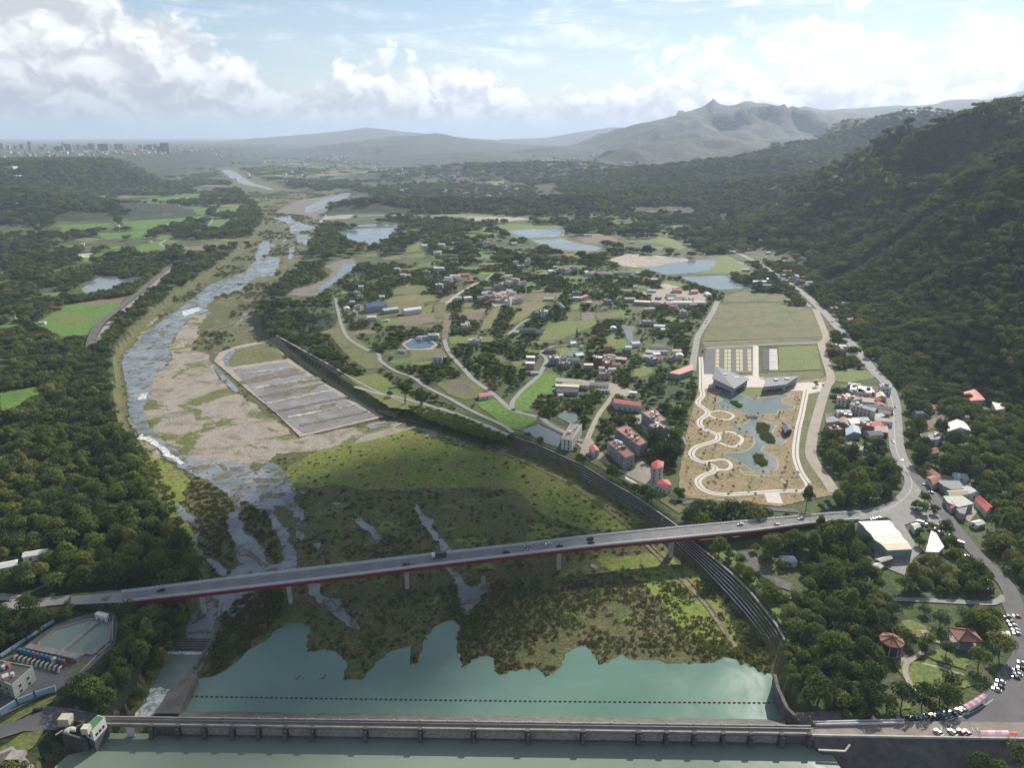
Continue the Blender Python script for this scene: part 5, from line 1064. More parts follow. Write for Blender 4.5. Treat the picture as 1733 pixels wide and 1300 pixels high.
BLD = []
building('pump_house', [(-24, 1142), (0, 1120), (56, 1130), (20, 1162)], 8, 'pump_wall', 'concrete_dark', 'grey flat-roofed pump house with pale green walls by the blue pumps', win=6, tanks=4)
building('control_hut', [(160, 1040), (166, 1036), (184, 1040), (180, 1046)], 4.5, 'paint_white', 'paint_white', 'small white control hut at the head of the settling basins', 'hut', win=4, parapet=.3)
def fence(name, px, h, mat, label, z=0.0, t=.4):
    P = [gp(x, y, z) for x, y in px]; o = empty(name, P[0]); tag(o, label, 'wall'); m = MB()
    for a, b in zip(P[:-1], P[1:]):
        k = max(1, int((b - a).length / 6))
        q = MB(); q.beam(a - Vector((0, 0, .5)), b - Vector((0, 0, .5)), t, h + .5); q.build('panel', mat, o)
        for i in range(k + 1): p = a.lerp(b, i / k); m.box((p.x, p.y, z), (t + .25, t + .25, h + .2))
    m.build('posts', 'concrete_pale', o)['kind'] = 'stuff'
fence('boundary_wall', [(-20, 1126), (0, 1114), (45, 1084), (68, 1068), (91, 1054)], 1.8, 'wall_blue', 'pale blue boundary wall running up behind the settling basins')
fence('boundary_wall', [(-20, 1225), (0, 1213), (30, 1194), (60, 1182), (94, 1171)], 3.4, 'wall_blue', 'light blue wall with a pictured band beside the lower yard')
fence('boundary_wall', [(195, 1036), (206, 1026), (214, 1020)], 2.4, 'paint_white', 'short white wall climbing behind the control hut')
fence('boundary_wall', [(192, 1046), (190, 1090), (165, 1112), (128, 1150), (118, 1166)], 1.2, 'concrete_pale', 'low pale wall between the basin yard and the wood')
fence('boundary_wall', [(120, 1204), (150, 1210), (184, 1217)], 1.2, 'steel_grey', 'grey railing from the lower yard to the weir deck', t=.2)
# ---- stepped levee
lv = empty('stepped_levee', gp(1100, 870, 0)); tag(lv, 'long curved levee of dark concrete steps below the village', 'levee')
top = smooth_line([gp(x, y, .3) for x, y in [(872, 740), (905, 752), (950, 772), (991, 791), (1030, 815), (1069, 837), (1110, 865), (1147, 892), (1170, 915), (1210, 948), (1255, 987), (1287, 1024), (1316, 1062), (1328, 1085)]], 4)
bot = smooth_line([gp(x, y, LOW + .2) for x, y in [(866, 757), (900, 772), (940, 791), (975, 809), (1012, 828), (1050, 850), (1085, 872), (1115, 893), (1147, 925), (1180, 956), (1212, 990), (1260, 1044), (1293, 1086), (1303, 1108)]], 4)
def resamp(L, n):
    d = [0]
    for a, b in zip(L[:-1], L[1:]): d.append(d[-1] + (b - a).length)
    out_ = []
    for i in range(n):
        s = d[-1] * i / (n - 1); k = max(j for j in range(len(d)) if d[j] <= s + 1e-6); k = min(k, len(L) - 2); out_.append(L[k].lerp(L[k + 1], (s - d[k]) / max(1e-6, d[k + 1] - d[k])))
    return out_
NS = 90; top = resamp(top, NS); bot = resamp(bot, NS); ST = 6
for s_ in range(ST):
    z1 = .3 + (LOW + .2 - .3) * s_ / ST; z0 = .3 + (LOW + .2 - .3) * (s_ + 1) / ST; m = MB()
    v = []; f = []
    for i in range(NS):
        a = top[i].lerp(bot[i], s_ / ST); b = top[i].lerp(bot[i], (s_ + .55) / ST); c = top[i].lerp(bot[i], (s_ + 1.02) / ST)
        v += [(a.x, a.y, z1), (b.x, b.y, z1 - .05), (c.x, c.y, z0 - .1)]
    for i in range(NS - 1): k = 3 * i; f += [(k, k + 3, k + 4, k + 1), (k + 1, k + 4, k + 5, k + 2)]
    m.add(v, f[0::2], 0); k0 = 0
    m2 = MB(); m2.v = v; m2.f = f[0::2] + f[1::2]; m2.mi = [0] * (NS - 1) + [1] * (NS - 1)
    m2.build('step', ['step_concrete', 'riser_shade_stain'], lv)
m = MB()
for i in range(NS - 1): a, b = top[i], top[i + 1]; m.beam((a.x, a.y, .0), (b.x, b.y, .0), .9, .9)
m.build('crest_kerb', 'concrete', lv)
BARE.append(np.array([p[:2] for p in top] + [p[:2] for p in bot[::-1]]))
fl = empty('far_levee', gp(560, 625, 0)); tag(fl, 'sloping brown levee face behind the wetland basins', 'levee')
T_ = resamp(smooth_line([gp(x, y, .2) for x, y in [(468, 568), (520, 597), (563, 621), (600, 643), (640, 664), (690, 684)]], 5), 40); B_ = resamp(smooth_line([gp(x, y, LOW + .2) for x, y in [(452, 576), (500, 610), (545, 641), (585, 668), (622, 690), (668, 708)]], 5), 40)
m = MB(); v = []
for a, b in zip(T_, B_): v += [tuple(a), tuple(b)]
m.add(v, [(2 * i, 2 * i + 2, 2 * i + 3, 2 * i + 1) for i in range(39)]); m.build('slope', 'levee_brown', fl); m = MB()
for a, b in zip(T_[:-1], T_[1:]): m.beam(a, b, 2.0, .4)
m.build('crest_path', 'path_tan', fl); BARE.append(np.array([p[:2] for p in T_] + [p[:2] for p in B_[::-1]]))
# ---- road bridge
BZ = 8.0
far_e = [(206, 1002), (221, 1000.5), (440, 973), (600, 954), (740, 937.5), (860, 924), (1000, 908), (1140, 894), (1280, 881), (1340, 875.5), (1400, 870), (1455, 867)]
near_e = [(206, 1020), (221, 1017.5), (440, 992), (600, 973), (740, 955.5), (860, 941), (1000, 925), (1140, 911.5), (1280, 898), (1340, 890), (1400, 883), (1455, 879)]
br = empty('road_bridge', gp(800, 940, LOW)); tag(br, 'long red-girder road bridge crossing the river and marsh', 'bridge')
def dz_(x): k = min(1, max(0, (x - 1240) / 210)); return BZ - (BZ - .9) * k * k * (3 - 2 * k)
FE = [gp(x, y, dz_(x)) for x, y in far_e]; NE = [gp(x, y, dz_(x)) for x, y in near_e]
FE = resamp(smooth_line(FE, 8), 70); NE = resamp(smooth_line(NE, 8), 70)   # level over the marsh, ramping down to the junction
BARE.append(np.array([p[:2] for p in FE] + [p[:2] for p in NE[::-1]]))
def lat(i, t, dz=0.0): q = FE[i].lerp(NE[i], t); return (q.x, q.y, q.z + dz)
def ribbon(name, t0, t1, dz, mat, th=.0, step=1, dash=0):
    m = MB()
    for i in range(0, 69):
        if dash and i % dash: continue
        if th: m.add([lat(i, t0, dz), lat(i + 1, t0, dz), lat(i + 1, t1, dz), lat(i, t1, dz), lat(i, t0, dz - th), lat(i + 1, t0, dz - th), lat(i + 1, t1, dz - th), lat(i, t1, dz - th)], [(3, 2, 1, 0), (4, 5, 6, 7), (3, 7, 6, 2), (0, 1, 5, 4)])
        else: m.add([lat(i, t0, dz), lat(i + 1, t0, dz), lat(i + 1, t1, dz), lat(i, t1, dz)], [(3, 2, 1, 0)])
    return m.build(name, mat, br)
ribbon('deck_slab', -.02, 1.02, -.02, 'concrete_pale', .55); ribbon('roadway', .09, .91, .02, 'asphalt_grey'); ribbon('girder', .10, .95, -.6, 'bridge_red', 2.7)
for t in (.14, .86): ribbon('edge_line', t - .008, t + .008, .035, 'paint_white')
for t in (.325, .675): ribbon('lane_line', t - .006, t + .006, .035, 'paint_white', dash=2)
ribbon('centre_line', .492, .508, .035, 'paint_yellow')
ribbon('parapet', 0.0, .028, .55, 'rail_white', .58); ribbon('parapet', .972, 1.0, .55, 'rail_white', .58)
for t in (.012, .988):
    m = MB()
    for i in range(69):
        a, b = lat(i, t, 1.15), lat(i + 1, t, 1.15); m.beam(a, b, .14, .14); a, b = lat(i, t, .85), lat(i + 1, t, .85); m.beam(a, b, .1, .1)
        for k in range(3): p = Vector(lat(i, t, .5)).lerp(Vector(lat(i + 1, t, .5)), k / 3); m.box(p, (.2, .2, .75))
    m.build('railing', 'rail_white', br)
def idx_of(px): return min(range(70), key=lambda i: abs(proj(*lat(i, .5))[0] - px))
for px in (341, 481, 693, 944, 1131):
    i = idx_of(px); a, b = Vector(lat(i, .30)), Vector(lat(i, .74)); c = (a + b) / 2; d = b - a; m = MB()
    m.box((c.x, c.y, LOW - 1), (d.length * 1.0, 2.4, BZ - 3.2 - LOW + 1 - 1.6), math.atan2(d.y, d.x)); m.box((c.x, c.y, BZ - 4.8), (d.length * 1.55, 2.8, 1.6), math.atan2(d.y, d.x)); m.build('pier', 'concrete_pale', br)
m = MB(); a, b = Vector(lat(0, -.05)), Vector(lat(0, 1.05)); m.beam((a.x, a.y, -3), (b.x, b.y, -3), 3, BZ + 2.3); m.build('abutment', 'concrete', br)
for k, px in enumerate((281, 437, 556, 690, 815, 941, 1128, 1300)):
    for t, sgn in ((.0, 1),):
        i = idx_of(px); p = Vector(lat(i, t, 0)); o = empty('street_lamp', p); ordn = ['first', 'second', 'third', 'fourth', 'fifth', 'sixth', 'seventh', 'eighth'][k]
        tag(o, f'slim grey lamp post on the far bridge parapet, {ordn} from the left bank', 'lamp post', 'lamp posts along the bridge')
        m = MB(); m.cyl(p, .11, 8.5, 6, .07); m.build('pole', 'steel_grey', o); m = MB(); m.cyl((p.x, p.y, p.z + 8.4), .06, 2.2, 5, axis=(0, -1, .15)); m.box((p.x, p.y - 2.2, p.z + 8.6), (.3, .8, .15)); m.build('lamp_arm', 'steel_grey', o)
# approach road fill on the left
m = MB(); A0, B0 = Vector(lat(0, 0)), Vector(lat(0, 1)); Lf = gp(120, 1012, 3); m.add([tuple(A0), tuple(B0), tuple(gp(120, 1024, 3)), tuple(gp(120, 1010, 3)), (A0.x, A0.y, -1), (B0.x, B0.y, -1), tuple(gp(120, 1030, -1)), tuple(gp(120, 1004, -1))], [(3, 2, 1, 0), (0, 4, 7, 3), (1, 2, 6, 5), (0, 1, 5, 4)]); m.mi = [0, 1, 1, 1]; tag(m.build('road_ramp', ['road_pale', 'ground_grass']), kind='structure')
# ---- visitor centre: two wedge roofs
def wedge(roof, wall_px, label, name='visitor_centre'):
    P = [gp(x, y, h) for x, y, h in roof]; c = sum(P, Vector()) / len(P); o = empty(name, (c.x, c.y, 0)); tag(o, label, 'building', 'visitor centre wings')
    BLD.append(np.array([p[:2] for p in P])); Q = [Vector((p.x, p.y, 0)) for p in P]; cc = Vector((c.x, c.y, 0)); Q = [cc + (q - cc) * .9 for q in Q]
    m = MB(); m.prism(Q, -.5, [c.z + (p.z - c.z) * .9 - .7 for p in P]); m.build('wall', 'wall_grey', o)
    m = MB(); n = len(P); m.add([tuple(p) for p in P] + [(p.x, p.y, p.z - .5) for p in P], [tuple(range(n)), tuple(range(2 * n - 1, n - 1, -1))] + [(i, (i + 1) % n, n + (i + 1) % n, n + i) for i in range(n)])
    bm = bmesh.new(); me = m.mesh('roof', 'roof_slate'); bm.from_mesh(me); bmesh.ops.recalc_face_normals(bm, faces=bm.faces); bm.to_mesh(me); bm.free()
    me.transform(Matrix.Translation(-o.location)); r = link('roof', me, o)
    k = c.lerp(P[0], .25); m = MB(); m.box((k.x, k.y, k.z - 1.5), (4, 2.5, 2.6)); m.build('skylight', 'paint_white', o).parent = r
    k = c.lerp(P[1], .4); m = MB(); m.box((k.x, k.y, k.z - 1.5), (5, 3, 2.3)); m.build('skylight', 'paint_white', o).parent = r
    G_ = ccw(Q)
    for i in range(n):
        d = G_[(i + 1) % n] - G_[i]
        if -d.x < .3 * d.length and d.length > 8: windows_on(G_[i], G_[(i + 1) % n], 0, 1, int(d.length / 4), o, w=2.6, h=3.2)
wedge([(1212, 620, 15), (1269, 641, 9), (1243, 658, 9), (1205, 640, 11)], None, 'left wing of the slate-roofed visitor centre with a soaring corner by the lake')
wedge([(1297, 639, 9), (1353, 636, 10), (1330, 651, 8), (1292, 655, 8)], None, 'right wing of the slate-roofed visitor centre, low and pointed, by the lake')
# ---- named buildings of the levee village
for q, lab in (([(1028, 748), (1046, 745), (1074, 770), (1059, 776)], 'apartment row with cluttered rooftops, nearest to the stepped levee'), ([(1041, 726), (1061, 720), (1096, 749), (1082, 755)], 'apartment row with cluttered rooftops, middle of the levee estate'),
               ([(1086, 698), (1107, 693), (1128, 711), (1110, 716)], 'apartment row at the back of the levee estate, below the red-roofed hall'), ([(1098, 720), (1115, 715), (1130, 723), (1112, 729)], 'short apartment block at the right end of the levee estate')):
    building('apartment_block', q, 10.5, 'wall_grey', random.choice(['roof_rust', 'roof_tan']), lab, 'apartments', win=3.6, tanks=9, floors=3)
tw = building('tower_house', [(1103, 784), (1113, 779), (1123, 782), (1122, 790), (1112, 793), (1103, 790)], 14, 'wall_pale', 'roof_red', 'white tower house with a red hipped roof beside the dark cypresses', 'house', win=3.5, kind='hip', overhang=.08, ridge=1.6, floors=4)
building('annex', [(1108, 818), (1131, 812), (1137, 821), (1130, 828)], 5, 'paint_white', 'roof_red', 'low red-canopied annex at the foot of the tower house', 'annex', kind='gable', win=4)
building('riverside_office', [(966, 717), (985, 719), (968, 746), (950, 743)], 9.5, 'paint_white', 'roof_tan', 'white three-storey building beside the grey square pond', win=4, tanks=3, floors=3)
building('hall', [(1035, 674), (1084, 681), (1085, 688), (1040, 682)], 6.5, 'wall_pale', 'roof_pink', 'long hall with a salmon red gable roof behind the apartments', 'hall', kind='gable', overhang=.03, win=6, floors=1)
building('cottage', [(997, 757), (1008, 754), (1014, 763), (1004, 767)], 5, 'wall_pale', 'roof_pink', 'small pink-roofed cottage by the levee lane', 'cottage', kind='gable', overhang=.05, win=4)
building('shed', [(1150, 742), (1159, 741), (1161, 752), (1154, 756)], 4, 'wall_grey', 'roof_slate', 'small slate shed on the edge of the park by the cypresses', 'shed', kind='gable', overhang=.05)
o = building('pavilion', [(1324, 722), (1336, 719), (1340, 727), (1329, 732)], 4.5, 'wood_dark', 'roof_slate', 'slate-roofed shelter on the lake shore of the visitor park', 'pavilion', kind='gable', overhang=.12)
building('clubhouse', [(809, 666), (829, 664), (831, 669), (812, 672)], 4, 'paint_white', 'roof_pink', 'white clubhouse with a bright red roof by the levee fields', 'house', kind='gable', overhang=.05, win=5)
building('red_roof_barn', [(1131, 631), (1172, 616), (1173, 626), (1150, 634)], 6, 'wall_green', 'roof_pink', 'barn with a broad red roof left of the car park', 'barn', kind='flat', parapet=0)
# warehouse on the right with three roof bays
wh = empty('warehouse', gp(1500, 910, 0)); tag(wh, 'large warehouse with pale white, green and cream roof bays', 'warehouse')
hs = 7.0; rows = [((1452, 883), (1505, 881), (1516, 895), (1466, 897), 'roof_white'), ((1466, 897), (1516, 895), (1530, 912), (1480, 914), 'roof_mint'), ((1480, 914), (1530, 912), (1544, 930), (1502, 932), 'roof_cream')]
for a, b, c, d, mt in rows:
    P = [gp(*q, hs) for q in (a, b, c, d)]; m = MB(); m.prism(P, -.5, hs - .02); m.build('wall', 'wall_green', wh); BLD.append(np.array([p[:2] for p in P]))
    ma, mb_ = (P[0] + P[3]) / 2, (P[1] + P[2]) / 2; m = MB(); m.add([tuple(P[0]), tuple(P[1]), tuple(P[2]), tuple(P[3]), (ma.x, ma.y, hs + .9), (mb_.x, mb_.y, hs + .9)], [(5, 1, 0, 4), (3, 2, 5, 4), (0, 3, 4), (2, 1, 5)]); m.build('roof_bay', mt, wh)
named = [  # roof outline, height, wall, roof, kind, label
 ([(1481, 947), (1504, 941), (1511, 946), (1491, 952)], 4, 'brick_red', 'roof_mint', 'gable', 'small red-walled shed with a pale green roof below the warehouse', 'shed'),
 ([(1473, 959), (1481, 953), (1496, 959), (1484, 966)], 3.5, 'wall_grey', 'roof_mint', 'gable', 'lowest pale green-roofed shed below the warehouse', 'shed'),
 ([(1576, 900), (1584, 904), (1597, 926), (1588, 935), (1567, 934)], 4, 'wall_pale', 'roof_white', 'slab', 'white tent-like roof of a low hall beside the warehouse', 'hall'),
 ([(1541, 887), (1552, 885), (1559, 893), (1548, 897)], 4, 'wall_pale', 'roof_white', 'gable', 'little white-roofed kiosk between the warehouse and the junction', 'kiosk'),
 ([(1568, 808), (1587, 803), (1593, 813), (1579, 821)], 5, 'wall_pale', 'roof_rust', 'gable', 'roadside restaurant with a faded red roof, nearest the road bend', 'restaurant'),
 ([(1572, 798), (1579, 795), (1590, 804), (1582, 808)], 5.5, 'wall_pale', 'roof_rust', 'gable', 'narrow faded red roof behind the restaurant at the road bend', 'house'),
 ([(1586, 814), (1623, 815), (1633, 828), (1610, 829), (1597, 823)], 5, 'wall_grey', 'roof_slate', 'slab', 'grey-roofed restaurant in the roadside row', 'restaurant'),
 ([(1602, 831), (1634, 829), (1639, 837), (1607, 839)], 5, 'wall_pale', 'roof_cream', 'gable', 'yellow-roofed building in the roadside row', 'restaurant'),
 ([(1597, 841), (1628, 840), (1647, 853), (1622, 859), (1604, 851)], 5, 'wall_grey', 'roof_sage', 'slab', 'sage green roof in the roadside row', 'restaurant'),
 ([(1618, 862), (1637, 859), (1633, 871), (1624, 869)], 4.5, 'wall_grey', 'roof_slate', 'slab', 'small grey roof at the lower end of the roadside row', 'house'),
 ([(1603, 853), (1617, 850), (1623, 858), (1611, 861)], 4, 'wall_pale', 'roof_red', 'gable', 'small red canopy in front of the sage green roof', 'canopy'),
 ([(1650, 844), (1662, 843), (1680, 858), (1670, 867)], 5, 'wall_pale', 'roof_red', 'gable', 'bright red roof among trees right of the roadside row', 'house'),
 ([(1631, 664), (1650, 659), (1667, 676), (1642, 678)], 5, 'wall_pale', 'roof_red', 'hip', 'red temple-like roof on the wooded hillside', 'temple'),
 ([(1679, 681), (1697, 684), (1703, 691), (1686, 694)], 5.5, 'paint_white', 'roof_cream', 'slab', 'rounded pale building on the hillside right of the red roof', 'house'),
 ([(1602, 717), (1634, 715), (1642, 729), (1605, 730)], 5, 'wall_grey', 'roof_white', 'gable', 'white-roofed shed on the hillside above the road', 'shed'),
 ([(1557, 736), (1580, 733), (1597, 736), (1588, 744), (1563, 745)], 7, 'paint_white', 'concrete', 'flat', 'white two-storey house between the road and hillside trees', 'house'),
 ([(1566, 763), (1582, 758), (1590, 766), (1571, 769)], 4, 'wall_pale', 'roof_rust', 'gable', 'small red-roofed house in trees right of the main road', 'house'),
 ([(1570, 690), (1578, 686), (1584, 691), (1576, 695)], 4, 'wall_pale', 'roof_rust', 'gable', 'tiny red roof among trees right of the main road', 'house'),
 ([(1440, 651), (1450, 651), (1450, 661), (1438, 661)], 7, 'wall_grey', 'roof_blue', 'flat', 'blue-grey roofed house at the top of the roadside cluster', 'house'),
 ([(1452, 652), (1476, 655), (1476, 666), (1451, 665)], 8, 'wall_pale', 'dark_metal', 'flat', 'house with a dark open roof deck in the roadside cluster', 'house'),
 ([(1483, 666), (1494, 664), (1500, 672), (1483, 673)], 5, 'wall_pale', 'roof_cream', 'gable', 'cream roof at the road edge of the cluster', 'house'),
 ([(1459, 685), (1463, 682), (1484, 685), (1482, 690)], 8.5, 'wall_grey', 'roof_blue', 'gable', 'blue-grey lean-to roof behind the long windowed wall', 'house'),
 ([(1438, 685), (1442, 681), (1484, 691), (1480, 697)], 9.5, 'wall_pale', 'concrete', 'flat', 'long pale house wall with rows of small windows in the roadside cluster', 'house'),
 ([(1398, 708), (1411, 705), (1421, 713), (1399, 716)], 8, 'wall_grey', 'roof_slate', 'slab', 'grey-roofed house at the left corner of the roadside cluster', 'house'),
 ([(1419, 709), (1434, 708), (1437, 721), (1420, 715)], 7, 'brick_red', 'roof_tan', 'gable', 'tan-roofed brick house in the lower roadside cluster', 'house'),
 ([(1434, 708), (1453, 709), (1455, 717), (1440, 718)], 6, 'wall_pale', 'roof_cream', 'slab', 'pale cream roofs in the lower roadside cluster', 'house'),
 ([(1431, 724), (1453, 722), (1457, 734), (1432, 737)], 5, 'wall_grey', 'roof_bluepale', 'gable', 'pale blue roof at the bottom of the roadside cluster', 'house'),
 ([(1481, 722), (1502, 722), (1503, 733), (1480, 730)], 4, 'brick_red', 'roof_tan', 'slab', 'brown yard roof beside the main road', 'shed'),
 ([(1430, 750), (1440, 748), (1462, 756), (1459, 764), (1446, 760)], 7.5, 'wall_grey', 'roof_tan', 'flat', 'weathered grey ruin with dark window holes in the trees', 'ruin'),
 ([(1453, 672), (1480, 676), (1478, 682), (1455, 680)], 6, 'wall_grey', 'roof_tan', 'slab', 'brown roof in the middle of the roadside cluster', 'house'),
 ([(1427, 666), (1446, 668), (1444, 675), (1432, 672)], 5, 'wall_pale', 'roof_cream', 'gable', 'cream shed roof on the garden side of the cluster', 'shed'),
]
for q, h, wl, rf, kd, lab, cat in named:
    building({'restaurant': 'restaurant', 'shed': 'shed', 'temple': 'temple', 'ruin': 'ruin', 'kiosk': 'kiosk', 'hall': 'hall', 'canopy': 'canopy'}.get(cat, 'house'), q, h, wl, rf, lab, cat, kind=kd, win=4 if h > 6 else None, overhang=.05, tanks=2 if kd == 'flat' and h > 5 else 0)
# ---- village houses: roof centre px, size m, height, turn, wall, roof, kind
VIL = """604 494 11 9 8 20 pale tan flat|596 510 8 7 4 0 pale white gable|610 500 9 8 7 10 pale cream flat|611 484 9 8 4 0 white white gable|646 501 9 8 4 0 white white gable|635 516 34 22 9 32 grey blue gable|660 523 26 13 6 34 grey bluepale gable|697 523 30 13 7 32 white white gable|629 536 14 11 5 10 pale white gable|612 539 10 8 4 0 grey slate gable|587 521 9 12 5 20 white white gable|600 528 8 9 5 0 grey concrete flat|605 518 9 9 6 10 pale tan flat|722 415 24 16 6 0 white white gable|746 413 22 12 6 0 white white gable|740 426 18 14 6 0 white cream gable|760 424 16 12 6 0 pale tan gable|770 421 14 12 5 0 white white gable|768 411 22 14 5 30 grey tan gable|743 453 22 11 5 0 white white slab|722 459 14 10 6 0 grey slate flat|682 464 11 8 4 0 white white gable|691 465 9 7 4 0 white white gable|743 481 14 12 8 0 grey white flat|770 466 20 10 5 0 white white gable|785 464 22 9 5 10 pale pink gable|672 454 12 9 4 0 pale white gable|792 503 14 10 5 20 white white slab|775 503 12 8 4 0 white white gable|655 541 6 5 3 0 white white gable|810 405 16 11 6 0 white white flat|830 404 14 10 6 0 pale cream flat|845 405 14 10 5 0 grey tan gable|870 411 15 10 5 0 white white gable|811 438 24 16 6 -20 grey tan gable|795 440 12 10 5 0 grey slate flat|878 426 13 11 10 0 pale cream flat|892 428 14 11 10 0 pale concrete flat|893 441 13 11 11 0 pale tan flat|881 449 15 12 7 0 grey bluepale flat|908 437 15 8 4 10 grey slate gable|843 427 16 7 4 0 white white gable|907 427 9 8 4 0 white white gable|935 424 14 9 5 0 white white gable|972 436 13 8 4 0 white white gable|940 451 10 9 4 0 grey bluepale gable|957 454 16 12 4 0 pale rust gable|971 451 17 12 7 0 pale concrete flat|920 463 18 7 4 0 white cream gable|998 462 20 11 5 0 white tan gable|1020 462 24 11 5 0 white tan gable|1053 460 36 11 5 0 white tan gable|1080 461 10 7 4 0 white white gable|1107 472 13 8 4 0 white white gable|1075 484 8 6 4 0 white white gable|1103 491 16 8 4 -6 white white gable|1146 490 18 14 5 -10 pale red gable|1174 492 14 10 5 20 pale red gable|1198 497 9 20 4 0 white white gable|1134 499 14 10 4 0 white tan gable|1138 505 16 9 4 0 white white gable|1152 504 20 9 5 0 brick tan gable|1087 510 26 13 5 -15 grey roofcream slab|1066 505 18 12 5 0 grey tan slab|1120 511 34 12 5 -20 white white gable|1153 511 34 12 5 0 white white gable|1138 517 16 11 5 -15 pale rust gable|1183 511 20 9 5 0 white bluepale gable|1028 508 13 10 6 0 grey slate flat|1099 522 18 9 5 10 pale tan slab|1156 526 11 10 9 0 pale tan flat|1098 543 20 13 6 0 grey slate flat|1116 551 16 9 5 -10 white bluepale slab|1120 557 9 6 3 20 white white gable|1038 554 8 9 4 0 white white gable|1063 587 9 8 4 0 white white gable|1075 580 12 10 5 10 white bluepale gable|862 491 10 8 6 0 white white gable|850 470 10 8 8 0 brick tan flat|857 469 9 8 9 0 pale pink flat|864 470 9 8 8 0 pale rust flat|843 482 14 11 8 10 grey slate flat|848 480 8 9 8 0 white white flat|825 487 14 8 4 10 white tan gable|820 495 10 9 7 0 white white gable|830 494 9 8 7 0 grey slate flat|838 500 12 9 6 0 grey slate flat|846 507 15 9 5 0 pale tan slab|855 502 9 9 9 0 pale cream flat|833 507 10 8 4 0 brick rust gable|825 501 10 8 6 0 grey concrete flat|906 528 14 11 7 0 grey slate flat|921 526 12 11 9 0 white white flat|879 521 9 7 4 0 brick rust gable|929 505 16 9 4 0 pale cream gable|950 517 7 34 5 10 grey slate gable|977 494 18 9 6 0 grey slate flat|978 503 16 9 5 0 pale cream slab|990 501 7 18 4 -28 pale pink slab|997 511 10 14 4 -20 grey tan slab|893 557 24 7 4 -4 grey slate gable|915 559 12 7 4 -20 white slate gable|872 561 10 8 4 0 pale cream gable|903 462 12 9 5 0 pale rust gable|898 604 11 8 7 -4 pink white slab|897 614 11 8 7 -4 pink white slab|905 630 10 5 3 0 white white gable|895 629 8 6 3 0 brick rust gable|958 607 10 9 7 0 grey slate flat|944 604 8 7 5 0 white white flat|958 614 11 9 6 0 grey concrete flat|931 591 15 9 4 0 grey slate gable|969 580 9 7 4 30 white white gable|984 585 5 4 5 0 white white gable|1029 585 11 8 7 0 pink rust gable|1032 603 11 5 3 0 white white gable|996 617 11 8 6 0 grey cream slab|1023 631 13 8 7 0 grey pink flat|1022 627 8 6 8 0 white greenroof hip|1036 624 9 6 5 0 white white gable|1018 622 7 6 5 0 white white gable|965 645 32 7 5 -8 pale cream gable|975 650 30 7 5 -8 pale cream gable|960 653 26 7 5 -8 pale cream slab|1014 650 22 9 4 -10 pale tan gable|960 661 24 10 4 -3 grey slate gable|1021 660 15 4 3 -10 white white gable|948 668 6 5 3 20 white white gable|1072 664 8 5 4 -10 white white slab|802 575 15 7 5 0 white white flat|810 572 8 6 6 0 white white flat|741 604 12 10 8 0 pale slate slab|752 607 9 8 4 0 grey slate flat|734 566 15 12 6 0 grey greenpale hip|717 569 18 4 4 14 white white gable|709 571 8 5 4 0 white pink gable|786 549 10 8 4 0 white cream gable|791 546 7 6 4 0 white white gable|680 593 12 4 3 -20 white white gable|1116 588 26 7 5 -4 grey slate gable|1118 594 20 4 4 0 white white gable|1145 593 12 8 6 0 pale cream gable|1150 600 9 9 5 0 white white gable|1138 604 9 8 5 0 grey slate flat|1285 476 26 8 5 0 white bluepale gable|1296 482 22 5 4 -6 white white gable|1328 474 16 11 7 0 grey slate flat|1340 470 12 9 6 0 grey tan flat|1352 474 11 9 7 0 grey concrete flat|1332 458 18 8 4 0 pale rust gable|1323 441 12 6 4 0 white white gable|1355 436 16 6 4 0 pale rust gable|1362 456 12 7 4 0 grey slate flat|1347 466 9 8 5 0 pale cream gable|1366 482 9 13 6 30 pale tan flat|1377 487 7 6 5 0 white white gable|1420 514 10 8 4 0 pale tan gable|1412 521 13 10 6 0 brick tan flat|1431 512 14 4 3 0 white white gable|1438 540 13 9 6 20 brick slate gable|1425 585 10 8 5 0 pale white gable|1411 583 8 6 4 0 white white gable|1425 592 9 8 6 0 grey concrete flat|1262 456 16 5 4 0 pale cream slab|1295 437 9 7 5 0 grey tan flat|1300 427 10 6 4 0 white white gable|1371 421 6 4 3 0 white white gable|1400 406 7 4 3 0 white white gable|1060 386 18 7 4 0 pale cream gable|1070 409 12 6 4 0 white bluepale gable|995 397 24 7 5 0 white white gable|1033 343 14 9 7 0 grey concrete flat|1008 343 6 5 5 0 white white flat|700 389 22 16 7 0 brick tan hip|715 386 14 11 7 0 brick rust hip|848 364 24 7 5 0 white bluepale slab|312 385 9 7 4 0 white white gable|325 402 11 8 4 0 white white gable|318 403 6 5 4 0 white white gable|200 381 9 7 4 0 white white gable|190 390 8 6 4 0 pale rust gable|282 380 8 6 4 0 white white gable|140 412 8 5 4 0 white white gable|128 433 11 6 4 0 white white gable|12 490 15 8 4 -10 pale rust gable|42 518 10 8 4 0 pale rust gable|95 520 22 6 4 -6 brick rust gable|72 545 9 6 3 0 white white gable|3 610 9 7 4 0 white white gable|60 936 14 7 4 20 white white gable|5 957 15 8 4 24 white white gable|305 374 8 6 4 0 white white gable|255 408 6 5 3 0 white white gable|30 343 11 7 4 0 white white gable|8 342 9 7 4 0 white white gable|54 336 16 9 4 0 brick rust gable|165 340 14 8 5 0 white white gable|302 347 9 6 4 0 pale cream gable|1555 698 9 7 4 0 grey slate gable|1632 705 8 6 4 0 pale tan gable|1655 885 9 6 3 20 white white gable|1335 946 9 7 4 0 white bluepale hip"""
wallmap = {'pale': 'wall_pale', 'white': 'paint_white', 'grey': 'wall_grey', 'brick': 'brick_red', 'pink': 'wall_pink'}
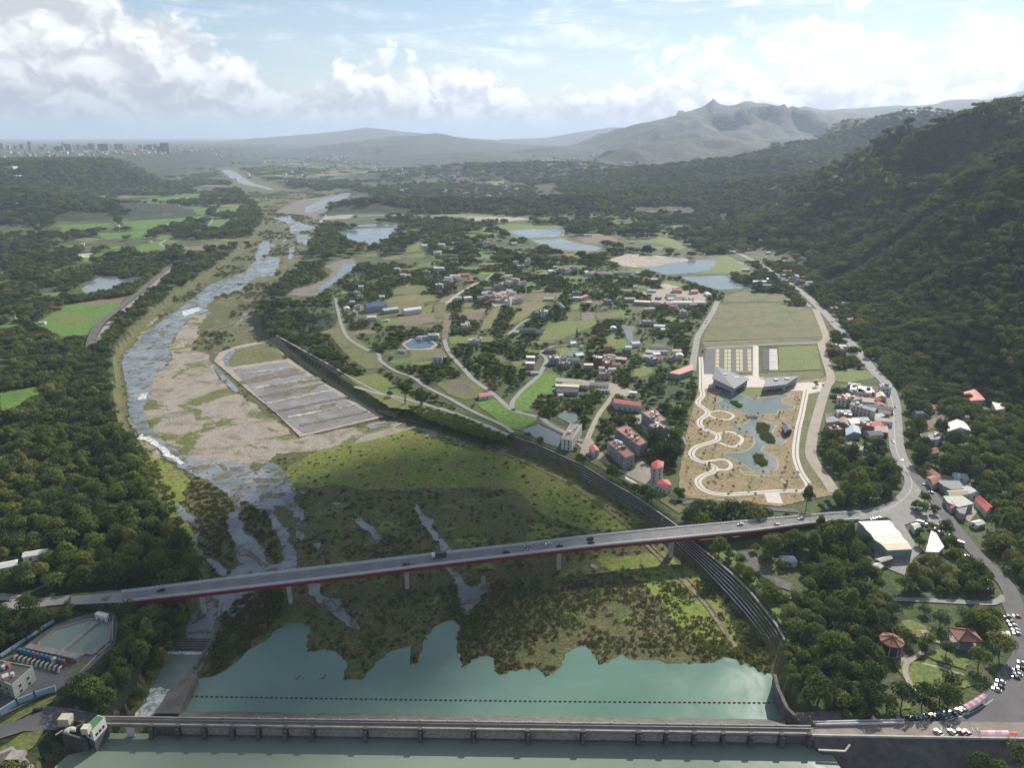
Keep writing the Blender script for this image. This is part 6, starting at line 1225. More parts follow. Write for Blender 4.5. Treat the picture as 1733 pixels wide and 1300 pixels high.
roofmap = {'tan': 'roof_tan', 'white': 'roof_white', 'cream': 'roof_cream', 'blue': 'roof_blue', 'bluepale': 'roof_bluepale', 'slate': 'roof_slate', 'concrete': 'concrete', 'pink': 'roof_pink', 'rust': 'roof_rust', 'red': 'roof_red', 'roofcream': 'roof_cream', 'greenroof': 'roof_green', 'greenpale': 'roof_sage'}
LM = [('blue solar hall', 635, 525), ('round blue pond', 710, 582), ('crescent pond', 570, 470), ('triangular pond', 630, 398), ('twin white ponds', 940, 405), ('upper grey pond', 1150, 452), ('lower grey pond', 1210, 480), ('big meadow', 1290, 545), ('green paddy by the lane', 905, 665), ('pale dirt road', 785, 495), ('brown ploughed fields', 910, 503), ('mown lawn field', 960, 560), ('levee wall on the left bank', 225, 510), ('left bank pond', 190, 480), ('left bank paddies', 290, 375), ('main road at the hill foot', 1400, 530), ('hill foot crossroads', 1320, 470), ('long red-roofed hall', 1060, 680), ('left bank wood', 60, 900), ('roadside cluster', 1460, 690), ('warehouse', 1500, 905), ('village street corner', 850, 480), ('highway', 760, 365), ('red barn roofs', 1160, 500), ('garden ponds', 1050, 570), ('car park', 1230, 610), ('hilly left edge', 30, 340), ('hillside sheds', 1640, 700)]
wn = {'pale': 'cream', 'white': 'white', 'grey': 'grey', 'brick': 'brick', 'pink': 'pink'}
rn = {'tan': 'tan', 'white': 'white', 'cream': 'cream', 'blue': 'dark blue', 'bluepale': 'pale blue', 'slate': 'slate grey', 'concrete': 'concrete', 'pink': 'salmon', 'rust': 'rusty red', 'red': 'bright red', 'roofcream': 'cream', 'greenroof': 'green', 'greenpale': 'pale green'}
rows = []
for r_ in VIL.split('|'):
    t = r_.split(); x, y, w, d, h, a = map(float, t[:6])
    lm = min(LM, key=lambda l: (l[1] - x) ** 2 + 4 * (l[2] - y) ** 2); rows.append((x, y, w, d, h, a, t[6], t[7], t[8], lm))
ORD = ['', 'second ', 'third ', 'fourth ', 'fifth ', 'sixth ', 'seventh ', 'eighth ', 'ninth ', 'tenth ']
seen = {}
for x, y, w, d, h, a, wl, rf, kd, lm in sorted(rows, key=lambda r: (r[9][1] - r[0]) ** 2 + 4 * (r[9][2] - r[1]) ** 2):
    size = 'long' if w >= 2.2 * d else 'large' if w * d > 260 else 'tall' if h >= 8 else 'small' if w * d < 75 else 'low' if h <= 4 else 'plain'
    side = ('left of' if x < lm[1] else 'right of') if abs(x - lm[1]) > abs(y - lm[2]) * 1.5 else ('behind' if y < lm[2] else 'in front of')
    key = (size, wn[wl], rn[rf], side, lm[0]); k = seen.get(key, 0); seen[key] = k + 1
    lab = f"{size} {wn[wl]} house with {rn[rf]} roof, {ORD[k]}nearest {side} {lm[0]}" if k else f"{size} {wn[wl]} house with {rn[rf]} roof {side} the {lm[0]}"
    c = on(x, y, h); s_ = Vector((w / 2 * .92, d / 2 * .92, 0)); co, si = math.cos(math.radians(a)), math.sin(math.radians(a))
    P = [(c.x + (p * s_.x) * co - (q * s_.y) * si, c.y + (p * s_.x) * si + (q * s_.y) * co) for p, q in ((-1, -1), (1, -1), (1, 1), (-1, 1))]
    px4 = [tuple(proj(p[0], p[1], c.z)[:2]) for p in P]
    building('house', px4, h, wallmap[wl], roofmap[rf], lab, 'house', kind=kd, overhang=.06, win=4.5 if (kd == 'flat' and y > 480) or y > 590 else None, tanks=2 if kd == 'flat' else 0, z0=c.z - h, group='houses of the valley')
# more roofs crowding the hamlets and the roadside
NADD = [0]; TAKEN = [b.mean(0) for b in BLD]; r = random.Random(11); CL = [(1462, 668, 34, 12, 7), (1440, 716, 36, 14, 7), (1488, 700, 12, 22, 6), (1345, 472, 26, 9, 7), (1622, 838, 26, 20, 6), (845, 502, 22, 9, 8), (858, 474, 16, 7, 6), (762, 470, 26, 9, 6), (1140, 508, 40, 9, 6), (945, 605, 22, 10, 4), (1032, 612, 26, 14, 6), (806, 408, 34, 6, 8), (985, 456, 40, 6, 6), (1115, 596, 22, 8, 5), (895, 434, 30, 8, 6), (1398, 522, 10, 8, 4), (1085, 482, 34, 9, 5), (1060, 640, 20, 8, 4), (690, 505, 40, 10, 4), (1575, 745, 14, 12, 3), (1440, 690, 14, 6, 3), (270, 375, 60, 16, 6)]
for cx, cy_, sx, sy, n in CL:
    lm = min(LM, key=lambda l: (l[1] - cx) ** 2 + 4 * (l[2] - cy_) ** 2)
    for k in range(n * 14):
        if n <= 0: break
        x, y = r.gauss(cx, sx * .6), r.gauss(cy_, sy * .6); h = r.choice([4, 4, 5, 7, 8]); g = gp(x, y, h); q = np.array(g[:2])
        if min(np.hypot(*(q - b)) for b in TAKEN) < 11 or bare_mask(q[None], STRIPS + PONDS)[0] or NADD[0] > 88: continue
        n -= 1; NADD[0] += 1; TAKEN.append(q); w, d = r.uniform(8, 15), r.uniform(7, 10); a = r.uniform(-.5, .5); wl = r.choice(['pale', 'white', 'grey', 'white', 'brick']); rf = r.choice(['white', 'tan', 'rust', 'slate', 'cream', 'white', 'bluepale', 'red', 'concrete']); kd = 'flat' if h > 5 else 'gable'
        co, si = math.cos(a), math.sin(a); P = [(g.x + p * w / 2 * co - e * d / 2 * si, g.y + p * w / 2 * si + e * d / 2 * co) for p, e in ((-1, -1), (1, -1), (1, 1), (-1, 1))]
        side = ('left of' if x < lm[1] else 'right of') if abs(x - lm[1]) > abs(y - lm[2]) * 1.5 else ('behind' if y < lm[2] else 'in front of')
        size = 'tall' if h >= 8 else 'small' if w * d < 75 else 'low' if h <= 4 else 'plain'; key = (size, wn[wl], rn[rf], side, lm[0]); kk = seen.get(key, 0); seen[key] = kk + 1
        lab = f"{size} {wn[wl]} house with {rn[rf]} roof, {ORD[kk]}nearest {side} {lm[0]}" if kk else f"{size} {wn[wl]} house with {rn[rf]} roof {side} the {lm[0]}"
        building('house', [tuple(proj(p[0], p[1], h)[:2]) for p in P], h, wallmap[wl], roofmap[rf], lab, 'house', kind=kd, overhang=.06, win=4.5 if y > 590 else None, tanks=2 if kd == 'flat' else 0, z0=0.0, group='houses of the valley')
NUM = ['first', 'second', 'third', 'fourth', 'fifth', 'sixth', 'seventh', 'eighth', 'ninth', 'tenth', 'eleventh', 'twelfth', 'thirteenth', 'fourteenth', 'fifteenth', 'sixteenth', 'seventeenth', 'eighteenth', 'nineteenth', 'twentieth'] + ['twenty-' + q for q in ('first', 'second', 'third', 'fourth', 'fifth', 'sixth', 'seventh', 'eighth', 'ninth')] + ['thirtieth', 'thirty-first', 'thirty-second']
# ---- far towns and towers
town_m = {}
def far_box(name, p, w, d, h, mat, rz, label, cat, grp):
    o = empty(name, p, rz); tag(o, label, cat, grp)
    for k, (sz, z, mt, nm) in enumerate((((w, d, h), -4, mat, 'wall'), ((w * .96, d * .96, .8), h - 4, 'roof_tan' if h > 30 else random.choice(['roof_white', 'roof_tan', 'roof_bluepale', 'roof_rust']), 'roof'))):
        m = MB(); m.box((0, 0, z), sz); me = m.mesh(nm, mt); q = link(nm, me, o)
    if h > 30:
        m = MB(); fl_ = int(h / 7)
        for i in range(fl_): m.box((0, -.2, 2 + i * 7), (w * .9, d + .5, 2.2))
        q = m.build('window_bands', 'window_glass', o, loc=(0, 0, 0)); q['kind'] = 'stuff'
r = random.Random(5)
tw_px = [(4, 248), (16, 250), (28, 249), (40, 247), (53, 246), (70, 250), (74, 262), (80, 248), (95, 262), (103, 249), (110, 247), (116, 249), (122, 248), (128, 250), (135, 247), (146, 259), (157, 249), (164, 249), (171, 248), (178, 249), (186, 250), (200, 249), (206, 249), (215, 251), (240, 257), (246, 251), (255, 250), (262, 250), (270, 250), (281, 248), (285, 249)]
for k, (x, y) in enumerate(tw_px):
    D = r.uniform(6300, 7800); base = at_depth(x, 258, D); zb = T1(base.x, base.y); topz = at_depth(x, y - 7, D).z; h = max(45, min(150, topz - zb))
    far_box('tower_block', (base.x, base.y, zb), r.choice([22, 30, 44, 70]) * r.uniform(.8, 1.2), r.uniform(20, 32), h * r.uniform(.7, 1.05), r.choice(['wall_tower', 'wall_tower', 'wall_tower', 'wall_grey']), r.uniform(-.4, .4), f'hazy grey apartment tower of the far city skyline, {NUM[k]} from the left', 'tower block', 'towers of the far city')
town = [(55, 262, 60, 5, 40), (150, 259, 70, 4, 46), (240, 258, 50, 4, 36), (10, 268, 14, 3, 6), (330, 255, 60, 6, 20), (400, 262, 60, 8, 16), (560, 268, 36, 7, 46), (600, 278, 30, 4, 14), (690, 292, 45, 8, 24), (780, 330, 46, 6, 26), (820, 336, 40, 6, 22), (860, 322, 46, 10, 22), (900, 270, 80, 6, 20), (980, 272, 40, 8, 22), (1090, 282, 50, 6, 18), (1020, 300, 60, 12, 10), (760, 300, 60, 8, 12), (680, 325, 20, 3, 10), (430, 300, 60, 10, 6)]
FARH = []
for cx, cy_, sx, sy, n in town:
    for i in range(n):
        x = r.gauss(cx, sx * .45); y = r.gauss(cy_, sy * .5); p = on(x, max(y, 243), 0)
        if p.y > 13000: continue
        FARH.append((p, r))
for i in range(330):
    x, y = r.uniform(440, 1180), 262 + 75 * r.random() ** 1.5; p = gp(x, y)
    if abs(T1(p.x, p.y)) < 1: FARH.append((p, r))
FARH.sort(key=lambda q: q[0].y); farstuff = MB()
for k, (p, _) in enumerate(FARH):
    big = r.random() < .2; sc_ = 1.0 + max(0, p.y - 2500) / 4500
    w, d, h = (r.uniform(30, 60), r.uniform(15, 26), r.uniform(6, 9)) if big else (r.uniform(9, 17) * sc_, r.uniform(8, 13) * sc_, r.uniform(6, 15))
    if k < 70: far_box('town_building', p, w, d, h + 4, r.choice(['paint_white', 'wall_pale', 'wall_grey', 'wall_pale', 'wall_pink']), r.uniform(-.5, .5), 'small pale building in the hazy towns beyond the ponds', 'house', 'buildings of the distant towns')
    else: farstuff.box((p.x, p.y, p.z - 2), (w, d, h + 4), r.uniform(-.5, .5), mi=r.randrange(4))
tag(farstuff.build('far_town', ['paint_white', 'wall_pale', 'wall_grey', 'roof_rust']), label='pale scattered buildings of far towns in the haze', kind='stuff')
for sk, (x, y, w, d, h) in enumerate(sorted(((666, 324, 60, 24, 12), (690, 326, 44, 20, 9), (668, 329, 50, 14, 8), (640, 327, 40, 12, 8), (772, 337, 56, 20, 8), (806, 335, 40, 20, 9), (833, 330, 18, 16, 12), (850, 321, 16, 14, 12), (825, 321, 8, 8, 14), (766, 327, 48, 12, 7), (803, 312, 30, 14, 8), (802, 341, 36, 16, 8), (858, 338, 50, 10, 6), (912, 344, 26, 10, 6), (20, 299, 60, 30, 10), (16, 284, 50, 30, 10)))):
    p = on(x, y, 0); far_box('shed', p, w * 1.1, d * 1.2, h, 'paint_white', 0, f"{'long' if w > 40 else 'compact'} white industrial shed in the haze beyond the wood, {NUM[sk]} from the left", 'shed', 'far industrial sheds')
# ================================================================= vehicles, pavilions, small things
def car_meshes(col, L=4.4, Wd=1.8, Hh=1.5, van=False):
    key = (col, van, L)
    if key in CARS: return CARS[key]
    def hull(prof, w0, w1, mat, nm):
        m = MB(); v = []; n = len(prof)
        for s in (-1, 1):
            for x, z, k in prof: v.append((x, s * (w0 + (w1 - w0) * k) / 2, z))
        m.add(v, [tuple(range(n - 1, -1, -1)), tuple(range(n, 2 * n))] + [(i, (i + 1) % n, n + (i + 1) % n, n + i) for i in range(n)]); return m.mesh(nm, mat)
    x = L / 2
    if van:
        body = hull([(-x, .3, 0), (x, .3, 0), (x, .95, 0), (x * .82, 1.15, .2), (x * .62, Hh, 1), (-x * .98, Hh, 1), (-x, .9, 0)], Wd, Wd * .9, col, 'body')
        glass = hull([(x * .80, 1.12, 0), (x * .63, Hh - .12, 1), (-x * .9, Hh - .12, 1), (-x * .95, 1.05, 0)], Wd + .02, Wd * .93, 'car_glass', 'windows'); cab = None
    else:
        body = hull([(-x, .3, 0), (x, .3, 0), (x, .7, .2), (x * .9, .82, .4), (x * .45, .92, .5), (-x * .6, .95, .5), (-x * .95, .9, .4), (-x, .65, .2)], Wd, Wd * .94, col, 'body')
        glass = hull([(x * .46, .90, 0), (x * .12, Hh - .06, 1), (-x * .48, Hh - .06, 1), (-x * .78, .92, 0)], Wd * .92, Wd * .72, 'car_glass', 'windows')
        cab = hull([(x * .14, Hh - .07, 0), (x * .10, Hh, .3), (-x * .46, Hh, .3), (-x * .50, Hh - .07, 0)], Wd * .74, Wd * .70, col, 'cab_roof')
    m = MB(); m.cyl((0, -.1, 0), .33, .22, 10, axis=(0, 1, 0)); wh_ = m.mesh('wheel', 'tyre')
    CARS[key] = (body, glass, cab, wh_, L, Wd); return CARS[key]
CARS = {}
def car(p, heading, col, label, group, van=False, L=4.4, Hh=1.5, cat='car'):
    body, glass, cab, wh_, L, Wd = car_meshes(col, L, 1.8 if L < 5.5 else 2.2, Hh, van)
    o = empty('van' if van else 'parked_car', p, heading)
    tag(o, label, cat, group); bd = link('body', body, o); link('windows', glass, bd)
    if cab: link('cab_roof', cab, bd)
    for a in (-1, 1):
        for b in (-1, 1): q = link('wheel', wh_, o); q.location = (a * L * .31, b * (Wd / 2 - .1), .33)
    return o
CN = {'car_white': 'white', 'car_black': 'black', 'car_silver': 'silver', 'car_red': 'red', 'car_blue': 'blue', 'car_grey': 'dark grey'}
def on_bridge(px, t):
    i = min(range(69), key=lambda k: abs(proj(*lat(k, t))[0] - px)); a, b = Vector(lat(i, t, .04)), Vector(lat(i + 1, t, .04)); d = b - a
    return a, math.atan2(d.y, d.x)
for px, t, col, lab in ((687, .72, 'car_black', 'black car on the bridge, behind the lorry near the left pier'), (860, .70, 'car_black', 'black car in the near lane of the bridge, leftmost of the central group'), (885, .80, 'car_silver', 'silver car hugging the near parapet in the central bridge group'), (899, .34, 'car_silver', 'silver car in the far lane of the bridge, above the central group'), (937, .36, 'car_white', 'white car in the far lane of the bridge left of two dark cars'), (948, .72, 'car_black', 'black car in the near lane of the bridge right of the central group'),
                        (993, .32, 'car_black', 'dark car in the far lane, upper of the pair on the bridge'), (999, .70, 'car_black', 'dark car in the near lane, lower of the pair on the bridge'), (1247, .30, 'car_white', 'white car on the bridge above the stepped levee'), (1309, .74, 'car_red', 'dark red car on the right part of the bridge'), (1354, .34, 'car_white', 'white car on the bridge near the right junction'), (263, .4, 'car_black', 'small dark vehicle at the left end of the bridge')):
    p, a = on_bridge(px, t); car(p, a + (math.pi if t < .5 else 0), col, lab, 'cars on the bridge')
def lorry():
    p, a = on_bridge(746, .34); o = empty('lorry', p, a + math.pi); tag(o, 'large lorry with white cab and dark load crossing the bridge', 'lorry')
    for nm, c, d, mt in (('cab', (3.9, 0, .7), (2.2, 2.4, 2.3), 'car_white'), ('load_bed', (-.9, 0, .9), (7.2, 2.5, 2.4), 'car_grey'), ('chassis', (.2, 0, .5), (9.4, 1.2, .4), 'tyre')):
        m = MB(); m.box(c, d, taper=.96); m.build(nm, mt, o, loc=(0, 0, 0))
    m = MB(); m.box((4.99, 0, 1.7), (.06, 2.0, .9)); m.build('windscreen', 'car_glass', o, loc=(0, 0, 0))
    for x in (3.7, -1.6, -3.0):
        for y in (-1.1, 1.1): m = MB(); m.cyl((x, y - .2, .5), .5, .4, 10, axis=(0, 1, 0)); m.build('wheel', 'tyre', o, loc=(0, 0, 0))
lorry()
# car park by the weir
row1 = [(1541, 1219.5), (1549, 1219), (1556, 1218.5), (1564, 1217), (1571, 1216), (1580, 1215), (1587, 1214.5), (1594, 1213), (1604, 1211), (1612, 1210)]
c1 = ['car_black', 'car_grey', 'car_silver', 'car_silver', 'car_black', 'car_black', 'car_grey', 'car_silver', 'car_silver', 'car_black']
for k, ((x, y), c) in enumerate(zip(row1, c1)): car(gp(x, y, .2), math.radians(118), c, f'{CN[c]} car parked in the shaded curved row, {["first", "second", "third", "fourth", "fifth", "sixth", "seventh", "eighth", "ninth", "tenth"][k]} from its left end', 'cars in the curved row below the park trees')
for k, (x, y, c, a, lab) in enumerate(((1624, 1206, 'car_white', 118, 'white car parked left of its twin by the pink canopy'), (1631, 1204.5, 'car_white', 118, 'white car parked right of its twin by the pink canopy'), (1686, 1169, 'car_white', 145, 'white car parked lowest in the trio above the pink canopy'), (1691, 1164, 'car_black', 145, 'black car parked in the trio above the pink canopy'), (1693, 1156, 'car_white', 150, 'white car parked top of the trio above the pink canopy'),
     (1718, 1148, 'car_grey', 150, 'dark car parked lower right in the bright group by the park'), (1722, 1143, 'car_white', 150, 'white car parked in the bright group by the park'), (1720, 1137, 'car_silver', 150, 'silver car parked at the top of the bright group by the park'), (1728, 1133, 'car_black', 150, 'black car parked at the picture edge by the park'), (1729, 1124, 'car_white', 150, 'white car parked highest at the picture edge'),
     (1704, 1045, 'car_silver', 170, 'silver car parked at the top of the right lot'), (1720, 1045, 'car_red', 160, 'red car driving beside the top of the right lot'), (1710, 1054, 'car_grey', 175, 'grey car parked second from the top of the right lot'), (1714, 1060, 'car_white', 175, 'white car parked third from the top of the right lot'), (1718, 1068, 'car_white', 175, 'white car parked fourth from the top of the right lot'), (1720, 1074, 'car_white', 175, 'white car parked lowest in the column of the right lot'),
     (1588, 1242, 'car_white', 108, 'white car parked at the weir parapet, leftmost'), (1612, 1242, 'car_white', 108, 'white car parked at the weir parapet beside the red one'), (1627, 1242, 'car_red', 108, 'red car parked at the weir parapet'), (1637, 1243, 'car_silver', 108, 'silver car parked at the weir parapet right of the red one'))):
    car(gp(x, y, 1.6 if y > 1230 else .2), math.radians(a), c, lab, 'cars in the weir car park')
for k, (x, y, c, a, lab) in enumerate(((1516, 690, 'car_grey', 85, 'dark car on the main road beside the roadside cluster'), (1512, 702, 'car_black', 85, 'black car on the main road below the roadside cluster'), (1511, 748, 'car_grey', 80, 'dark car on the main road beside the trees'), (1527, 779, 'car_black', 60, 'dark car on the main road near its bend'), (1545, 790, 'car_white', 130, 'white car parked at the road bend'), (1506, 703, 'car_white', 80, 'white car parked beside the main road'), (1576, 835, 'car_blue', 128, 'blue car beside the roadside restaurants'), (1566, 822, 'car_silver', 128, 'silver car beside the roadside restaurants'),
     (1478, 880, 'car_white', 10, 'white car parked left behind the warehouse'), (1484, 879, 'car_white', 10, 'white car parked middle behind the warehouse'), (1489, 878, 'car_silver', 10, 'silver car parked right behind the warehouse'), (1566, 889, 'car_white', 150, 'white car parked above the tent-like roof'), (1586, 897, 'car_white', 140, 'white car parked upper in the verge row'), (1593, 902, 'car_white', 140, 'white car parked second in the verge row'), (1605, 908, 'car_white', 140, 'white car parked third in the verge row'), (1611, 912, 'car_white', 140, 'white car parked lowest in the verge row'),
     (1637, 943, 'car_blue', 140, 'blue car parked under trees by the lower road'), (1654, 955, 'car_grey', 140, 'dark car on the lower road under trees'), (1668, 985, 'car_white', 140, 'white car parked beside the lower road in shade'), (1676, 1000, 'car_white', 150, 'white car parked at the lower road end'), (869, 694, 'car_red', 160, 'dark red car on the lane beside the green paddy'), (1088, 787, 'car_white', 20, 'white car in the levee estate yard'), (985, 749, 'car_silver', 60, 'silver car by the white riverside building'), (958, 758, 'car_grey', 20, 'dark car in front of the white riverside building'), (1393, 652, 'car_grey', 80, 'dark car on the promenade above the park'),
     (64, 1204, 'car_black', 30, 'black car parked in the lower left yard by the blue wall'), (180, 1025, 'car_blue', 20, 'blue car parked behind the control hut'), (1350, 485, 'car_grey', 135, 'dark car on the far main road'), (1408, 545, 'car_white', 130, 'white car on the far main road'), (1196, 543, 'car_white', 60, 'white car parked along the field road'), (1194, 547, 'car_white', 60, 'white car parked second along the field road'))):
    car(gp(x, y, .42), math.radians(a), c, lab, 'cars on roads and yards')
car(gp(1621, 921, .42), math.radians(140), 'car_white', 'white minibus parked at the lower end of the verge row', 'cars on roads and yards', van=True, L=7.2, Hh=2.6, cat='bus')
car(gp(1556, 886, .42), math.radians(150), 'car_white', 'white van parked above the kiosk', 'cars on roads and yards', van=True, L=5.2, Hh=2.2, cat='van')
# pavilions of the riverside park
def pavilion(px, py, rad, n, h, label, rot=0.0, sx=1.0, two=False):
    c = gp(px, py, h); o = empty('pavilion', (c.x, c.y, 0)); tag(o, label, 'pavilion', 'tiled pavilions of the riverside park'); BLD.append(np.array([(c.x + rad * 1.1 * math.cos(a), c.y + rad * 1.1 * math.sin(a)) for a in np.arange(0, 6.2, .5)]))
    def ringp(r_, z): return [(c.x + r_ * sx * math.cos(rot + 2 * math.pi * i / n), c.y + r_ * math.sin(rot + 2 * math.pi * i / n), z) for i in range(n)]
    e, ap = ringp(rad, h), (c.x, c.y, h + rad * .42)
    for i in range(n):
        a, b = Vector(e[i]), Vector(e[(i + 1) % n]); A = Vector(ap); m = MB(); k = 7
        for j in range(k):       # courses of tiles, each a little proud of the one above
            t0, t1 = j / k, (j + 1) / k; z = .05 * (k - j)
            q = [a.lerp(A, t0), b.lerp(A, t0), b.lerp(A, t1), a.lerp(A, t1)]; m.add([(v_.x, v_.y, v_.z + z) for v_ in q] + [(q[0].x, q[0].y, q[0].z + z - .12), (q[1].x, q[1].y, q[1].z + z - .12)], [(0, 1, 2, 3), (4, 5, 1, 0)])
        m.build('roof_slope', 'roof_tile', o)
        m = MB(); m.cyl(a + Vector((0, 0, .3)), .28, (A - a).length, 6, .2, axis=(A - a)); m.build('hip_ridge', 'roof_ridge', o)
    m = MB(); m.cyl((c.x, c.y, ap[2] - .2), .7, 1.2, 8, .2); m.build('finial', 'roof_ridge', o)
    m = MB(); m.prism([Vector(q) for q in ringp(rad * 1.0, h)], h - .35, h - .01); m.build('eave', 'wood_dark', o)
    for q in ringp(rad * .86, 0): m = MB(); m.cyl((q[0], q[1], -.5), .3, h, 8); m.build('column', 'concrete_pale', o)
    if two: m = MB(); m.prism([Vector(q) for q in ringp(rad * .8, 0)], -.5, h - 1.2); m.build('drum_wall', 'wood_dark', o)
    m = MB(); m.prism([Vector(q) for q in ringp(rad * .95, 0)], -.5, .5); m.build('plinth', 'concrete', o)
pavilion(1509, 1085, 6.2, 8, 7, 'octagonal brick red tiled pavilion on a tall drum among dark trees', .2, two=True)
pavilion(1634, 1076, 8.0, 4, 5, 'square hip-roofed tiled pavilion near the right car park', .72, sx=1.15)
building('rest_room', [(1694, 1070), (1708, 1069), (1712, 1081), (1702, 1083)], 4, 'wood_dark', 'roof_mint', 'mint-roofed hut beside the right car park', 'hut', kind='slab')
# canopies over stalls
def canopy(px, z, label, mats, name='canopy', h=3.0):
    P = [gp(x, y, z + h) for x, y in px]; c = sum(P, Vector()) / len(P); o = empty(name, (c.x, c.y, z)); tag(o, label, 'canopy')
    k = (len(P) - 2) // 2; A = P[:k + 1]; B = P[k + 1:][::-1]
    for i in range(k):
        for j in range(4):
            a0, a1 = A[i].lerp(A[i + 1], j / 4), A[i].lerp(A[i + 1], (j + 1) / 4); b0, b1 = B[i].lerp(B[i + 1], j / 4), B[i].lerp(B[i + 1], (j + 1) / 4); m = MB()
            mid0, mid1 = a0.lerp(b0, .5), a1.lerp(b1, .5); z_ = Vector((0, 0, .35))
            m.add([tuple(a0), tuple(a1), tuple(mid1 + z_), tuple(mid0 + z_), tuple(b0), tuple(b1)], [(0, 1, 2, 3), (3, 2, 5, 4)]); m.build('cloth_panel', mats[(i * 4 + j) % len(mats)], o)
    for p in (A[0], A[-1], B[0], B[-1]): m = MB(); m.cyl((p.x, p.y, z), .08, h, 6); m.build('post', 'steel_grey', o)
canopy([(1630, 1194), (1648, 1184), (1664, 1174), (1672, 1178), (1658, 1190), (1638, 1201)], .2, 'curved pink and mauve striped canopy at the edge of the car park', ['cloth_pink', 'cloth_mauve'])
canopy([(1659, 1237), (1706, 1237), (1708, 1243.5), (1661, 1243.5)], 1.4, 'straight pink striped market canopy on the weir parapet', ['cloth_pink', 'cloth_pale'])
canopy([(1706, 1239), (1720, 1239), (1724, 1245.5), (1709, 1245.5)], 1.4, 'small red canopy beside the pink market canopy', ['roof_red', 'roof_red'])
canopy([(1546, 1168), (1552, 1166), (1553, 1174), (1546, 1176)], .2, 'small round shelter cloth on the park path plaza', ['cloth_pale', 'roof_rust'])
canopy([(1058, 806), (1078, 818), (1080, 822), (1058, 811)], .2, 'long white awning beside the levee lane', ['cloth_white', 'cloth_white'], h=2.8)
for q in ([(1591, 1236), (1592, 1243)], [(1600, 1236), (1602, 1243)], [(1620, 1236), (1622, 1243)], [(1644, 1237), (1646, 1243)], [(1652, 1237), (1654, 1243)]): strip('bay_line', q, .25, 1.45, 'paint_white', bare=0)
strip('bay_line', [(1600, 1222), (1640, 1210), (1672, 1192), (1680, 1186)], .25, .26, 'paint_white', bare=0)
# cypresses, palms, single trees on the lawns
CYP = [cypress_mesh('cypress_crown_%d' % k, 14, 2, 360) for k in range(4)]
def cypress(px, py, h, rr, label, grp='cypresses'):
    p = on(px, py); o = empty('cypress_tree', p); tag(o, label, 'tree', grp); m = MB(); m.cyl((0, 0, -.4), .25, h * .4, 6, .12); m.build('trunk', 'bark', o, loc=(0, 0, 0)); q = link('crown', CYP[int(px) % 4], o); q.scale = (rr / 2, rr / 2, h / 14)
cypress(686, 684, 11, 1.4, 'slender dark cypress standing left on the levee lawn'); cypress(713, 688, 16, 2.6, 'broad tall dark cypress standing right on the levee lawn'); cypress(976, 571, 13, 2.4, 'dark pointed tree at the edge of the mown field')
for i in range(22):
    cypress(1104 + (i % 8) * 5.6 + random.uniform(-2, 2), 752 + (i // 8) * 11 + random.uniform(-2, 2) + (i % 8) * .8, random.uniform(13, 18), random.uniform(1.8, 2.6), 'tall dark cypress in the dense stand behind the tower house', 'cypress stand behind the tower house')
def single(px, py, s, label, mat=None, grp='single trees', at=None):
    p = at or on(px, py); o = empty('broadleaf_tree', p, random.random() * 6); o.scale = (s, s, s); tag(o, label, 'tree', grp); k = random.randrange(6); link('trunk', TREES[k][0], o); c = TREES[k][1]
    if mat:
        c = c.copy(); c.materials[0] = MATS[mat]
    link('crown', c, o)
for px, py, s, lab, mt in ((203, 1026, .95, 'leafy tree hiding the left abutment of the bridge', None), (188, 1030, .8, 'lower leafy tree left of the bridge abutment', None), (214, 1034, .8, 'tree right below the left bridge abutment', None), (1345, 1078, 1.05, 'yellow-green tree beside the lower end of the stepped levee', 'leaf_lime'), (1410, 995, .8, 'tree with pale cream blossom in the wood below the bridge', 'leaf_blossom'), (208, 888, .55, 'pale blossoming tree in the left bank wood', 'leaf_blossom'), (28, 655, 1.1, 'yellow-green tree beside the left bank paddy', 'leaf_lime'), (660, 672, .7, 'round tree with a long shadow on the levee lawn', None), (668, 655, .6, 'small round tree behind the levee lawn', None), (690, 662, .6, 'bushy tree at the top of the levee lawn', None), (1380, 655, .6, 'small round tree at the park plaza', None),
                           (1560, 870, 1.0, 'tree on the traffic island, lower right', None), (1550, 862, 1.1, 'tree on the traffic island, left', None), (1565, 850, 1.0, 'tree on the traffic island, upper', None), (1580, 870, 1.0, 'tree on the traffic island, right', None), (1600, 905, 1.0, 'flat-topped tree beside the verge row of cars', None), (1556, 905, .8, 'slim tree between the warehouse and white roof', 'leaf'), (1556, 925, .9, 'lower slim tree between the warehouse and white roof', 'leaf'), (1560, 1105, .55, 'small tree on the park lawn beside the path', None), (1570, 1092, .8, 'round tree between the two tiled pavilions', None), (1600, 1112, .8, 'low tree in front of the square pavilion', None), (1590, 1185, 1.0, 'bushy tree above the shaded car row', None), (1610, 1165, .9, 'light green tree at the lower lawn edge', None), (1560, 1195, 1.1, 'dark broad tree above the left of the shaded car row', 'leaf_dark'), (1655, 1130, 1.1, 'broad tree right of the park lawn', None), (1690, 1110, 1.3, 'large round tree beside the bright parked cars', 'leaf'), (1525, 1195, 1.2, 'large dark tree at the end of the weir', 'leaf_dark')):
    single(px, py, s, lab, mt)
for px, py, s, z, lab in ((1655, 1300, 1.0, -5, 'tree top at the bottom edge below the weir slope, left'), (1690, 1308, 1.2, -5, 'tree top at the bottom edge below the weir slope, middle'), (1725, 1295, 1.2, -4, 'tree top at the lower right corner')): single(px, py, s, lab, 'leaf', at=gp(px, py + 8, z))
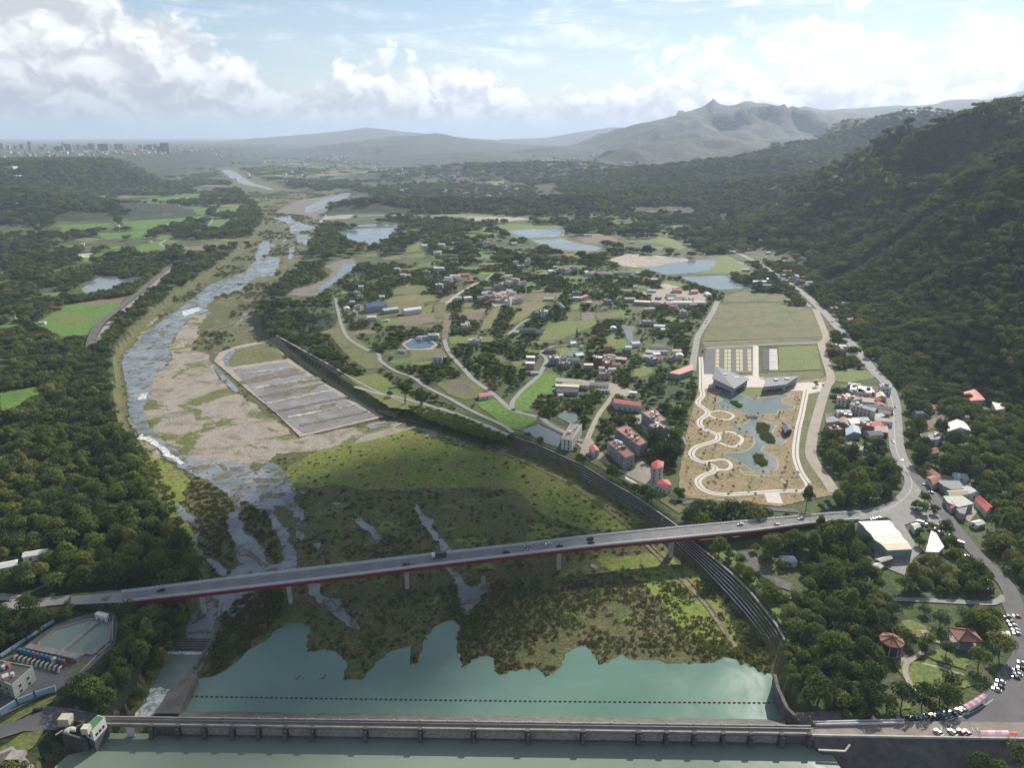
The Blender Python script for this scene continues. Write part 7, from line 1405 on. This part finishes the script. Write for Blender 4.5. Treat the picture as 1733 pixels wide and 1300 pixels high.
# young trees of the visitor park, islands and hedges
def young():
    v, f = [], []; leaf_cloud(v, f, [((0, 0, 2.2), (.9, .9, 1.0))], 60, .5); cm = mesh_of('young_crown', v, f, 'leaf'); tm = trunk_mesh('young_trunk', 2.2, .08, [])
    poly = np.array([gp(x, y)[:2] for x, y in [(1182, 665), (1162, 745), (1152, 835), (1300, 850), (1365, 835), (1348, 790), (1360, 690), (1340, 665)]]); lo, hi_ = poly.min(0), poly.max(0); n = 0
    C = rng.random((1500, 2)) * (hi_ - lo) + lo; C = C[inside(C, poly) & ~bare_mask(C, [b for b in BARE if b is not PARKG])][:120]
    for p in C:
        o = empty('young_tree', (p[0], p[1], .1)); o.scale = [float(.7 + .8 * rng.random())] * 3; tag(o, 'young staked tree on the brown soil of the visitor park', 'tree', 'young trees of the visitor park'); link('trunk', tm, o); link('crown', cm, o); n += 1
PARKG = next(b for b, nm in zip(BARE, range(10 ** 6)) if inside(np.array([gp(1165, 800)[:2]]), b)[0] and len(b) > 3)
young()
def thicket(name, polys, sp, kind, smin, smax, z, label):
    P = []
    for q in polys:
        q = np.array([gp(x, y, z)[:2] for x, y in q]); lo, hi_ = q.min(0), q.max(0); n = int((hi_ - lo).prod() / sp ** 2) + 1; r_ = rng.random((n, 2)) * (hi_ - lo) + lo; P.append(r_[inside(r_, q)])
    P = np.concatenate(P); n = len(P); a = smin + (smax - smin) * rng.random(n)
    scatter(name, np.column_stack([P, np.full(n, z + .3)]), np.stack([a, a, a], 1), OFF[kind] + rng.integers(0, NK[kind], n), label)
thicket('island_shrubs', [[(1237, 682), (1243, 678), (1250, 683), (1256, 688), (1251, 690), (1242, 686)], [(1282, 718), (1293, 717), (1302, 723), (1298, 731), (1306, 739), (1311, 746), (1310, 751), (1298, 749), (1289, 742), (1284, 732), (1280, 725)], [(1276, 770), (1287, 770), (1295, 778), (1298, 784), (1293, 791), (1282, 787), (1278, 778)]], 1.5, 'e', .7, 1.1, .3, 'dense low shrubs on the lake islands')
thicket('levee_hedge', [[(690, 690), (720, 692), (780, 708), (850, 738), (862, 752), (800, 738), (720, 710)]], 2.2, 'e', 1.0, 1.8, -1.5, 'dark hedge along the top of the far levee')
thicket('river_bank_shrubs', [[(326, 806), (373, 830), (404, 858), (384, 873), (400, 950), (372, 950), (337, 900), (330, 862), (318, 825)], [(412, 850), (450, 869), (479, 925), (470, 956), (447, 934), (404, 880)]], 3.0, 'd', .8, 1.3, LOW + .3, 'reeds on the river islands')
thicket('channel_shrubs', [[(372, 1050), (420, 1000), (480, 985), (470, 1050), (420, 1095), (365, 1145), (345, 1148), (365, 1095)]], 2.6, 'd', .9, 1.6, LOW, 'reeds beside the outfall channel')
thicket('bank_wood', [[(318, 1035), (330, 1050), (304, 1085), (280, 1125), (255, 1168), (228, 1216), (205, 1212), (240, 1150), (275, 1080)]], 4.5, 'a', .45, .75, -4.5, 'leafy trees on the left bank of the outfall channel')
thicket('wood_edge', [[(225, 740), (262, 790), (300, 860), (330, 960), (340, 985), (300, 980), (250, 900), (215, 800)]], 4.0, 'e', 1.0, 2.2, -.5, 'shrubs at the edge of the left bank wood')
# lamp posts, signs, cabinets
for k, (x, y, h, lab) in enumerate(((52, 1020, 6, 'red-framed lamp post beside the left approach road'), (77, 1060, 6, 'white lamp post behind the pale blue wall'), (136, 1142, 8, 'lamp post leaning over the pump yard'), (183, 1110, 8, 'lamp post at the wall between basins and wood'), (1487, 872, 9, 'lamp post at the road junction'), (1556, 885, 8, 'lamp post on the traffic island'), (1052, 800, 9, 'lamp post beside the levee estate'), (1330, 1030, 8, 'lamp post on the levee lawn'))):
    p = on(x, y); o = empty('street_lamp', p); tag(o, lab, 'lamp post'); m = MB(); m.cyl((0, 0, -.3), .1, h, 6, .07); m.build('pole', 'steel_grey' if k else 'bridge_red', o, loc=(0, 0, 0)); m = MB(); m.cyl((0, 0, h - .35), .05, 1.8, 5, axis=(.7, -.7, .1)); m.box((1.2, -1.2, h - .25), (.7, .3, .14), -.78); m.build('lamp_arm', 'steel_grey', o, loc=(0, 0, 0))
fbn = empty('footbridge', gp(1271, 707, .4)); tag(fbn, 'small pale footbridge over the neck of the park lake', 'footbridge'); m = MB(); m.beam(gp(1265, 707, .6), gp(1282, 706.5, .6), 2.4, .4); m.build('deck', 'path_tan', fbn); m = MB(); m.beam(gp(1265, 708, 1.2), gp(1282, 707.5, 1.2), .15, .8); m.beam(gp(1265, 706, 1.2), gp(1282, 705.6, 1.2), .15, .8); m.build('railing', 'wood_dark', fbn)
jt = empty('jetty', gp(1277, 672, .4)); tag(jt, 'tiny jetty on the visitor centre lawn shore', 'jetty'); m = MB(); m.beam(gp(1277, 670, .5), gp(1277, 676, .5), 2.0, .3); m.build('deck', 'wood_dark', jt)
for px, py, lab in ((508, 1148, 'driftwood snag on the green pool, left of the reed point'), (545, 1149, 'driftwood raft on the green pool near the reed point')):
    p = gp(px, py, LOW + .3); o = empty('driftwood', p); tag(o, lab, 'driftwood')
    for k in range(6): m = MB(); a = random.random() * 6; m.cyl((random.uniform(-1.5, 1.5), random.uniform(-1, 1), .1), .22, random.uniform(1, 2.2), 6, .12, axis=(math.cos(a), math.sin(a), .1)); m.build('log', 'wood_dark', o, loc=(0, 0, 0))
plant()
# ================================================================= air and cloud
def build_air():
    m = bpy.data.materials.new('haze'); m.use_nodes = True; m.node_tree.nodes.clear(); T = NT(m.node_tree)
    out = T.n('ShaderNodeOutputMaterial'); pv = T.n('ShaderNodeVolumePrincipled')
    pv.inputs['Color'].default_value = HAZE_COL; pv.inputs['Density'].default_value = HAZE; pv.inputs['Anisotropy'].default_value = 0.18
    T.l.new(pv.outputs[0], out.inputs['Volume']); MATS['haze'] = m
    b = MB(); b.box((0, 29000, LOW - 4.5), (126000, 64000, 1085)); o = b.build('haze', 'haze'); tag(o, label='pale summer haze lying over the whole valley', kind='stuff')
HAZE = 5.6e-5; HAZE_COL = (.58, .69, .87, 1)
build_air()
def build_cloud(px_poly_center, rx, ry, hgt, seed):
    """a cumulus drifting between the sun and the marsh"""
    g = gp(*px_poly_center, LOW); t = hgt / SUN.z; c = g + SUN * t
    r = np.random.default_rng(seed); bm = bmesh.new()
    for i in range(16):
        a = r.random() * 6.28; q = math.sqrt(r.random()); s = (.30 + .22 * r.random())
        mtx = Matrix.Translation(c + Vector((q * math.cos(a) * rx * .75, q * math.sin(a) * ry * .75, r.normal() * 12))) @ Matrix.Diagonal((rx * s, ry * s, 45 + 25 * r.random(), 1))
        bmesh.ops.create_icosphere(bm, subdivisions=3, radius=1, matrix=mtx)
    P = np.array([v.co for v in bm.verts]); d = fbm(P[:, 0] / 60, P[:, 1] / 60, 3) * 22
    for v, k in zip(bm.verts, d): v.co.x += k; v.co.y += k * .7; v.co.z += k * .5
    me = bpy.data.meshes.new('cloud'); bm.to_mesh(me); bm.free(); me.materials.append(MATS['cloud'])
    tag(link('cloud', me), label='white cumulus cloud high above the valley', kind='stuff')
plain('cloud', (.85, .85, .86), 1.0, 0.03, 0.01)
build_cloud((600, 945), 150, 135, 3800, 3); build_cloud((765, 975), 62, 58, 3800, 5)
